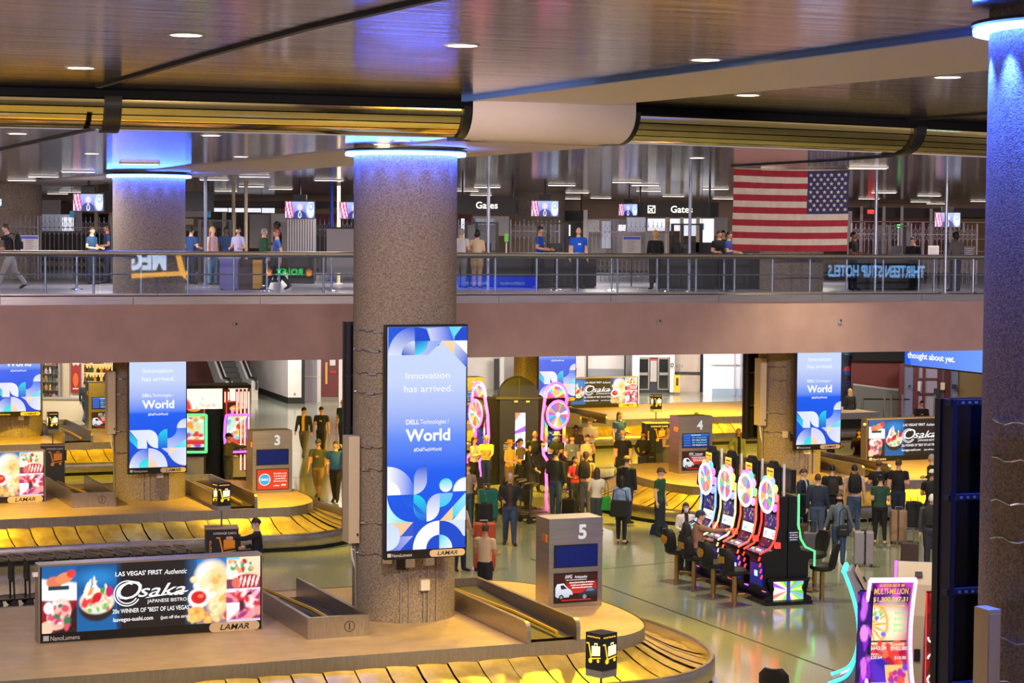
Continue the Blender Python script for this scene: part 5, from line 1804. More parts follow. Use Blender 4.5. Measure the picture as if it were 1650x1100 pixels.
# thin poles
for px, y0, d, mt, lb in ((331, 330, 60, post_m, 'thin grey pole standing before the dark sign beside the blue lit column'), (376, 330, 70, cream_m, 'thin cream pole behind the woman with fair hair'), (396, 318, 68, cream_m, 'thick cream pole beside the two women'),
                      (545, 296, 66, cream_m, 'cream pole between two hanging screens'), (534, 325, 70, M('blue_pole', (40, 70, 200), .4), 'bluish pole between two hanging screens'), (786, 300, 60, post_m, 'thin grey pole in front of the word Gates'),
                      (1110, 310, 60, post_m, 'thin grey pole in front of the second Gates sign'), (1409, 325, 60, post_m, 'thin grey pole beside the flag'), (1522, 320, 60, post_m, 'thin grey pole in front of the screen over the storefront')):
    o = thing('pole', lb, 'pole', up(px, d))
    r_ = .045 if d < 65 else .06
    MB().tube([(0, 0, 0), (0, 0, ZL - ZU)], r_, 8).build('shaft', mt, o, smooth=60)
    MB().lathe([(0, .03), (r_ * 2.2, .025), (r_ * 2.4, 0)], 10).build('foot_plate', mt, o)
# scissor gates
gate_m = M('gate_steel', (112, 108, 116), .45, .5)
def scissor(px0, px1, d, label, h=2.05, step=.15):
    a, b = up(px0, d), up(px1, d)
    o = thing('scissor_gate', label, 'gate', a, math.atan2(b.y - a.y, b.x - a.x))
    L = (b - a).length
    n = int(L / step)
    m = MB()
    for i in range(n + 1):
        m.box((i * step, 0, h / 2), (.016, .016, h if i % 3 else h + .1))
    m.build('picket', gate_m, o, kind='stuff')
    m = MB()
    for z in (.35, .62, 1.45, 1.68):
        for i in range(n):
            for s in (0, 1):
                x0, x1 = i * step, (i + 1) * step
                za, zb = (z, z + .26) if s else (z + .26, z)
                m.add([(x0, -.012, za - .012), (x1, -.012, zb - .012), (x1, -.012, zb + .012), (x0, -.012, za + .012)], [(0, 1, 2, 3)])
    m.build('lattice', gate_m, o, kind='stuff')
    MB().box((L / 2, 0, 1.7), (L, .02, .03)).build('top_bar', gate_m, o)
    for x in (0, L):
        MB().box((x, 0, h / 2), (.05, .05, h + .05)).build('end_post', gate_m, o)
    return o
scissor(-10, 62, 69, 'folding metal lattice gate in front of the tan column')
scissor(66, 180, 70, 'folding metal lattice gate before the dark booths beside the blue lit column')
scissor(508, 572, 70, 'folding metal lattice gate beside the grey shutter box')
scissor(738, 800, 72, 'folding metal lattice gate behind the man in the white shirt')
scissor(822, 900, 71, 'folding metal lattice gate against the tan column')
scissor(946, 1075, 73, 'long folding metal lattice gate behind the fair haired woman in black')
scissor(1370, 1450, 73, 'folding metal lattice gate beside the flag before the maroon storefront')
scissor(1466, 1572, 73, 'folding metal lattice gate before the far end of the maroon storefront')
# booths with dark frames
def booth(px0, px1, d, label, ztop=1.95):
    a, b = up(px0, d), up(px1, d)
    w_ = b.x - a.x
    o = thing('checkpoint_booth', label, 'booth', ((a.x + b.x) / 2, d, ZU))
    for x in (-w_ / 2, -w_ * .16, w_ / 2):
        MB().box((x, 0, ztop / 2), (.1, .1, ztop)).build('post', black_m, o)
    MB().box((0, 0, ztop), (w_ + .1, .08, .05)).build('top_bar', black_m, o)
    MB().box((0, 0, 1.05), (w_, .06, .04)).build('mid_bar', black_m, o)
    MB().box((w_ * .17, .01, 1.5), (w_ * .62, .012, .85)).build('pane', glass, o)
    MB().box((0, .35, .5), (w_, .7, 1.0)).build('desk', dark_m, o)
    MB().box((w_ * .1, .25, 1.18), (.42, .05, .28)).build('monitor', black_m, o)
    MB().box((w_ * .1, .27, 1.03), (.06, .06, .08)).build('monitor_stand', black_m, o)
    MB().box((-w_ * .25, .2, 1.03), (.3, .2, .04)).build('keyboard', grey_m, o)
    return o
booth(750, 800, 67, 'dark framed glass booth behind the couple at the railing')
booth(866, 913, 67, 'dark framed glass booth between the two officers in blue')
booth(322, 372, 67, 'dark framed glass booth beside the woman with fair hair')
booth(1082, 1128, 67, 'dark framed glass booth below the second Gates sign')
booth(1416, 1461, 67, 'dark framed glass booth beside the flag')
small('shutter_box', 'grey ribbed shutter box below the hanging screen', 'cabinet', 486, 383, 66, (.86, .5, 1.2), M('ribbed_grey', (104, 104, 112), .5), tuple(('rib', (-.4 + .08 * k, -.26, 0), (.03, .02, 1.16), pale_b) for k in range(11)) + (('plinth', (0, 0, -1.0), (.8, .46, .84), dark_m),))
small('partition', 'plain grey partition beside the shutter box', 'partition', 550, 404, 62, (.86, .06, 1.3), grey_m, (('frame', (0, 0, .67), (.9, .08, .05), dark_m),))
small('service_cart', 'pale violet bin cart behind the railing beside the blue lit column', 'cart', 370, 440, 58.5, (.5, .45, .85), M('violet_grey', (120, 116, 150), .5), (('lid', (0, 0, .44), (.54, .48, .05), offw), ('wheel', (-.2, -.1, -.46), (.05, .1, .1), rubber), ('wheel', (.2, -.1, -.46), (.05, .1, .1), rubber)))
small('bollard', 'yellow padded bollard seen through the glass beside the walking officer', 'bollard', 415, 442, 58.5, (.24, .24, .8), M('yellow_pad', (190, 140, 40), .5), (('base', (0, 0, -.42), (.34, .34, .05), dark_m),))
small('cabinet', 'brown cabinet seen through the glass beside the yellow bollard', 'cabinet', 397, 444, 58.8, (.4, .4, .85), M('brown_box', (80, 60, 50), .5), (('top', (0, 0, .43), (.44, .44, .04), dark_m),))
for px, py, lb in ((48, 395, 'white and blue notice board on the gate before the tan column'), (1018, 396, 'white notice board hung on the long lattice gate'), (1504, 407, 'plain white notice on a stand before the storefront'), (1562, 408, 'black framed notice on a stand at the end of the storefront')):
    p = D(px, py, 66)
    o = thing('notice_board', lb, 'notice', (p.x, p.y, ZU))
    h = p.z - ZU
    MB().box((0, 0, h), (.34 if px > 1200 else .56, .04, .44 if px > 1200 else .62)).build('board', offw if px != 1562 else black_m, o)
    cv = Canvas()
    if px < 1200:
        cv.rect(-.26, .2, .26, .28, (40, 70, 200))
    for k in range(6):
        cv.rect(-.13, .14 - .06 * k, .12 - .03 * (k % 3), .155 - .06 * k, (110, 112, 130), same=k > 0)
    cv.build('print', PRINT, o, (0, -.022, h))
    MB().tube([(0, .03, 0), (0, .03, h)], .02, 6).build('stand', black_m, o)
for px, py, lb in ((1047, 366, 'small blue hanging sign beside the cream mullions'), (1131, 365, 'small blue hanging sign over the glass booth'), (336, 345, 'small blue hanging sign beside the dark overhead sign'), (116, 345, 'small blue hanging sign below the screen next to the tan column')):
    if px == 1047:
        continue
    small('hanging_sign', lb, 'sign', px, py, 70, (.14, .03, .22), M('teal_sign', (30, 120, 160), .4, emit=(30, 120, 160), es=.4), (('rod', (0, 0, .9), (.015, .015, 1.6), dark_m),))
small('hand_sanitizer', 'green label on a slim stand beside the tan column', 'stand', 816, 383, 70, (.14, .05, .26), M('green_label', (90, 170, 60), .4), (('stand', (0, .03, -.72), (.04, .04, 1.44), offw),))
# low dark barriers behind the guard rail
for px0, px1, d, lb in ((738, 860, 64, 'dark low counter behind the couple at the railing'), (860, 960, 64.5, 'dark low counter between the officers in blue'), (1060, 1180, 64, 'dark low counter under the second Gates sign'), (1372, 1480, 64.5, 'dark low counter beside the flag'), (1180, 1230, 64, 'dark low counter half hidden by the flag')):
    a, b = up(px0, d), up(px1, d)
    o = thing('counter', lb, 'counter', ((a.x + b.x) / 2, d, ZU))
    w_ = b.x - a.x
    MB().box((0, 0, .5), (w_, .4, .95)).build('body', dark_m, o)
    MB().box((0, -.03, .99), (w_ + .04, .5, .05)).build('worktop', black_m, o)
    MB().box((0, .02, .04), (w_ - .1, .3, .08)).build('plinth', matte_black, o)
# stanchions with bases
for k, px in enumerate((124, 430, 534, 897, 985, 1076, 1111, 1166, 1504, 1538, 1567)):
    o = thing('stanchion', 'slim steel stanchion with a round foot below ' + {1538: 'the notices of the far barrier', 1076: 'the booth under the aeroplane sign'}.get(px, min(MARKS, key=lambda q: abs(q[0] - px))[1]), 'stanchion', up(px, 57.5 if px < 600 else 60.5), 0, 'stanchions on the bridge')
    MB().tube([(0, 0, 0), (0, 0, .98)], .03, 8).build('post', post_m, o, smooth=60)
    MB().lathe([(0, .05), (.06, .045), (.18, .02), (.19, 0)], 16).build('base', chrome, o, smooth=40)
# ------------------------------------------------------------------ flag
FW_, FH_ = 2.66, 1.84
fo = thing('flag', 'large striped flag with a starred blue canton hanging above the railing, seen from its back', 'flag', D(1276, 273, 48) - Vector((0, 0, 0)), rad(5))
def fl_y(x, z):
    return .05 * math.sin(x * 2.3 + z * .7) * (1 + .4 * z) + .018 * math.sin(9 * x - 6 * z) + .012 * math.sin(17 * x + 5 * z)
def fl_p(x, z, off=0):
    sag = .035 * math.sin((x / FW_ + .5) * PI) * (1 if z > -.4 else .5)
    return (x + .02 * (z / FH_), fl_y(x, z) + off, z - sag)
flag_r = noise_mat('flag_red_cloth', (138, 10, 34), (150, 14, 38), 8, .75)
flag_w = noise_mat('flag_white_cloth', (186, 176, 164), (200, 188, 174), 8, .75)
flag_b = noise_mat('flag_blue_cloth', (24, 32, 78), (30, 40, 90), 8, .75)
def cloth(x0, x1, z0, z1, nx, nz):
    return MB().grid([[fl_p(x0 + (x1 - x0) * j / nx, z0 + (z1 - z0) * i / nz) for j in range(nx + 1)] for i in range(nz + 1)])
sh = FH_ / 13
cw = FW_ * .36
for k in range(13):
    x1 = FW_ / 2 - (cw if k < 7 else 0)
    cloth(-FW_ / 2, x1, -sh * (k + 1), -sh * k, 40, 2).build('stripe', flag_r if k % 2 == 0 else flag_w, fo, smooth=80)
cloth(FW_ / 2 - cw, FW_ / 2, -7 * sh, 0, 20, 14).build('canton', flag_b, fo, smooth=80)
for r_ in range(9):
    for c_ in range(6 if r_ % 2 == 0 else 5):
        cx = FW_ / 2 - cw + cw * ((2 * c_ + 1) if r_ % 2 == 0 else (2 * c_ + 2)) / 12
        cz = -7 * sh * (r_ + 1) / 10
        pts = []
        for i in range(10):
            a = PI / 2 + PI * i / 5
            q = .052 if i % 2 == 0 else .021
            pts.append(fl_p(cx + q * math.cos(a), cz + q * math.sin(a), -.006))
        MB().add(pts, [tuple(range(10))]).build('star', flag_w, fo)
MB().tube([fl_p(-FW_ / 2, .02), fl_p(-.8, .02), fl_p(0, .02), fl_p(.8, .02), fl_p(FW_ / 2, .02)], .02, 6).build('header_band', flag_w, fo)
for x in (-FW_ / 2 + .1, FW_ / 2 - .1):
    MB().tube([(x, fl_y(x, 0), 0), (x, fl_y(x, 0), ZL - D(1276, 273, 48).z + .02)], .006, 5).build('hanging_wire', chrome, fo)
# ------------------------------------------------------------------ far side of the lower hall
def gslab(px0, px1, y0, y1, d, mat, name, par=None, th=.15):
    o = slab(px0, px1, y0, y1, d, mat, name, th)
    if par is not None:
        o.parent = par
    return o
wh = noise_mat('white_wall', (196, 188, 186), (206, 198, 196), 1, .6)
lilac = noise_mat('lilac_wall', (150, 142, 158), (158, 150, 166), 1, .6)
far = struct('wall_far', MB().box((4, 112, 2.3), (110, .3, 4.6)), wh)
def fd(*a, name='wall_panel'):
    return gslab(*a, name, far)
def gz(py, px, d):
    return D(px, py, d).z
# shop at the far left
shelf_light = M('shelf_glow', (240, 200, 130), .5, emit=(250, 205, 130), es=.9)
fd(-40, 300, 570, 694, 90, noise_mat('shop_wall', (206, 196, 170), (214, 204, 180), 1, .6))
fd(98, 112, 560, 694, 89.5, cream_m, name='pilaster')
fd(113, 146, 668, 692, 89.6, M('pale_green_dado', (176, 186, 160), .6), name='dado')
fd(113, 134, 578, 643, 89.6, white_m, name='poster_frame')
o = thing('poster', 'red poster in a white frame on the shop wall', 'poster', D(122, 608, 89.4))
MB().box((0, 0, 0), (.42, .04, 1.3)).build('sheet', M('poster_red', (150, 34, 26), .5), o)
cv = Canvas()
cv.poly(arc(0, -.1, .12, 0, 360, 14, .3)[:-1], (220, 100, 50))
cv.rect(-.12, -.5, .12, -.44, (240, 220, 200))
cv.poly([(-.16, .62), (.2, .62), (.1, .5), (0, .58), (-.08, .48)], (240, 225, 215))
cv.build('print', PRINT, o, (0, -.022, 0))
def shelf_unit(px0, px1, py0, py1, d, label, rows, lit=False, grille=False):
    a, b = D(px0, py1, d), D(px1, py0, d)
    w_, h_ = b.x - a.x, b.z - a.z
    o = thing('shop_shelf', label, 'shelf', ((a.x + b.x) / 2, d, a.z))
    MB().box((0, .25, h_ / 2), (w_, .04, h_)).build('back_panel', shelf_light if lit else grey_m, o)
    for x in (-w_ / 2, w_ / 2):
        MB().box((x, 0, h_ / 2), (.05, .5, h_)).build('side_panel', cream_m if lit else grey_m, o)
    n = rows
    q = random.Random(int(px0))
    for k in range(n + 1):
        MB().box((0, 0, h_ * k / n), (w_, .5, .03)).build('shelf_board', cream_m if lit else alu, o)
    if grille:
        for k in range(9):
            MB().box((-w_ / 2 + w_ * (k + .5) / 9, -.27, h_ * .45), (.02, .02, h_ * .9)).build('grille_bar', alu, o)
    return o, w_, h_
def bottles(o_info, n, seed, label, cols):
    o, w_, h_ = o_info
    q = random.Random(seed)
    k = 0
    rows = len([c for c in o.children if c.name.startswith('shelf_board')]) - 1
    for r in range(rows):
        for i in range(n):
            c = q.choice(cols)
            x = -w_ / 2 + w_ * (i + .5) / n
            b = thing('bottle', label % (ORD[i], ('bottom', 'second', 'third', 'fourth', 'fifth', 'sixth', 'top')[r]), 'bottle', o.location + Vector((x, -.1, h_ * r / rows + .015)), 0, 'bottles on the shop shelves')
            hh = h_ / rows * q.uniform(.55, .85)
            MB().lathe([(.07, 0), (.07, hh * .6), (.025, hh * .75), (.025, hh)], 8).build('body', M('bottle_%d_%d_%d' % c, c, .2), b, smooth=40)
liq = shelf_unit(136, 182, 572, 614, 89, 'backlit liquor shelf at the far shop, above the walking person', 3, True)
bottles(liq, 9, 2, '%s bottle along the %s board of the backlit liquor shelf', [(90, 50, 20), (170, 120, 40), (60, 70, 30), (200, 170, 90), (40, 30, 24)])
sh1 = shelf_unit(66, 97, 575, 668, 88.5, 'grey shop shelf full of small packets beside the cream pilaster', 7, False, True)
bottles(sh1, 5, 5, '%s small container along the %s board of the grey shop shelf', [(190, 60, 50), (200, 170, 90), (90, 90, 96), (70, 110, 70), (210, 200, 190)])
o = thing('shop_counter', 'pale shop counter low beside the far carousel', 'counter', at_ground(84, 86.5))
MB().box((0, 0, .45), (2.6, .5, .9)).build('body', cream_m, o)
MB().box((0, 0, .92), (2.7, .6, .05)).build('worktop', grey_m, o)

# dark red wall and escalator
fd(255, 420, 560, 665, 104, maroon)
es_o = thing('escalator', 'grey escalator climbing behind the red striped booth', 'escalator', at_ground(385, 98), rad(16))
L_, H_ = 6.5, 4.6
for s in (-.62, .62):
    MB().prism([(-.5, .0), (.3, .0), (L_, H_ - .2), (L_, H_ + .55), (.3, .95), (-.5, .9)], s - .16, s + .16, axis='x').build('balustrade', M('escalator_steel', (196, 194, 196), .4, .35), es_o)
    MB().tube([(s, -.75, .5), (s, -.8, .8), (s, -.6, 1.0), (s, .3, 1.02), (s, L_, H_ + .65)], .06, 8).build('handrail', rubber, es_o, smooth=60)
for k in range(18):
    MB().box((0, .2 + k * .33, .1 + k * .235), (.9, .36, .24)).build('step', dark_m, es_o)
es_o.rotation_euler = (0, 0, rad(24))
# white wall with black base, turning a corner
def vwall(pts, z0, z1, mat, name, par=far, th=.12):
    m = MB()
    for a, b in zip(pts, pts[1:]):
        n_ = Vector((-(b - a).y, (b - a).x, 0)).normalized() * th
        m.prism([(p.x, p.y) for p in (a, b, b + n_, a + n_)], z0, z1)
    o = m.build(name, mat)
    o.parent = par
    return o
wp = [P(396, 626, 0), P(464, 650, 0), P(488, 650, 0), P(489, 640, 0)]
vwall(wp, .0, 4.6, wh, 'wall_panel')
bp = [p - Vector((0, .04, 0)) for p in wp]
vwall(bp, 0, .28, matte_black, 'baseboard')
fd(486, 490.5, 560, 650, 96, matte_black, name='corner_guard')
fd(490.5, 512, 560, 648, 97.5, lilac)
fd(490.5, 512, 606, 607.5, 97.4, offw, name='dado_rail')
fd(511, 517, 560, 650, 97, offw, name='door_jamb')
d1 = struct('door_1', MB().add([], []).box((D(531.5, 600, 97).x, 97.2, 2.0), (.84, .12, 4.0)), M('dark_red_door', (92, 30, 34), .5))
for nm, c, s, m_ in (('vision_pane', (526, 601), (.1, 1.0), M('pane_amber', (190, 150, 80), .3)), ('kick_plate', (531, 644), (.8, .25), alu), ('notice', (536, 584), (.26, .26), offw), ('push_sign', (537, 599), (.28, .14), red_m)):
    p = D(c[0], c[1], 97.08)
    MB().box((p.x, p.y, p.z), (s[0], .05, s[1])).build(nm, m_, d1)
fd(546, 580, 560, 648, 97, wh)
o = thing('wall_socket', 'small wall socket low on the white corner wall', 'socket', D(475, 635, 96.0))
MB().box((0, 0, 0), (.1, .04, .14)).build('plate', grey_m, o)
MB().box((0, -.025, 0), (.04, .02, .05)).build('cover', dark_m, o)
# centre of the far wall
fd(742, 800, 565, 642, 106, wh)
fd(742, 790, 636, 640, 105.8, dark_m, name='baseboard')
fd(796, 804, 578, 640, 105.5, dark_m, name='display_case')
fd(806, 812, 560, 640, 105.5, offw, name='pilaster')
fd(904, 1010, 560, 640, 106, wh)
for x in (946, 1007):
    fd(x - .8, x + .8, 560, 640, 105.8, dark_m, name='joint')
fd(948, 1006, 594, 640, 105.9, M('grey_dado', (130, 130, 134), .6), name='dado')
o = thing('fire_extinguisher', 'red fire extinguisher hung on the white far wall', 'fire extinguisher', D(925, 606, 105.5))
MB().lathe([(0, 0), (.11, .02), (.12, .4), (.05, .5), (.05, .55), (0, .56)], 12).build('cylinder', red_m, o, smooth=40)
MB().box((.02, 0, .6), (.16, .06, .08)).build('handle', black_m, o)
# glass doors
d2 = struct('door_2', MB().box((D(1050, 600, 104).x, 104.2, 2.05), (1.85, .14, 4.1)), M('door_frame_dark', (26, 30, 44), .5))
for x in (1037, 1069):
    p = D(x, 602, 104.05)
    MB().box((p.x, p.y, p.z), (.58, .06, 1.6)).build('door_leaf', alu, d2)
    for z in (.4, -.4):
        MB().box((p.x, p.y - .04, p.z + z), (.44, .03, .66)).build('pane', M('dark_pane', (30, 32, 36), .1), d2)
    MB().box((p.x + (.22 if x < 1050 else -.22), p.y - .06, p.z), (.04, .05, .3)).build('handle', chrome, d2)
p = D(1053, 597, 104.05)
MB().box((p.x, p.y, p.z), (.32, .05, 1.1)).build('door_mullion', grey_m, d2)
MB().box((p.x, p.y - .03, gz(579, 1053, 104)), (.44, .04, .1)).build('door_sign', red_m, d2)
fd(1019, 1030, 563, 634, 103.8, offw, name='door_jamb')
fd(1024, 1086, 559, 576, 103.9, offw, name='door_header')
fd(1080, 1086.5, 560, 632, 103.6, offw, name='door_jamb')
o = thing('wall_sign', 'dark letters EN beside the glass doors', 'sign', D(1095, 589, 104.4))
cv = Canvas()
cv.text('EN', 0, -.1, .17, (120, 108, 106), .32)
cv.build('lettering', PRINT, o)['kind'] = 'stuff'
o2 = small('restroom_sign', 'small black square sign on the white jamb of the glass doors', 'sign', 1083, 588, 103.3, (.14, .03, .2), black_m, (('figure', (0, -.02, 0), (.04, .01, .12), white_m),))
fd(1086.5, 1132, 560, 632, 105, noise_mat('beige_wall', (186, 166, 150), (192, 172, 156), 1, .6))
fd(1088, 1131, 599, 602, 104.8, dark_m, name='bumper_rail')
fd(1129, 1133.5, 560, 632, 104.3, matte_black, name='corner_guard')
o = small('floor_sign', 'yellow standing wet floor sign beside the glass doors', 'sign', 1091, 618, 103.5, (.3, .12, .85), M('sign_yellow', (220, 160, 30), .5), (('print', (0, -.065, .1), (.12, .01, .4), dark_m),))
fd(1134, 1212, 560, 645, 103, M('bright_white_wall', (214, 220, 226), .5))
fd(1146, 1212, 586, 588, 102.8, offw, name='rail')
fd(1148, 1212, 626, 640, 102.8, M('blue_grey_dado', (130, 146, 166), .5), name='dado')
for x in (1184, 1194):
    fd(x - .5, x + .5, 566, 636, 102.7, lilac, name='joint')
o = small('advert_board', 'tan advert board with a red edge behind the column of carousel four', 'board', 1208, 617, 95, (.36, .1, 1.9), M('board_tan', (190, 150, 96), .5), (('frame', (0, 0, .98), (.4, .12, .05), alu),))
# right: vending wall, red wall, storefront
fd(1334, 1382, 558, 680, 92, M('navy_wall', (18, 26, 56), .5))
o = thing('vending_machine', 'blue lit vending machine beside the display of carousel four', 'vending machine', at_ground(1357, 90.5))
MB().box((0, .3, 1.35), (1.35, .6, 2.7)).build('cabinet', M('vending_navy', (8, 20, 60), .4), o)
r = Raster(14, 34, (30, 90, 200))
r.spots(40, (0, .1, 1, 1), [(230, 236, 250), (200, 60, 60), (60, 150, 230), (40, 60, 150), (150, 210, 240)], .05, .1, 5)
cv = Canvas()
cv.raster(r.a, -.62, .5, -.05, 2.4)
cv.build('lit_front', SCREEN, o, (0, -.004, 0))
cv = Canvas()
cv.poly(arc(.3, 2.05, .2, 0, 180, 12), (200, 40, 50))
cv.poly(arc(.3, 2.05, .2, 180, 360, 12), (40, 70, 190))
cv.text('pepsi', .38, 1.15, .2, (40, 90, 170), .9, rot=PI / 2)
cv.build('side_print', PRINT, o, (0, -.004, 0))
for k, px in enumerate((1343, 1354, 1364)):
    small('hanging_banner', 'teal hanging banner above the vending machine, %s' % ('beside the display', 'middle one', 'with a white emblem')[k], 'banner', px, 578, 91, (.24, .05, .9), M('teal_banner', (40, 110, 130), .5, emit=(30, 90, 110), es=.4), (('pole', (0, 0, .6), (.03, .03, .4), dark_m), ('emblem', (0, -.03, .1), (.08, .01, .2), white_m)))
fd(1374, 1458, 560, 582, 89.5, matte_black, name='bulkhead')
fd(1372, 1458, 578, 625, 90, M('brick_red_wall', (118, 46, 40), .6))
o = thing('ramp_panel', 'long grey panel with pale edge below the dark red wall', 'panel', (0, 89.6, 0))
a, b, c, d = D(1374, 619, 89.6), D(1451, 629, 89.6), D(1451, 684, 89.6), D(1374, 674, 89.6)
MB().prism([(a.x, a.z), (b.x, b.z), (c.x, max(0, c.z)), (d.x, max(0, d.z))], -.06, .06, axis='y').build('face', M('ramp_grey', (112, 110, 106), .5), o)
MB().tube([(a.x, -.07, a.z), (b.x, -.07, b.z), (c.x, -.07, max(.02, c.z))], .05, 6).build('edge_rail', offw, o)
fd(1455, 1545, 585, 692, 88, M('storefront_grey', (120, 110, 122), .4))
o = thing('storefront', 'dark red framed glass storefront below the hanging blue screen', 'storefront', (0, 87.6, 0))
frm = M('storefront_red', (84, 22, 26), .5)
for x in (1453, 1476, 1489, 1513, 1527):
    p0, p1 = D(x, 585, 87.6), D(x, 690, 87.6)
    MB().box((p0.x, 0, (p0.z + max(0, p1.z)) / 2), (.2 if x in (1453, 1476, 1527) else .1, .14, p0.z - max(0, p1.z))).build('mullion', frm, o)
for y in (610, 634):
    a, b = D(1474, y, 87.6), D(1514, y + 1, 87.6)
    MB().box(((a.x + b.x) / 2, 0, a.z), (b.x - a.x, .12, .06)).build('transom', frm, o)
for x0, x1, y0, y1, m_ in ((1478, 1488, 592, 680, M('store_pane', (150, 140, 156), .2)), (1491, 1512, 592, 680, MATS['store_pane']), (1457, 1474, 592, 690, M('store_pane_blue', (110, 112, 136), .2)), (1515, 1525, 590, 690, M('store_dim', (90, 70, 74), .3)), (1530, 1542, 596, 690, MATS['store_pane_blue'])):
    a, b = D(x0, y0, 87.7), D(x1, y1, 87.7)
    MB().box(((a.x + b.x) / 2, .08, (a.z + max(0, b.z)) / 2), (b.x - a.x, .04, a.z - max(0, b.z))).build('pane', m_, o)
for x, y, w_, h_, m_ in ((1519, 622, .18, .3, cream_m), (1509, 634, .22, .44, dark_m), (1538, 623, .2, .2, dark_m), (1481, 622, .12, .4, offw), (1466, 622, .1, .1, dark_m)):
    p = D(x, y, 87.4)
    MB().box((p.x, -.2, p.z), (w_, .03, h_)).build('window_notice', m_, o)
fd(1543, 1600, 590, 690, 87.8, M('ochre_panel', (130, 104, 66), .6))
fd(1543, 1600, 640, 642, 87.6, cream_m, name='dado_rail')
for px, y, lb in ((1392, 668, 'steel post of the belt barrier before the grey ramp panel'), (1428, 668, 'slim belt barrier post beside the storefront'), (1438, 660, 'thin belt barrier post at the storefront edge'), (1457, 672, 'pale belt barrier post before the storefront'), (1509, 672, 'belt barrier post behind the man in the black hoodie')):
    o = thing('barrier_post', lb, 'post', at_ground(px, 84.5))
    MB().tube([(0, 0, 0), (0, 0, 1.5 if px != 1392 else 1.35)], .05, 8).build('post', alu, o, smooth=60)
    MB().lathe([(0, .05), (.2, .03), (.22, 0)], 14).build('base', dark_m, o)
    if px in (1392, 1428):
        MB().box((.5, 0, 1.3), (1.0, .02, .06)).build('belt', black_m, o)
# hanging blue screen
a, b = D(1458, 587, 70), D(1583, 597, 66.0)
o = thing('hanging_screen', 'wide blue hanging screen with white words under the bridge', 'screen', ((a.x + b.x) / 2, (a.y + b.y) / 2, 0), math.atan2(b.y - a.y, b.x - a.x))
w_ = math.hypot(b.x - a.x, b.y - a.y)
zb = a.z
MB().box((0, .1, zb + .5), (w_ + .06, .2, 1.1)).build('housing', black_m, o)
cv = Canvas()
cv.rect(-w_ / 2, 0, w_ / 2, 1.0, (70, 120, 250), (110, 160, 255), (1, .3))
cv.poly([(-w_ / 2, 0), (-w_ / 2 + .36, 0), (-w_ / 2 + .1, 1.0), (-w_ / 2, 1.0)], (0, 90, 235))
cv.text('thought about yet.', -w_ / 2 + .16, .24, .2, WHI, w_ * .62, 'l', bold=.03)
cv.build('screen', SCREEN, o, (0, -.003, zb))
MB().box((-w_ / 2 + .25, -.01, zb - .05), (.36, .02, .06)).build('maker_plate', MATS['beige_plate'], o)
for s in (-.4, .4):
    MB().tube([(s * w_, .1, zb + 1.0), (s * w_, .1, ZS + .05)], .04, 6).build('hanger', dark_m, o)
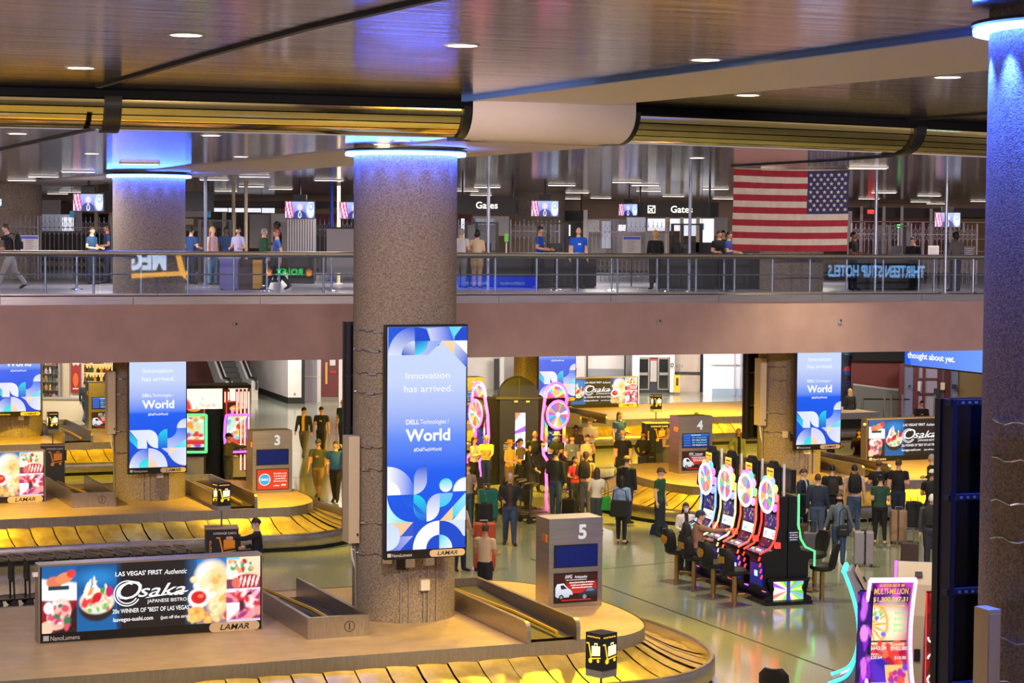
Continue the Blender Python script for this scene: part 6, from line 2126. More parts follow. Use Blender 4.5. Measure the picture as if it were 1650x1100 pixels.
# ------------------------------------------------------------------ people
SKINS = {'l': (214, 168, 140), 't': (190, 140, 108), 'b': (140, 96, 70), 'd': (96, 64, 48)}
HAIRS = {'k': (22, 18, 16), 'b': (70, 46, 30), 'r': (110, 52, 30), 'y': (190, 150, 90), 'g': (150, 146, 142), 'w': (222, 216, 206)}
def cm(c, kind='cloth'):
    return M('%s_%d_%d_%d' % (kind, *c), c, 0.8 if kind == 'cloth' else .55)
class Loft(MB):
    def limb(s, pts, rs, n=10, m=0):
        return s.tube(pts, rs, n, m)
def lerp(a, b, t):
    return a + (b - a) * t
def joint(p, dirv, l):
    return p + dirv.normalized() * l
PEOPLE = []
def person(loc, face, label, H=1.72, sex='m', skin='l', hair='b', hs='short', top=(60, 60, 70), bot=(40, 44, 60), shoe=(24, 22, 22), sleeve='short', legs='long',
           arms=('down', 'down'), pose='stand', lean=0.0, fat=1.0, head=(0, 0), cap=None, hat=None, mask=False, inner=None, skirt=None, glasses=False, print_=None, sit=0.5, bend=0.0, group=None):
    o = thing('person', label, 'person', loc, rad(face), group)
    fem = sex == 'f'
    V = Vector
    L = Loft()
    # pelvis height and spine
    zp = (.52 if pose != 'sit' else sit + .06)
    if pose == 'sit':
        zp = sit / H + .05
    fwd = V((0, -1, 0))
    ln = rad(lean)
    up_ = V((0, -math.sin(ln), math.cos(ln)))
    pel = V((0, 0, zp))
    def sp(h):                        # point of the spine at the standing height h
        return pel + up_ * (h - .52)
    hw, ww, sw = (.098, .072, .092) if fem else (.092, .084, .106)
    f = fat
    prof = [(.455, .06, .05), (.49, hw * .98 * (f * .5 + .5), .066 * f), (.53, hw * (f * .6 + .4), .066 * f), (.6, ww * f, .06 * f), (.66, lerp(ww, sw, .5) * (f * .7 + .3), (.066 if not fem else .06) * f),
            (.725, sw * .96, .068 * (f * .5 + .5)), (.775, sw, .06), (.81, sw * .86, .05), (.832, .05, .042), (.85, .034, .036), (.89, .031, .033)]
    n = 14
    v, fc = [], []
    for h, rx, ry in prof:
        c = sp(h)
        for j in range(n):
            a = 2 * PI * j / n
            sq = 1.0 + .08 * abs(math.sin(2 * a))
            v.append(c + V((rx * math.cos(a) * sq, 0, 0)) + V((0, math.cos(ln), math.sin(ln))) * (ry * math.sin(a) * sq))
    for i in range(len(prof) - 1):
        for j in range(n):
            fc.append((i * n + j, i * n + (j + 1) % n, (i + 1) * n + (j + 1) % n, (i + 1) * n + j))
    fc.append(tuple(range(n - 1, -1, -1)))
    fc.append(tuple((len(prof) - 1) * n + j for j in range(n)))
    L.add(v, fc)
    segs = [('torso', sp(.47), sp(.83), .08)]
    # legs
    baggy = 1.0 if legs in ('leggings', 'bare', 'shorts') else 1.16
    hipx = .05
    la = {'stand': ((4, 2), (-2, 2)), 'walk': ((24, 4), (-16, 26)), 'step': ((12, 2), (-10, 12)), 'sit': ((84, 86), (78, 84)), 'wide': ((5, 2), (-4, 3))}[pose]
    side = .012 if pose != 'wide' else .05
    feet = []
    for k, s in enumerate((1, -1)):
        th, kn = la[k]
        hip = pel + V((s * hipx, 0, -.02))
        a1 = rad(th)
        d1_ = V((s * side, -math.sin(a1), -math.cos(a1)))
        knee = joint(hip, d1_, .245)
        a2 = rad(th - kn)
        d2_ = V((s * side * .5, -math.sin(a2), -math.cos(a2)))
        ank = joint(knee, d2_, .235)
        w_ = (f * .4 + .6)
        r0 = (.06 if fem else .057) * w_
        L.limb([hip + V((0, 0, .03)), hip, hip.lerp(knee, .5), knee, knee.lerp(ank, .35), ank.lerp(knee, .15), ank], [r0 * .9, r0 * 1.02 * (baggy * .3 + .7), .05 * w_ * baggy, .037 * baggy, .037 * baggy, .027 * baggy ** 2, .026 * baggy ** 2], 10)
        toe = V((s * .3, -1, 0)).normalized()
        tilt = -.5 if (pose in ('walk', 'step') and k == 1) else 0
        td = (toe + V((0, 0, tilt))).normalized()
        L.limb([ank - td * .028 + V((0, 0, -.012)), ank + td * .03 + V((0, 0, -.014)), ank + td * .085 + V((0, 0, -.022)), ank + td * .115 + V((0, 0, -.024))], [.022, .027, .024, .012], 8)
        segs.append(('leg%d' % k, hip, knee, .05))
        segs.append(('shin%d' % k, knee, ank, .03))
        segs.append(('foot%d' % k, ank + V((0, 0, -.03)) - td * .02, ank + td * .11 + V((0, 0, -.03)), .02))
        feet.append(ank)
    # arms
    hands = []
    for k, s in enumerate((1, -1)):
        sh = sp(.8) + V((s * (sw + .008), 0, 0))
        A = arms[k]
        out = lambda x: V((s * x[0], -x[1], x[2]))
        d1_, d2_ = {'down': ((.16, -.05, -1), (.06, .2, -1)), 'swing': ((.14, -.32, -1), (.06, .1, -1)), 'swingf': ((.14, .3, -1), (.02, .6, -1)),
                    'bent': ((.2, .0, -1), (-.25, 1, -.12)), 'fold': ((.18, .25, -1), (-1, .5, .16)), 'hip': ((.55, -.15, -1), (-.65, .35, -.75)),
                    'raise': ((.45, .55, -.15), (-.35, .3, 1)), 'face': ((.1, .6, -.75), (-.3, .35, 1)), 'reach': ((.1, .8, -.7), (-.05, 1, -.15)), 'fwd': ((.1, 1, -.25), (-.1, 1, .05)),
                    'back': ((.2, -.5, -1), (-.2, .1, -1)), 'pull': ((.35, .1, -1), (.3, .0, -1)), 'push': ((.1, .5, -.9), (-.1, 1, -.35)), 'phone': ((.12, .2, -1), (-.45, .9, .25))}[A]
        d1_, d2_ = out(d1_), out(d2_)
        el = joint(sh, d1_, .165)
        wr = joint(el, d2_, .145)
        fat_a = (f * .35 + .65) * (.92 if fem else 1.0)
        q = 1.16 if sleeve in ('long', 'jacket') else 1.0
        L.limb([sh + V((-s * .035, 0, .004)), sh, sh.lerp(el, .4), el, el.lerp(wr, .35), wr], [.036 * fat_a, .039 * fat_a * q, .033 * fat_a * q, .027 * fat_a * q, .027 * fat_a * q, .0175 * (q ** 2)], 9)
        segs.append(('arm%d' % k, sh, el, .034))
        segs.append(('fore%d' % k, el, wr, .024))
        hands.append((wr, d2_.normalized(), s))
    PEOPLE.append(dict(o=o, L=L, segs=segs, hands=hands, sp=sp, up=up_, H=H, head=head, kw=dict(skin=skin, hair=hair, hs=hs, top=top, bot=bot, shoe=shoe, sleeve=sleeve, legs=legs, cap=cap, hat=hat, mask=mask, inner=inner, skirt=skirt, glasses=glasses, print_=print_, fem=fem, fat=f, sw=sw, ww=ww, hw=hw, pel=pel, pose=pose)))
    if pose != 'sit':
        low = min(a.z for a in feet) - .05
        o.location.z += -low * H
    o['hh'] = H
    o['base_z'] = loc[2]
    return o
def head_mesh(hc, R3, k=1.0, n=16, m=12):
    "one head: skull, jaw, nose; returns vertices and faces in person units"
    v, f = [], []
    for i in range(m + 1):
        a = -PI / 2 + PI * i / m
        z = math.sin(a)
        for j in range(n):
            w = 2 * PI * j / n - PI / 2          # j = 0 is the front
            x, y = math.cos(a) * math.cos(w), math.cos(a) * math.sin(w)
            fr = max(0, -y)
            wx = .043 * (1 - .3 * max(0, -z) ** 1.4)
            wy = .054 * (1 - .12 * max(0, -z)) if y < 0 else .058 * (1 - .42 * max(0, -z - .1))
            p = Vector((x * wx, y * wy, z * .066))
            if j in (0,) and -.45 < z < .12:
                p.y -= .012 * (1 - abs(z + .2) / .4) if z > -.5 else 0
            if -.62 < z < -.4 and j in (0, 1, n - 1):
                p.y -= .002
            if z < -.6 and fr > .5:
                p.y -= .008
            v.append(hc + R3 @ (p * k))
    for i in range(m):
        for j in range(n):
            f.append((i * n + j, i * n + (j + 1) % n, (i + 1) * n + (j + 1) % n, (i + 1) * n + j))
    return v, f
def hand_geo(L, wr, d, s, m):
    "palm with four unequal curled fingers and a thumb from its side"
    z = Vector((0, 0, 1))
    side = d.cross(Vector((s, 0, 0)))
    if side.length < .2:
        side = d.cross(Vector((0, 1, 0)))
    side.normalize()                     # across the palm, toward the thumb
    if side.y > 0:
        side = -side
    nrm = d.cross(side).normalized() * s
    L.tube([wr - d * .012, wr + d * .012, wr + d * .034, wr + d * .05], [.014, .0175, .019, .014], 8, m)
    for i, (off, ln) in enumerate(((.014, .04), (.005, .046), (-.004, .043), (-.013, .034))):
        b = wr + d * .045 + side * off
        c = b + d * ln * .5 + nrm * -.004 * s
        e = b + d * ln * .9 - nrm * .016 * s
        L.tube([b - d * .008, c, e], [.0058, .0054, .004], 6, m)
    b = wr + d * .016 + side * .014
    L.tube([b, b + side * .014 + d * .014, b + side * .016 + d * .032 - nrm * .006 * s], [.0075, .0064, .0046], 6, m)
def finish_people():
    tmp = []
    for P_ in PEOPLE:
        me = P_['L'].mesh('body', [])
        ob = bpy.data.objects.new('body', me)
        C.objects.link(ob)
        md = ob.modifiers.new('r', 'REMESH')
        md.mode = 'VOXEL'
        md.voxel_size = .0115
        sm = ob.modifiers.new('s', 'SMOOTH')
        sm.iterations = 4
        sm.factor = .5
        tmp.append(ob)
    dg = bpy.context.evaluated_depsgraph_get()
    for P_, ob in zip(PEOPLE, tmp):
        me = bpy.data.meshes.new_from_object(ob.evaluated_get(dg))
        nv, nf = len(me.vertices), len(me.polygons)
        co_ = np.empty(nv * 3)
        me.vertices.foreach_get('co', co_)
        co_ = co_.reshape(-1, 3)
        faces = [tuple(p.vertices) for p in me.polygons]
        cen = np.empty(nf * 3)
        me.polygons.foreach_get('center', cen)
        cen = cen.reshape(-1, 3)
        old = ob.data
        bpy.data.objects.remove(ob)
        bpy.data.meshes.remove(old)
        bpy.data.meshes.remove(me)
        k = P_['kw']
        best = np.full(nf, 9.0)
        seg = np.zeros(nf, int)
        tt = np.zeros(nf)
        for i, (nm, a, b, r) in enumerate(P_['segs']):
            a, b = np.array(a), np.array(b)
            ab = b - a
            t_ = np.clip(((cen - a) @ ab) / (ab @ ab), 0, 1)
            d_ = np.linalg.norm(cen - (a + t_[:, None] * ab), axis=1) - r
            w = d_ < best
            best[w], seg[w], tt[w] = d_[w], i, t_[w]
        # materials: 0 skin 1 top 2 bottom 3 shoe 4 dark 5 inner 6 lip
        mi = np.zeros(nf, int)
        names = [s[0] for s in P_['segs']]
        upv, pel = np.array(P_['up']), np.array(k['pel'])
        hgt = (cen - pel) @ upv + .52
        for i, nm in enumerate(names):
            w = seg == i
            if nm == 'torso':
                mi[w] = np.where(hgt[w] < (.535 if k['skirt'] is None else .4), 2, np.where(hgt[w] > .838, 0, 1))
                if k['inner']:
                    q = w & (np.abs(cen[:, 0]) < .03 + .0 * hgt) & (cen[:, 1] < pel[1] - .02) & (hgt > .53) & (hgt < .86)
                    mi[q] = 5
                if k['sleeve'] == 'tank':
                    mi[w & (hgt > .79) & (np.abs(cen[:, 0]) > .02)] = 0
            elif nm.startswith('leg'):
                mi[w] = 2
            elif nm.startswith('shin'):
                cut = {'long': 9, 'leggings': .93, 'shorts': .12, 'bare': -1}[k['legs']]
                mi[w] = np.where(tt[w] < cut, 2, 0)
            elif nm.startswith('foot'):
                mi[w] = 3
            elif nm.startswith('arm'):
                cut = {'short': .62, 'long': 9, 'jacket': 9, 'tank': -.1}[k['sleeve']]
                mi[w] = np.where(tt[w] < cut, 1, 0)
            elif nm.startswith('fore'):
                mi[w] = 1 if k['sleeve'] in ('long', 'jacket') else 0
        ex = Loft()
        for wr, d, s in P_['hands']:
            hand_geo(ex, wr, d, s, 0)
        yaw, nod = P_['head']
        R3 = Matrix.Rotation(rad(yaw), 3, 'Z') @ Matrix.Rotation(rad(nod), 3, 'X')
        lean_m = Vector((0, 0, 1)).rotation_difference(P_['up']).to_matrix()
        R3 = lean_m.lerp(Matrix.Identity(3), .6) @ R3 if hasattr(lean_m, 'lerp') else R3
        hc = P_['sp'](.925) + R3 @ Vector((0, -.008, .008))
        hv, hf = head_mesh(hc, R3)
        ex.add(hv, hf, 0)
        for s in (-1, 1):
            e = hc + R3 @ Vector((s * .017, -.047, .006))
            ex.ball(e, (.0055, .004, .0035), 6, 4, 7)
            ex.ball(e + R3 @ Vector((0, -.0028, 0)), (.0026, .002, .0028), 6, 4, 4)
            e = hc + R3 @ Vector((s * .017, -.0485, .018))
            ex.ball(e, (.009, .003, .0022), 6, 4, 4)
            e = hc + R3 @ Vector((s * .044, .004, -.004))
            ex.ball(e, (.005, .012, .017), 6, 5, 0)
        ex.ball(hc + R3 @ Vector((0, -.0525, -.036)), (.013, .004, .0036), 8, 4, 6)
        H = P_['H']
        base = len(co_)
        allv = np.vstack([co_, np.array(ex.v)]) * H
        allf = faces + [tuple(i + base for i in q) for q in ex.f]
        nm_ = bpy.data.meshes.new('body')
        nm_.from_pydata(allv.tolist(), [], allf)
        sk = M('skin_' + k['skin'], SKINS[k['skin']], .55)
        for mt in (sk, cm(k['top']), cm(k['bot']), cm(k['shoe'], 'leather'), M('eye_dark', (30, 20, 16), .4), cm(k['inner'] or k['top']), M('lip', (160, 84, 76), .5), M('eye_white', (230, 226, 220), .4)):
            nm_.materials.append(mt)
        nm_.polygons.foreach_set('material_index', mi.tolist() + ex.m)
        nm_.polygons.foreach_set('use_smooth', [True] * len(allf))
        nm_.update()
        o = P_['o']
        b_ = link('body', nm_, o)
        def hp(x, y, z):
            return (hc + R3 @ Vector((x, y, z))) * H
        hm = M('hair_' + k['hair'], HAIRS[k['hair']], .6)
        hs = k['hs']
        if hs != 'bald':
            m = Loft()
            N_, M_ = 16, 10
            vv = []
            for i in range(M_ + 1):
                a = -PI / 2 + PI * i / M_
                for j in range(N_):
                    w = 2 * PI * j / N_ - PI / 2
                    x, y, z = math.cos(a) * math.cos(w), math.cos(a) * math.sin(w), math.sin(a)
                    g = .0475 if hs not in ('curly', 'long') else (.058 if hs == 'curly' else .05)
                    vv.append((x, y, z, hp(x * g, .004 + y * (.061 if hs != 'curly' else .068), z * (.071 if hs != 'curly' else .082) + .002)))
            lim = -.75 if hs in ('long', 'curly', 'bob') else -.35
            fs = []
            for i in range(M_):
                for j in range(N_):
                    q = (i * N_ + j, i * N_ + (j + 1) % N_, (i + 1) * N_ + (j + 1) % N_, (i + 1) * N_ + j)
                    zc = sum(vv[t_][2] for t_ in q) / 4
                    yc = sum(vv[t_][1] for t_ in q) / 4
                    if zc > lerp(lim, .42, min(1, max(0, (-yc + .55) / 1.25))):
                        fs.append(q)
            m.add([t_[3] for t_ in vv], fs)
            if hs in ('long', 'bob'):
                ln_ = .13 if hs == 'long' else .05
                rows = []
                for t_ in (0, .35, .7, 1):
                    row = []
                    for j in range(9):
                        a = PI * j / 8
                        wd_ = .05 + .012 * t_
                        row.append(hp(wd_ * math.cos(a), .012 + (.052 - .01 * t_) * math.sin(a), .0 - (.05 + ln_) * t_))
                    rows.append(row)
                m.grid(rows)
                m.grid([[tuple(Vector(p) * .97 + Vector(hp(0, 0, 0)) * .03) for p in r] for r in rows], flip=True)
            if hs == 'tail':
                m.tube([hp(0, .06, .02), hp(0, .085, 0), hp(0, .08, -.06), hp(0, .075, -.1)], [.012 * H, .016 * H, .014 * H, .005 * H], 8)
            if hs == 'bun':
                m.ball(hp(0, .055, .045), .024 * H, 8, 6)
            if hs == 'beard' or k['hs'] == 'short_beard':
                pass
            m.build('hair', hm, o, smooth=60)
        if k['cap']:
            m = Loft()
            vv, fs = [], []
            for i in range(6):
                a = PI / 2 * i / 5
                for j in range(16):
                    w = 2 * PI * j / 16
                    vv.append(hp(.051 * math.cos(a) * math.cos(w), .003 + .064 * math.cos(a) * math.sin(w), .024 + .052 * math.sin(a)))
            for i in range(5):
                for j in range(16):
                    fs.append((i * 16 + j, i * 16 + (j + 1) % 16, (i + 1) * 16 + (j + 1) % 16, (i + 1) * 16 + j))
            m.add(vv, fs)
            br = [[hp(.046 * math.cos(a) * q, -.03 - .062 * math.sin(a) * q if q else -.03, .026 - .012 * q * math.sin(a)) for a in [PI * j / 8 for j in range(9)]] for q in (.3, 1.0)]
            m.grid(br)
            m.grid([[(p[0], p[1], p[2] - .008) for p in r] for r in br], flip=True)
            m.build('cap', cm(k['cap']), o, smooth=50)
        if k['hat']:
            m = Loft()
            pr = [(.09, .018), (.092, .022), (.056, .028), (.052, .06), (.046, .078), (0, .082)]
            m.lathe([(r * H, z * H) for r, z in pr], 18)
            m.v = [tuple(Vector(hp(0, 0, 0)) + R3 @ Vector(p)) for p in m.v]
            m.build('hat', cm(k['hat']), o, smooth=40)
            m = Loft().lathe([(.0545 * H, .03 * H), (.0545 * H, .042 * H)], 18)
            m.v = [tuple(Vector(hp(0, 0, 0)) + R3 @ Vector(p)) for p in m.v]
            m.build('hat_band', cm((60, 40, 30)), o)
        if k['mask']:
            rows = [[hp(.04 * math.sin(a) * q, -.057 * math.cos(a) * q2 - .004, z) for a in [rad(-70 + 20 * j) for j in range(8)]] for z, q, q2 in ((-.008, 1.05, 1.12), (-.03, .98, 1.2), (-.055, .75, 1.0))]
            Loft().grid(rows).build('face_mask', cm((200, 204, 214) if k['mask'] is True else k['mask']), o, smooth=60)
        if k['glasses']:
            m = Loft()
            for s in (-1, 1):
                m.tube([hp(s * .017 + .011 * math.cos(a), -.056, .005 + .009 * math.sin(a)) for a in [2 * PI * j / 10 for j in range(10)]], .0016 * H, 5, closed=True)
            m.build('glasses', black_m, o)
        if k['skirt']:
            z0, z1, r1, col = k['skirt']
            rows = []
            for t_ in (0, .3, .6, 1):
                row = []
                for j in range(25):
                    a = 2 * PI * j / 24
                    rr = lerp(k['ww'] * k['fat'] * 1.12, r1, t_) * (1 + .05 * math.sin(7 * a) * t_)
                    p = P_['sp'](lerp(z0, z1, t_))
                    if lerp(z0, z1, t_) < .52:
                        p = Vector((k['pel'].x, k['pel'].y, k['pel'].z - .52 + lerp(z0, z1, t_)))
                    row.append(tuple(Vector((p.x + rr * math.cos(a), p.y + rr * .78 * math.sin(a), p.z)) * H))
                rows.append(row)
            Loft().grid(rows).build('skirt', cm(col), o, smooth=60)
        if k['print_']:
            p = P_['sp'](.72) * H
            MB().box((p.x, p.y - .078 * H * (k['fat'] * .5 + .5), p.z), (.05 * H, .006, .03 * H)).build('shirt_print', cm(k['print_']), o)
    # nothing else

def backpack(person_o, label, col=(20, 20, 24), sc=1.0, dz=0.0, trim=None):
    H = person_o['hh']
    rz = person_o.rotation_euler.z
    o = thing('backpack', label, 'backpack', person_o.location + Vector((0, 0, (.6 + dz) * H)), rz)
    m = MB()
    rows = []
    for z, w_, d_ in ((0, .13, .11), (.06, .16, .16), (.25, .16, .17), (.38, .14, .13), (.44, .08, .07)):
        rows.append([(w_ * sc * math.copysign(abs(math.cos(a)) ** .6, math.cos(a)), .07 * H + .085 * sc + d_ * .55 * sc * math.copysign(abs(math.sin(a)) ** .6, math.sin(a)), z * sc) for a in [2 * PI * j / 16 for j in range(17)]])
    m.grid(rows)
    m.f += [tuple(range(15, -1, -1)), tuple(4 * 17 + j for j in range(16))]
    m.m += [0, 0]
    m.build('main_bag', cm(col), o, smooth=50)
    MB().box((0, .07 * H + .19 * sc, .13 * sc), (.2 * sc, .06, .2 * sc), top=(.9, .8)).build('front_pocket', cm(trim or tuple(int(x * .8) for x in col)), o)
    for s in (-1, 1):
        MB().tube([(s * .07, .07 * H, .42 * sc), (s * .085, .03, .46 * sc), (s * .095, -.08 * H, .34 * sc), (s * .1, -.05 * H, .1 * sc), (s * .11, .05 * H, .05 * sc)], .016, 6).build('strap', cm(col), o)
    MB().tube([(-.03, .07 * H + .05, .43 * sc), (0, .07 * H + .05, .48 * sc), (.03, .07 * H + .05, .43 * sc)], .01, 5).build('grab_handle', cm(col), o)
    return o
def suitcase(p, rz, label, col, size=(.42, .26, .65), handle=.45, band=None, ribs=True):
    o = thing('suitcase', label, 'suitcase', p, rad(rz))
    w_, d_, h_ = size
    b_ = MB().box((0, 0, h_ / 2 + .06), (w_, d_, h_))
    ob = b_.build('shell', M('suitcase_%d_%d_%d' % col, col, .35), o)
    bv = ob.modifiers.new('b', 'BEVEL')
    bv.width = .035
    bv.segments = 2
    if ribs:
        for k in range(5):
            MB().box((-w_ * .36 + w_ * .18 * k, -d_ / 2 - .004, h_ / 2 + .06), (.018, .012, h_ * .84)).build('rib', MATS['suitcase_%d_%d_%d' % col], o)
    for x in (-.4, .4):
        for y in (-.35, .35):
            MB().tube([(x * w_ - .015, y * d_, .03), (x * w_ + .015, y * d_, .03)], .03, 10).build('wheel', rubber, o)
    if handle:
        MB().tube([(-.09, d_ * .3, h_ + .05), (-.09, d_ * .3, h_ + handle), (.09, d_ * .3, h_ + handle), (.09, d_ * .3, h_ + .05)], .011, 6).build('pull_handle', alu, o)
    if band:
        MB().box((.02, 0, h_ / 2 + .06), (.05, d_ + .02, h_ + .012)).build('luggage_strap', cm(band), o)
    MB().box((0, 0, h_ + .07), (.14, .04, .03)).build('top_handle', dark_m, o)
    return o
def bag(p, rz, label, col, size=(.4, .16, .3), strap=.3):
    o = thing('shoulder_bag', label, 'bag', p, rad(rz))
    w_, d_, h_ = size
    ob = MB().box((0, 0, h_ / 2), (w_, d_, h_), top=(.85, .6)).build('body', cm(col), o)
    bv = ob.modifiers.new('b', 'BEVEL')
    bv.width = .03
    bv.segments = 2
    MB().tube([(-w_ * .38, 0, h_ * .9), (-w_ * .3, 0, h_ + strap * .8), (0, 0, h_ + strap), (w_ * .3, 0, h_ + strap * .8), (w_ * .38, 0, h_ * .9)], .012, 6).build('strap', cm(col), o)
    MB().box((0, -d_ * .42, h_ * .6), (w_ * .5, .01, .02)).build('zip', alu, o)
    return o
def at(px, py, H, z0=0.0):
    "ground point of someone whose crown is seen at this picture point"
    p = P(px, py, H * .995 + z0)
    return Vector((p.x, p.y, z0))
def side_of(o, right, fwd, z=0.0):
    a = o.rotation_euler.z
    v = Vector((math.cos(a) * -right + math.sin(a) * fwd, math.sin(a) * -right - math.cos(a) * fwd, 0))
    p = o.location + v
    return Vector((p.x, p.y, o['base_z'] + z))
# ------------------------------------------------------------------ passengers on the lower floor
BLK, NAVY, JEAN, GRY, DGRY, WHT, OLV, KHA = (20, 20, 22), (26, 32, 52), (46, 62, 92), (112, 110, 112), (58, 58, 62), (214, 206, 196), (74, 70, 48), (140, 112, 70)
pp_ = {}
def pr(key, px, py, H, face, label, **k):
    pp_[key] = person(at(px, py, H), face, label, H=H, **k)
    return pp_[key]
pr('hood', 368, 701, 1.74, 75, 'man in an olive hoodie and black cap playing at the violet edged slot', top=OLV, bot=DGRY, sleeve='long', arms=('fwd', 'bent'), cap=BLK, fat=1.1)
pr('yel', 490, 656, 1.74, -12, 'man in a dark jacket over a yellow shirt, walking by the white wall', top=(24, 34, 32), inner=(214, 160, 40), bot=(86, 76, 72), sleeve='jacket', pose='walk', arms=('swing', 'swingf'), cap=BLK, skin='t')
pr('blk', 518, 655, 1.74, -4, 'man in black T-shirt and black cap walking beside the yellow shirted man', top=BLK, bot=BLK, pose='walk', arms=('swing', 'swingf'), cap=BLK, skin='t', print_=(150, 150, 160))
pr('teal', 553, 646, 1.82, -30, 'bald man in dark teal half hidden by the black rack on the near column', top=(30, 56, 60), bot=NAVY, hs='bald', skin='t')
pr('gryt', 513, 707, 1.78, -8, 'man in a grey T-shirt with a yellow print and khaki shorts walking to the camera', top=(74, 76, 76), bot=KHA, legs='shorts', pose='walk', arms=('swing', 'swingf'), cap=(70, 76, 76), print_=(200, 150, 50), fat=1.25, skin='t')
pr('blup', 541, 713, 1.74, -12, 'person in a blue polo shirt, one arm raised, near khaki shorts', top=(34, 88, 170), bot=(26, 26, 34), arms=('raise', 'bent'), pose='step', fat=1.2, hair='b')
pr('suit', 414, 838, 1.72, -78, 'man in a black suit and face mask using the luggage cart dispenser', top=(18, 18, 22), inner=WHT, bot=(24, 26, 34), sleeve='jacket', arms=('fwd', 'bent'), mask=True, head=(0, 22), skirt=(.66, .45, .1, (18, 18, 22)), hair='k')
pr('shop', 138, 612, 1.76, 165, 'person in a dark jacket walking toward the shop shelves', top=(30, 40, 44), bot=(44, 66, 80), sleeve='jacket', pose='walk', arms=('down', 'down'), hair='k')
pr('hatw', 774, 662, 1.76, 172, 'man in a white shirt and tan hat with a backpack, seen from behind', top=WHT, bot=NAVY, hat=(190, 150, 100), arms=('bent', 'bent'))
pr('wtop', 764, 706, 1.64, 60, 'woman with long brown hair in a cream top beside the stroller', sex='f', top=(214, 204, 176), bot=BLK, hs='long', hair='b', arms=('bent', 'fold'))
pr('boy', 784, 704, 1.6, -10, 'youth in a yellow T-shirt with a dark strap behind the teal suitcase', top=(216, 186, 90), bot=(40, 60, 130), hair='y', arms=('push', 'push'))
pr('yhat', 821, 712, 1.66, 55, 'woman in a yellow hat and yellow T-shirt', sex='f', top=(222, 176, 60), bot=(120, 90, 70), hat=(216, 160, 50), legs='shorts', arms=('bent', 'bent'), hair='b')
pr('drink', 838, 709, 1.68, 62, 'woman in an olive top drinking from a cup beside the yellow hat', sex='f', top=(110, 96, 60), bot=BLK, hs='tail', hair='k', arms=('face', 'bent'), skin='t')
pr('beard', 862, 697, 1.8, 6, 'bearded big man in a black T-shirt before the sunburst pillar', top=(20, 20, 26), bot=NAVY, fat=1.35, hair='g', hs='bald', arms=('fwd', 'bent'), skin='t')
pr('mask', 898, 699, 1.72, -35, 'person in a white hat and mask with an arm across, among the crowd', top=(26, 28, 34), bot=DGRY, hat=(226, 220, 206), mask=True, arms=('fold', 'fold'), skin='b')
pr('dark', 851, 729, 1.62, 150, 'person with black hair in a dark top leaning on a luggage cart', sex='f', top=(24, 24, 32), bot=(34, 34, 40), hs='bob', hair='k', arms=('push', 'push'))
pr('redh', 754, 750, 1.68, 10, 'woman with red hair in a grey top and jeans beside the tall blue display', sex='f', top=(140, 122, 116), bot=JEAN, hs='long', hair='r', arms=('bent', 'down'))
pr('jog', 822, 765, 1.78, 4, 'man in a black jacket and jeans walking toward the camera alone', top=(20, 22, 28), bot=(44, 58, 88), sleeve='jacket', pose='step', arms=('bent', 'bent'), hair='g', skin='t', fat=1.1, inner=(60, 30, 30))
pr('stripe', 782, 848, 1.7, 150, 'man in a striped cream shirt seen from behind with an orange backpack before him', top=(206, 184, 148), bot=(28, 30, 42), arms=('bent', 'bent'), hair='b', head=(30, 0), skin='t')
pr('arm', 741, 806, 1.66, 40, 'person in a white top pulling a case, mostly behind the tall blue display', sex='f', top=WHT, bot=(34, 40, 66), arms=('pull', 'down'), hs='bob', hair='b')
pr('gtee', 922, 703, 1.68, -6, 'woman in a grey printed T-shirt standing in the waiting crowd', sex='f', top=(108, 112, 122), bot=(22, 22, 26), hair='b', hs='bun', arms=('down', 'bent'), print_=(170, 190, 210), fat=1.15)
pr('cream', 947, 703, 1.68, 10, 'woman in a cream top with a hand to her face', sex='f', top=(226, 200, 142), bot=(90, 80, 70), hair='b', hs='tail', arms=('face', 'fold'), fat=1.1)
pr('dskin', 928, 688, 1.76, 25, 'man in a brown shirt standing behind the women at the carousel', top=(70, 54, 36), bot=DGRY, skin='d', hair='k', arms=('fold', 'fold'))
pr('fold', 951, 676, 1.74, 0, 'man in a white T-shirt with folded arms at the far belt', top=(206, 198, 160), bot=(50, 56, 70), arms=('fold', 'fold'), cap=(90, 84, 70))
pr('pcap', 944, 731, 1.76, 168, 'man in a purple cap with a black backpack seen from behind', top=(176, 140, 100), bot=(84, 82, 90), cap=(50, 40, 90), arms=('bent', 'bent'), skin='b')
pr('pink', 926, 738, 1.56, 30, 'woman with black hair and a pink top, hidden among the crowd', sex='f', top=(170, 40, 90), bot=(30, 40, 66), hs='long', hair='k', arms=('bent', 'bent'), skin='t')
pr('tall', 896, 727, 1.84, 150, 'tall man in a dark top and jeans standing before the crowd', top=(28, 34, 34), bot=(40, 58, 84), sleeve='long', arms=('bent', 'down'), pose='wide', hair='k', fat=1.1)
pr('green', 962, 757, 1.66, 160, 'woman in a white T-shirt and jeans with a bright green bag', sex='f', top=(216, 206, 196), bot=(66, 70, 82), hs='long', hair='b', arms=('bent', 'bent'))
pr('blue', 998, 666, 1.84, 40, 'tall man with long hair in a blue shirt by the far belt', top=(36, 76, 140), bot=(44, 60, 96), hs='long', hair='b', arms=('bent', 'down'), fat=1.1)
pr('straw', 1004, 697, 1.76, 5, 'man in a straw hat and black T-shirt with a grey beard', top=(20, 20, 22), bot=(34, 34, 38), hat=(214, 180, 90), arms=('down', 'down'), mask=(190, 184, 176), fat=1.2)
pr('ocap', 1010, 738, 1.8, 150, 'man in a black jacket and olive cap seen from behind', top=(18, 20, 26), bot=(34, 44, 70), sleeve='jacket', cap=(130, 116, 70), arms=('down', 'down'), fat=1.15)
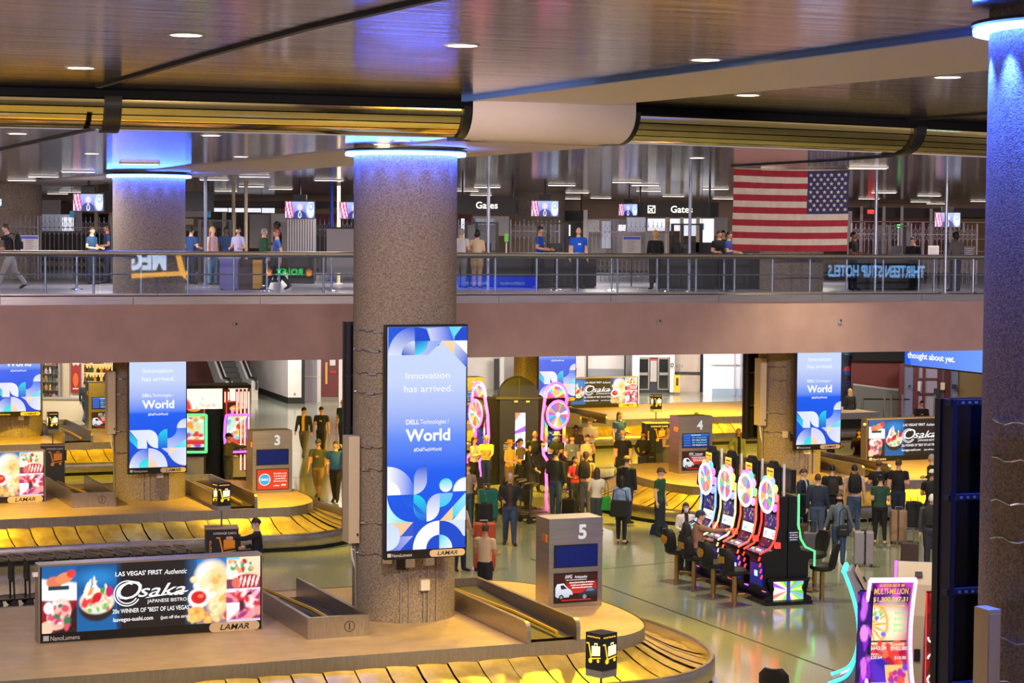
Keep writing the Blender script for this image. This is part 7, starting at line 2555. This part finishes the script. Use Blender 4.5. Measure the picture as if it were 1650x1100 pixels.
pr('denim', 1002, 770, 1.68, 160, 'woman in a pale denim shirt with a big black bag on her shoulder', sex='f', top=(128, 150, 190), bot=(18, 18, 22), sleeve='long', legs='leggings', hs='long', hair='k', arms=('down', 'bent'), skirt=(.72, .5, .1, (128, 150, 190)))
pr('coat', 1037, 697, 1.66, -30, 'woman in a dark jacket with a shoulder bag before the cart dispenser', sex='f', top=(42, 40, 34), bot=(50, 44, 80), sleeve='jacket', hair='b', hs='bob', arms=('bent', 'hip'), skin='t')
pr('dress', 1076, 692, 1.64, 35, 'woman in a black and white patterned dress half behind the number four sign', sex='f', top=(120, 112, 100), bot=(110, 104, 96), sleeve='tank', hair='y', hs='long', arms=('bent', 'fold'), skirt=(.62, .3, .1, (110, 104, 94)), legs='bare')
pr('gtop', 1064, 757, 1.74, 60, 'person in a dark green T-shirt with a cap standing at the belt', top=(26, 70, 48), bot=(24, 32, 44), cap=(84, 56, 44), arms=('down', 'down'), head=(10, 12), skirt=(.5, .12, .085, (26, 34, 46)))
pr('blond', 1190, 693, 1.7, 8, 'blonde woman in a green jacket over a black top, behind the steel chute', sex='f', top=(150, 160, 90), inner=(22, 22, 30), bot=(90, 96, 110), sleeve='jacket', hs='long', hair='y', arms=('down', 'hip'))
pr('baldb', 1141, 744, 1.76, 10, 'bald man in black behind the far end of the slot bank', top=(20, 20, 24), bot=BLK, hs='bald', arms=('fold', 'bent'), fat=1.1, sleeve='long', skin='t')
pr('wback', 1247, 754, 1.78, 178, 'man in a white T-shirt with a black backpack above the slot bank', top=(206, 186, 174), bot=(70, 70, 80), hair='k', arms=('down', 'bent'))
pr('navy', 1294, 758, 1.8, 60, 'man in a navy suit jacket holding a phone behind the slot bank', top=(28, 36, 58), bot=(30, 36, 54), sleeve='jacket', arms=('phone', 'bent'), hair='b', head=(0, 15), inner=(190, 200, 220))
pr('vest', 1105, 813, 1.62, 10, 'masked dark haired woman in a black vest over white, by the slot bank', sex='f', top=(200, 194, 190), inner=(22, 22, 28), bot=BLK, hs='long', hair='k', sleeve='long', mask=True, arms=('down', 'bent'), skin='t')
pr('nshirt', 1318, 767, 1.76, 170, 'man in a navy shirt and jeans seen from behind at carousel four', top=(28, 40, 62), bot=(60, 74, 100), sleeve='long', hair='b', arms=('down', 'down'), fat=1.1)
pr('btee', 1341, 752, 1.78, 178, 'man in a black T-shirt from behind, left of the backpacker in white', top=(18, 18, 20), bot=(24, 24, 30), hair='k', arms=('bent', 'bent'), fat=1.15)
pr('bpw', 1377, 752, 1.78, 176, 'man in a pale T-shirt and jeans with a black backpack at the belt', top=(200, 170, 160), bot=(66, 88, 120), hair='k', arms=('down', 'down'))
pr('cap2', 1416, 745, 1.74, 172, 'person in a black T-shirt and patterned cap standing at the belt', top=(22, 22, 24), bot=(30, 32, 40), cap=(110, 80, 76), arms=('bent', 'bent'))
pr('gleg', 1419, 768, 1.74, 176, 'woman in a green T-shirt and black leggings seen from behind', sex='f', top=(30, 66, 52), bot=(16, 16, 18), legs='leggings', hs='bun', hair='k', arms=('bent', 'bent'), pose='wide', shoe=(60, 40, 30), fat=1.2)
pr('bteer', 1448, 743, 1.82, 160, 'broad man in a black T-shirt and jeans holding a case at the belt', top=(16, 16, 18), bot=(34, 46, 68), hair='b', arms=('down', 'bent'), fat=1.15)
pr('susan', 1353, 797, 1.68, -8, 'masked woman in a grey cardigan walking between two grey suitcases', sex='f', top=(84, 92, 106), inner=(90, 120, 140), bot=(44, 66, 96), sleeve='jacket', hs='long', hair='b', mask=(26, 26, 30), pose='step', arms=('pull', 'pull'))
pr('oldb', 1502, 735, 1.78, -120, 'old man with grey hair in a black jacket before the food advert', top=(20, 22, 28), bot=DGRY, sleeve='jacket', hair='g', arms=('down', 'bent'))
pr('wcap', 1502, 760, 1.78, 170, 'man in a white cap and black T-shirt with a black backpack', top=(20, 20, 22), bot=(36, 38, 46), cap=(220, 214, 206), arms=('bent', 'bent'), skin='t')
pr('whair', 1502, 800, 1.78, 165, 'white haired man in a grey jacket with a dark backpack, facing the belt', top=(70, 72, 84), bot=(40, 44, 56), sleeve='jacket', hair='w', arms=('down', 'bent'), fat=1.15)
pr('capr', 1523, 783, 1.76, -60, 'man in a cap and grey purple shirt at the black display rack', top=(84, 76, 90), bot=(44, 42, 54), cap=(70, 66, 60), arms=('down', 'bent'), skin='t')
pr('vend', 1370, 628, 1.72, -165, 'blonde woman in black standing at the vending machine', sex='f', top=(22, 22, 28), bot=(24, 24, 32), sleeve='long', hs='long', hair='y')
pr('hoody', 1485, 648, 1.76, 0, 'man in a black hoodie before the red framed storefront', top=(24, 24, 26), bot=BLK, sleeve='long', hair='b', print_=(190, 130, 60), arms=('bent', 'bent'))
pr('brown', 1339, 688, 1.76, 60, 'man in a brown jacket standing at the yellow belt by the display', top=(84, 60, 40), bot=(40, 34, 34), sleeve='jacket', hs='short', hair='b', arms=('bent', 'bent'))
pr('lady', 1384, 694, 1.66, -20, 'woman in a brown dress beside the food advert of carousel four', sex='f', top=(74, 54, 40), bot=(66, 48, 38), hs='bob', hair='b', sleeve='long', arms=('bent', 'bent'), skirt=(.6, .3, .1, (70, 50, 38)))
pr('h1', 1448, 672, 1.7, 70, 'man with brown hair looking over the food advert of carousel four', top=(60, 44, 40), bot=DGRY, hair='b', sleeve='long')
pr('h2', 1470, 669, 1.68, 0, 'bald man in a yellow lit top behind the food advert', top=(120, 90, 40), bot=DGRY, hs='bald', skin='t')
pr('h3', 1508, 676, 1.66, 10, 'bald head just showing over the food advert near the black rack', top=(110, 80, 50), bot=DGRY, hs='bald', skin='t')
pr('h4', 1425, 684, 1.64, 160, 'fair head just showing over the end of the food advert', top=(120, 100, 80), bot=DGRY, hair='y', sex='f', hs='bob')
pr('lean', 1563, 639, 1.7, 60, 'person in dark clothes leaning before the ochre wall', top=(34, 30, 34), bot=BLK, sleeve='long', hair='b', lean=28, arms=('push', 'push'))
pr('far', 1122, 668, 1.7, 150, 'person in a dark coat across the belt behind the number four sign', top=(60, 60, 30), bot=(40, 44, 30), sleeve='jacket', hair='k', hs='curly')
pr('mid', 1200, 750, 1.78, 120, 'person with dark red hair in black behind the wheel toppers', sex='f', top=(40, 34, 40), bot=BLK, hs='bob', hair='r', arms=('bent', 'bent'))
pr('mid2', 1224, 768, 1.66, 160, 'person with dark brown hair half hidden by the slot toppers', sex='f', top=(44, 36, 30), bot=BLK, hs='long', hair='b')
# the seated player
cpl = P(1118, 950, 0)
pp_['tan'] = person(Vector((cpl.x, cpl.y, 0)) + bx * .02 + Vector((0, 0, 0)), math.degrees(BK) + 82, 'seated man in a tan hoodie and navy cap playing the far wheel slot', H=1.78, top=(150, 110, 88), bot=(34, 40, 60), sleeve='long', pose='sit', sit=.82, arms=('bent', 'fwd'), cap=(30, 40, 66), lean=8, fat=1.1)

# ------------------------------------------------------------------ people on the upper floor
def pu(key, px, d, H, face, label, **k):
    pp_[key] = person(up(px, d), face, label, H=H, **k)
pu('u1', 17, 57.5, 1.78, -80, 'man in a black T-shirt and pale trousers walking away from the tan column above', top=BLK, bot=(150, 146, 140), pose='walk', arms=('fwd', 'bent'), hair='b', lean=8)
pu('u2', 148, 63, 1.66, 60, 'woman in teal behind the lattice gate on the upper floor', sex='f', top=(30, 70, 110), bot=NAVY, hs='bob', hair='b', arms=('bent', 'bent'))
pu('u3', 173, 64.2, 1.74, -70, 'man in a navy shirt beside the blue lit column on the upper floor', top=(20, 44, 86), bot=NAVY, hair='k', skin='b', arms=('bent', 'bent'))
pu('u4', 308, 64, 1.68, 150, 'person in a blue shirt just right of the blue lit column', top=(30, 66, 120), bot=NAVY, hair='k', arms=('bent', 'bent'))
pu('u5', 342, 63.5, 1.7, 60, 'woman with fair hair in a pale top at the glass booth', sex='f', top=(200, 170, 176), bot=(90, 120, 150), hs='long', hair='y')
pu('u6', 384, 63.5, 1.7, -20, 'woman with dark hair in a pale lilac top by the cream pole', sex='f', top=(176, 176, 220), bot=(40, 44, 66), hs='long', hair='k', arms=('bent', 'bent'))
pu('u6b', 364, 65.5, 1.7, 20, 'person in dark blue beside the woman in lilac', top=(30, 56, 100), bot=NAVY, hair='k', skin='d')
pu('u7', 425, 63, 1.66, 120, 'man in a green jacket talking with the officer', top=(24, 76, 44), bot=BLK, sleeve='jacket', hair='g')
pu('u8', 447, 66.2, 1.88, -100, 'tall dark skinned officer in navy beside the shutter box', top=(24, 44, 84), bot=NAVY, hair='k', skin='d', arms=('bent', 'down'))
pu('u9', 446, 58.2, 1.68, -75, 'person in a blue shirt and dark trousers striding along the railing', top=(60, 90, 150), bot=(20, 22, 30), pose='walk', arms=('swing', 'swingf'), hair='r', skin='t')
pu('u10', 743, 62, 1.7, 150, 'man in a white shirt at the railing beside the near speckled column', top=(210, 206, 206), bot=(120, 116, 110), hair='g', arms=('bent', 'bent'))
pu('u11', 768, 62, 1.66, 170, 'woman in a beige blouse and trousers with a dark strap, seen from behind', sex='f', top=(206, 182, 150), bot=(170, 140, 104), hs='curly', hair='k', arms=('hip', 'bent'), fat=1.2)
pu('u12', 869, 62.5, 1.78, 70, 'officer in a blue shirt with dark hair, standing sideways', top=(20, 66, 160), bot=(22, 24, 36), hair='k', arms=('bent', 'bent'), skin='t', print_=(170, 180, 200))
pu('u13', 931, 62.5, 1.76, 12, 'officer in a bright blue shirt facing the hall with arms lowered', top=(16, 84, 200), bot=(22, 24, 36), hs='bald', hair='g', arms=('down', 'down'), fat=1.2, print_=(220, 226, 240))
pu('u14', 1055, 61.5, 1.68, -170, 'woman with fair curly hair in black, seen from behind at the railing', sex='f', top=(18, 18, 22), bot=(18, 18, 20), sleeve='long', hs='curly', hair='y', fat=1.15, arms=('bent', 'bent'), skirt=(.6, .1, .11, (18, 18, 20)))
pu('u15', 1157, 63, 1.7, 30, 'person in black beside the flag on the upper floor', top=(22, 22, 26), bot=(24, 28, 44), hair='b', arms=('bent', 'bent'))
pu('u16', 1173, 62.5, 1.68, 60, 'young person in a blue plaid shirt at the edge of the flag', top=(44, 74, 150), bot=(26, 28, 40), hair='k', arms=('bent', 'phone'))
pu('u17', 1164, 65.2, 1.72, -30, 'person with a dark ponytail behind the two by the flag', sex='f', top=(26, 26, 30), bot=BLK, hs='tail', hair='k')
pu('u18', 1373, 62.5, 1.7, 60, 'man in a dark shirt just past the starred side of the flag', top=(24, 26, 32), bot=NAVY, hair='k', skin='b', arms=('bent', 'bent'))
pu('u19', 1473, 64, 1.58, -40, 'dark clothed person bending at the booth before the storefront', top=(24, 24, 32), bot=BLK, sleeve='long', hair='k', lean=14, arms=('bent', 'bent'))
pu('u20', 1538, 62, 1.72, -150, 'person with short curly black hair in a grey top at the far barrier', top=(96, 92, 92), bot=(34, 36, 50), hs='curly', hair='k', skin='d', sleeve='long', arms=('bent', 'bent'))
finish_people()
bpy.context.view_layer.update()

# ------------------------------------------------------------------ bags and cases
backpack(pp_['hatw'], 'dark grey backpack worn by the man in the tan hat', (40, 46, 52))
backpack(pp_['pcap'], 'black backpack worn by the man in the purple cap', (24, 24, 28), 1.05)
backpack(pp_['wback'], 'black backpack worn over the white T-shirt behind the slot bank', (20, 20, 24))
backpack(pp_['bpw'], 'black backpack worn by the man in jeans at carousel four', (16, 16, 18), 1.1)
backpack(pp_['btee'], 'dark backpack worn low by the man in the black T-shirt', (30, 30, 32), .95, -.04)
backpack(pp_['wcap'], 'black backpack worn by the man in the white cap', (22, 22, 22))
backpack(pp_['whair'], 'dark olive backpack worn by the white haired man', (38, 36, 30), 1.1)
backpack(pp_['tan'], 'black backpack worn by the seated player in the tan hoodie', (24, 22, 24))
backpack(pp_['u1'], 'black backpack worn by the man walking on the upper floor', (18, 18, 20))
bag(side_of(pp_['green'], .26, .02, .62), 70, 'bright green bag hanging at the side of the woman in white', (30, 150, 60), (.42, .2, .34), .4)
bag(side_of(pp_['denim'], .02, -.24, .72), 160, 'big black shoulder bag on the back of the woman in denim', (16, 16, 18), (.5, .18, .42), .3)
bag(side_of(pp_['coat'], -.28, .0, .7), 0, 'dark shoulder bag of the woman in the dark jacket', (38, 34, 32), (.3, .18, .36), .34)
bag(side_of(pp_['susan'], -.1, .22, .72), -8, 'small black cross-body bag of the masked woman with two suitcases', (24, 24, 28), (.28, .1, .26), .42)
s = pp_['susan']
suitcase(side_of(s, .62, .1), -10, 'dark grey ribbed suitcase at the masked woman\'s outer hand, by the swivel chair', (86, 84, 92), (.44, .28, .72), .32)
suitcase(side_of(s, -.58, .12), -6, 'silver grey suitcase with a black strap pulled by the masked woman', (140, 136, 140), (.46, .3, .78), .34, (18, 18, 20))
suitcase(at_ground(788, 57.2), 15, 'tall teal suitcase standing before the youth in yellow', (0, 96, 96), (.52, .34, .8), .2, None)
suitcase(side_of(pp_['redh'], -.42, .1), 20, 'black suitcase beside the red haired woman', (24, 24, 28), (.42, .3, .62), .3, None, False)
suitcase(P(783, 925, 0) + Vector((-.05, .6, 0)), 10, 'orange red case with dark straps before the man in the striped shirt', (176, 66, 34), (.5, .3, 1.05), .1, (20, 20, 22), False)
suitcase(side_of(pp_['tall'], .42, .05), 160, 'small black case at the feet of the tall man in jeans', (20, 20, 22), (.4, .26, .5), .3, None, False)
suitcase(side_of(pp_['gleg'], .5, .3), 176, 'pale case with a leopard cover beside the woman in green', (150, 120, 90), (.42, .28, .8), .15, (90, 60, 40))
suitcase(side_of(pp_['bteer'], .42, .05), 172, 'black upright case by the broad man at the belt', (18, 18, 20), (.42, .3, .68), .25, None, False)
suitcase(side_of(pp_['whair'], -.5, .1), 165, 'brown case with a bag on top beside the white haired man', (66, 50, 44), (.4, .3, .62), .4, None, False)
suitcase(side_of(pp_['navy'], .3, -.4), 60, 'dark case behind the man in the navy jacket', (34, 30, 30), (.4, .28, .6), .3, None, False)
suitcase(side_of(pp_['nshirt'], -.45, -.1), 170, 'brown holdall case beside the man in the navy shirt', (70, 50, 36), (.44, .3, .5), .2, None, False)
bag(side_of(pp_['gtop'], -.4, -.2, 0), 40, 'blue and black duffel on the floor by the person in green', (20, 40, 90), (.5, .28, .28), .1)
# drink cup held by the woman in olive
p = side_of(pp_['drink'], -.06, .3, 1.42)
o = thing('drink_cup', 'pale drink cup raised by the woman in the olive top', 'cup', p, 0)
m = MB().lathe([(.025, -.07), (.036, .06)], 12).build('cup_body', cream_m, o, smooth=40)
MB().lathe([(.038, .06), (.03, .07), (0, .07)], 12).build('lid', white_m, o)
o = thing('stroller', 'dark pushchair with yellow lit seat between the yellow shirt and the cream top', 'stroller', at_ground(775, 58.3), rad(20))
MB().tube([(-.22, .4, 1.0), (-.22, .1, .6), (-.22, -.4, .12)], .016, 6).build('frame_tube', alu, o)
MB().tube([(.22, .4, 1.0), (.22, .1, .6), (.22, -.4, .12)], .016, 6).build('frame_tube', alu, o)
MB().tube([(-.22, .4, 1.0), (.22, .4, 1.0)], .022, 6).build('handle', rubber, o)
MB().box((0, .0, .5), (.42, .5, .08)).build('seat', cm((190, 150, 50)), o)
MB().box((0, .25, .75), (.42, .08, .5)).build('backrest', cm((40, 40, 44)), o)
for x in (-.24, .24):
    for y in (-.4, .3):
        MB().tube([(x - .02, y, .1), (x + .02, y, .1)], .1, 14).build('wheel', rubber, o)

# ------------------------------------------------------------------ lit signs of the hall that mirror in the railing glass
def hall_sign(px, py, wpx, hpx, t, label, art, es=12):
    r = ray(px, py)
    k = (BL + BN * .04 - CAM).dot(BN) / r.dot(BN)
    g = CAM + r * k
    q = r - BN * 2 * r.dot(BN)
    p = g + q * (t / q.length)
    path = k + t
    w_, h_ = wpx * path / F, hpx * path / F
    o = thing('hall_sign', label, 'sign', p, math.atan2(q.y, q.x) - PI / 2)
    MB().box((0, .08, 0), (w_ * 1.04, .14, h_ * 1.06)).build('housing', matte_black, o)
    for s in (-.45, .45):
        MB().tube([(s * w_, .08, h_ / 2), (s * w_, .08, ZH - p.z)], .03, 6).build('hanger', dark_m, o)
    cv = Canvas()
    art(cv, w_, h_)
    cv.build('lit_art', attr_mat('bright_sign_%d' % es, True, es), o, (0, -.002, 0))
def art_mega(cv, w, h):
    yl, wt = (255, 180, 20), (210, 230, 255)
    cv.text('MEGA', 0, -.15 * h, .5 * h, wt, .55 * w, bold=.05)
    cv.poly([(-.5 * w, -.32 * h), (.5 * w, -.46 * h), (.5 * w, -.33 * h), (-.5 * w, -.2 * h)], yl)
    for s in (-1, 1):
        cv.poly([(s * .5 * w, -.46 * h), (s * .4 * w, .5 * h), (s * .35 * w, .5 * h), (s * .42 * w, -.3 * h)][::s], yl)
hall_sign(226, 424, 150, 60, 42, 'lit yellow and white MEGA sign hung in the hall', art_mega)
def art_rolex(cv, w, h):
    cv.text('ROLEX', 0, -.2 * h, .55 * h, (20, 255, 110), .58 * w, bold=.02)
    for s in (-1, 1):
        x = s * .43 * w
        cv.poly([(x - .05 * w, -.3 * h), (x + .05 * w, -.3 * h), (x + .06 * w, .3 * h), (x + .02 * w, 0), (x, .45 * h), (x - .02 * w, 0), (x - .06 * w, .3 * h)], (255, 150, 20))
hall_sign(466, 439, 74, 18, 44, 'lit green lettered sign with two gold crowns hung in the hall', art_rolex)
def art_thirteen(cv, w, h):
    cv.text('THIRTEEN STRIP HOTELS', 0, .05 * h, .42 * h, (130, 190, 255), w * .98, bold=.03)
hall_sign(1412, 448, 156, 44, 36, 'lit pale blue sign about thirteen strip hotels hung in the hall', art_thirteen, 9)
def art_blue(cv, w, h):
    cv.rect(-w / 2, -h / 2, w / 2, h / 2, (0, 60, 255), (0, 90, 255), (1, 0))
    cv.smudge(-.2 * w, -.1 * h, .3 * w, .2 * h, (130, 170, 255), 1)
    cv.smudge(.25 * w, -.1 * h, .3 * w, .2 * h, (130, 170, 255), 2)
hall_sign(800, 456, 130, 22, 40, 'lit deep blue banner screen hung in the hall', art_blue, 6)
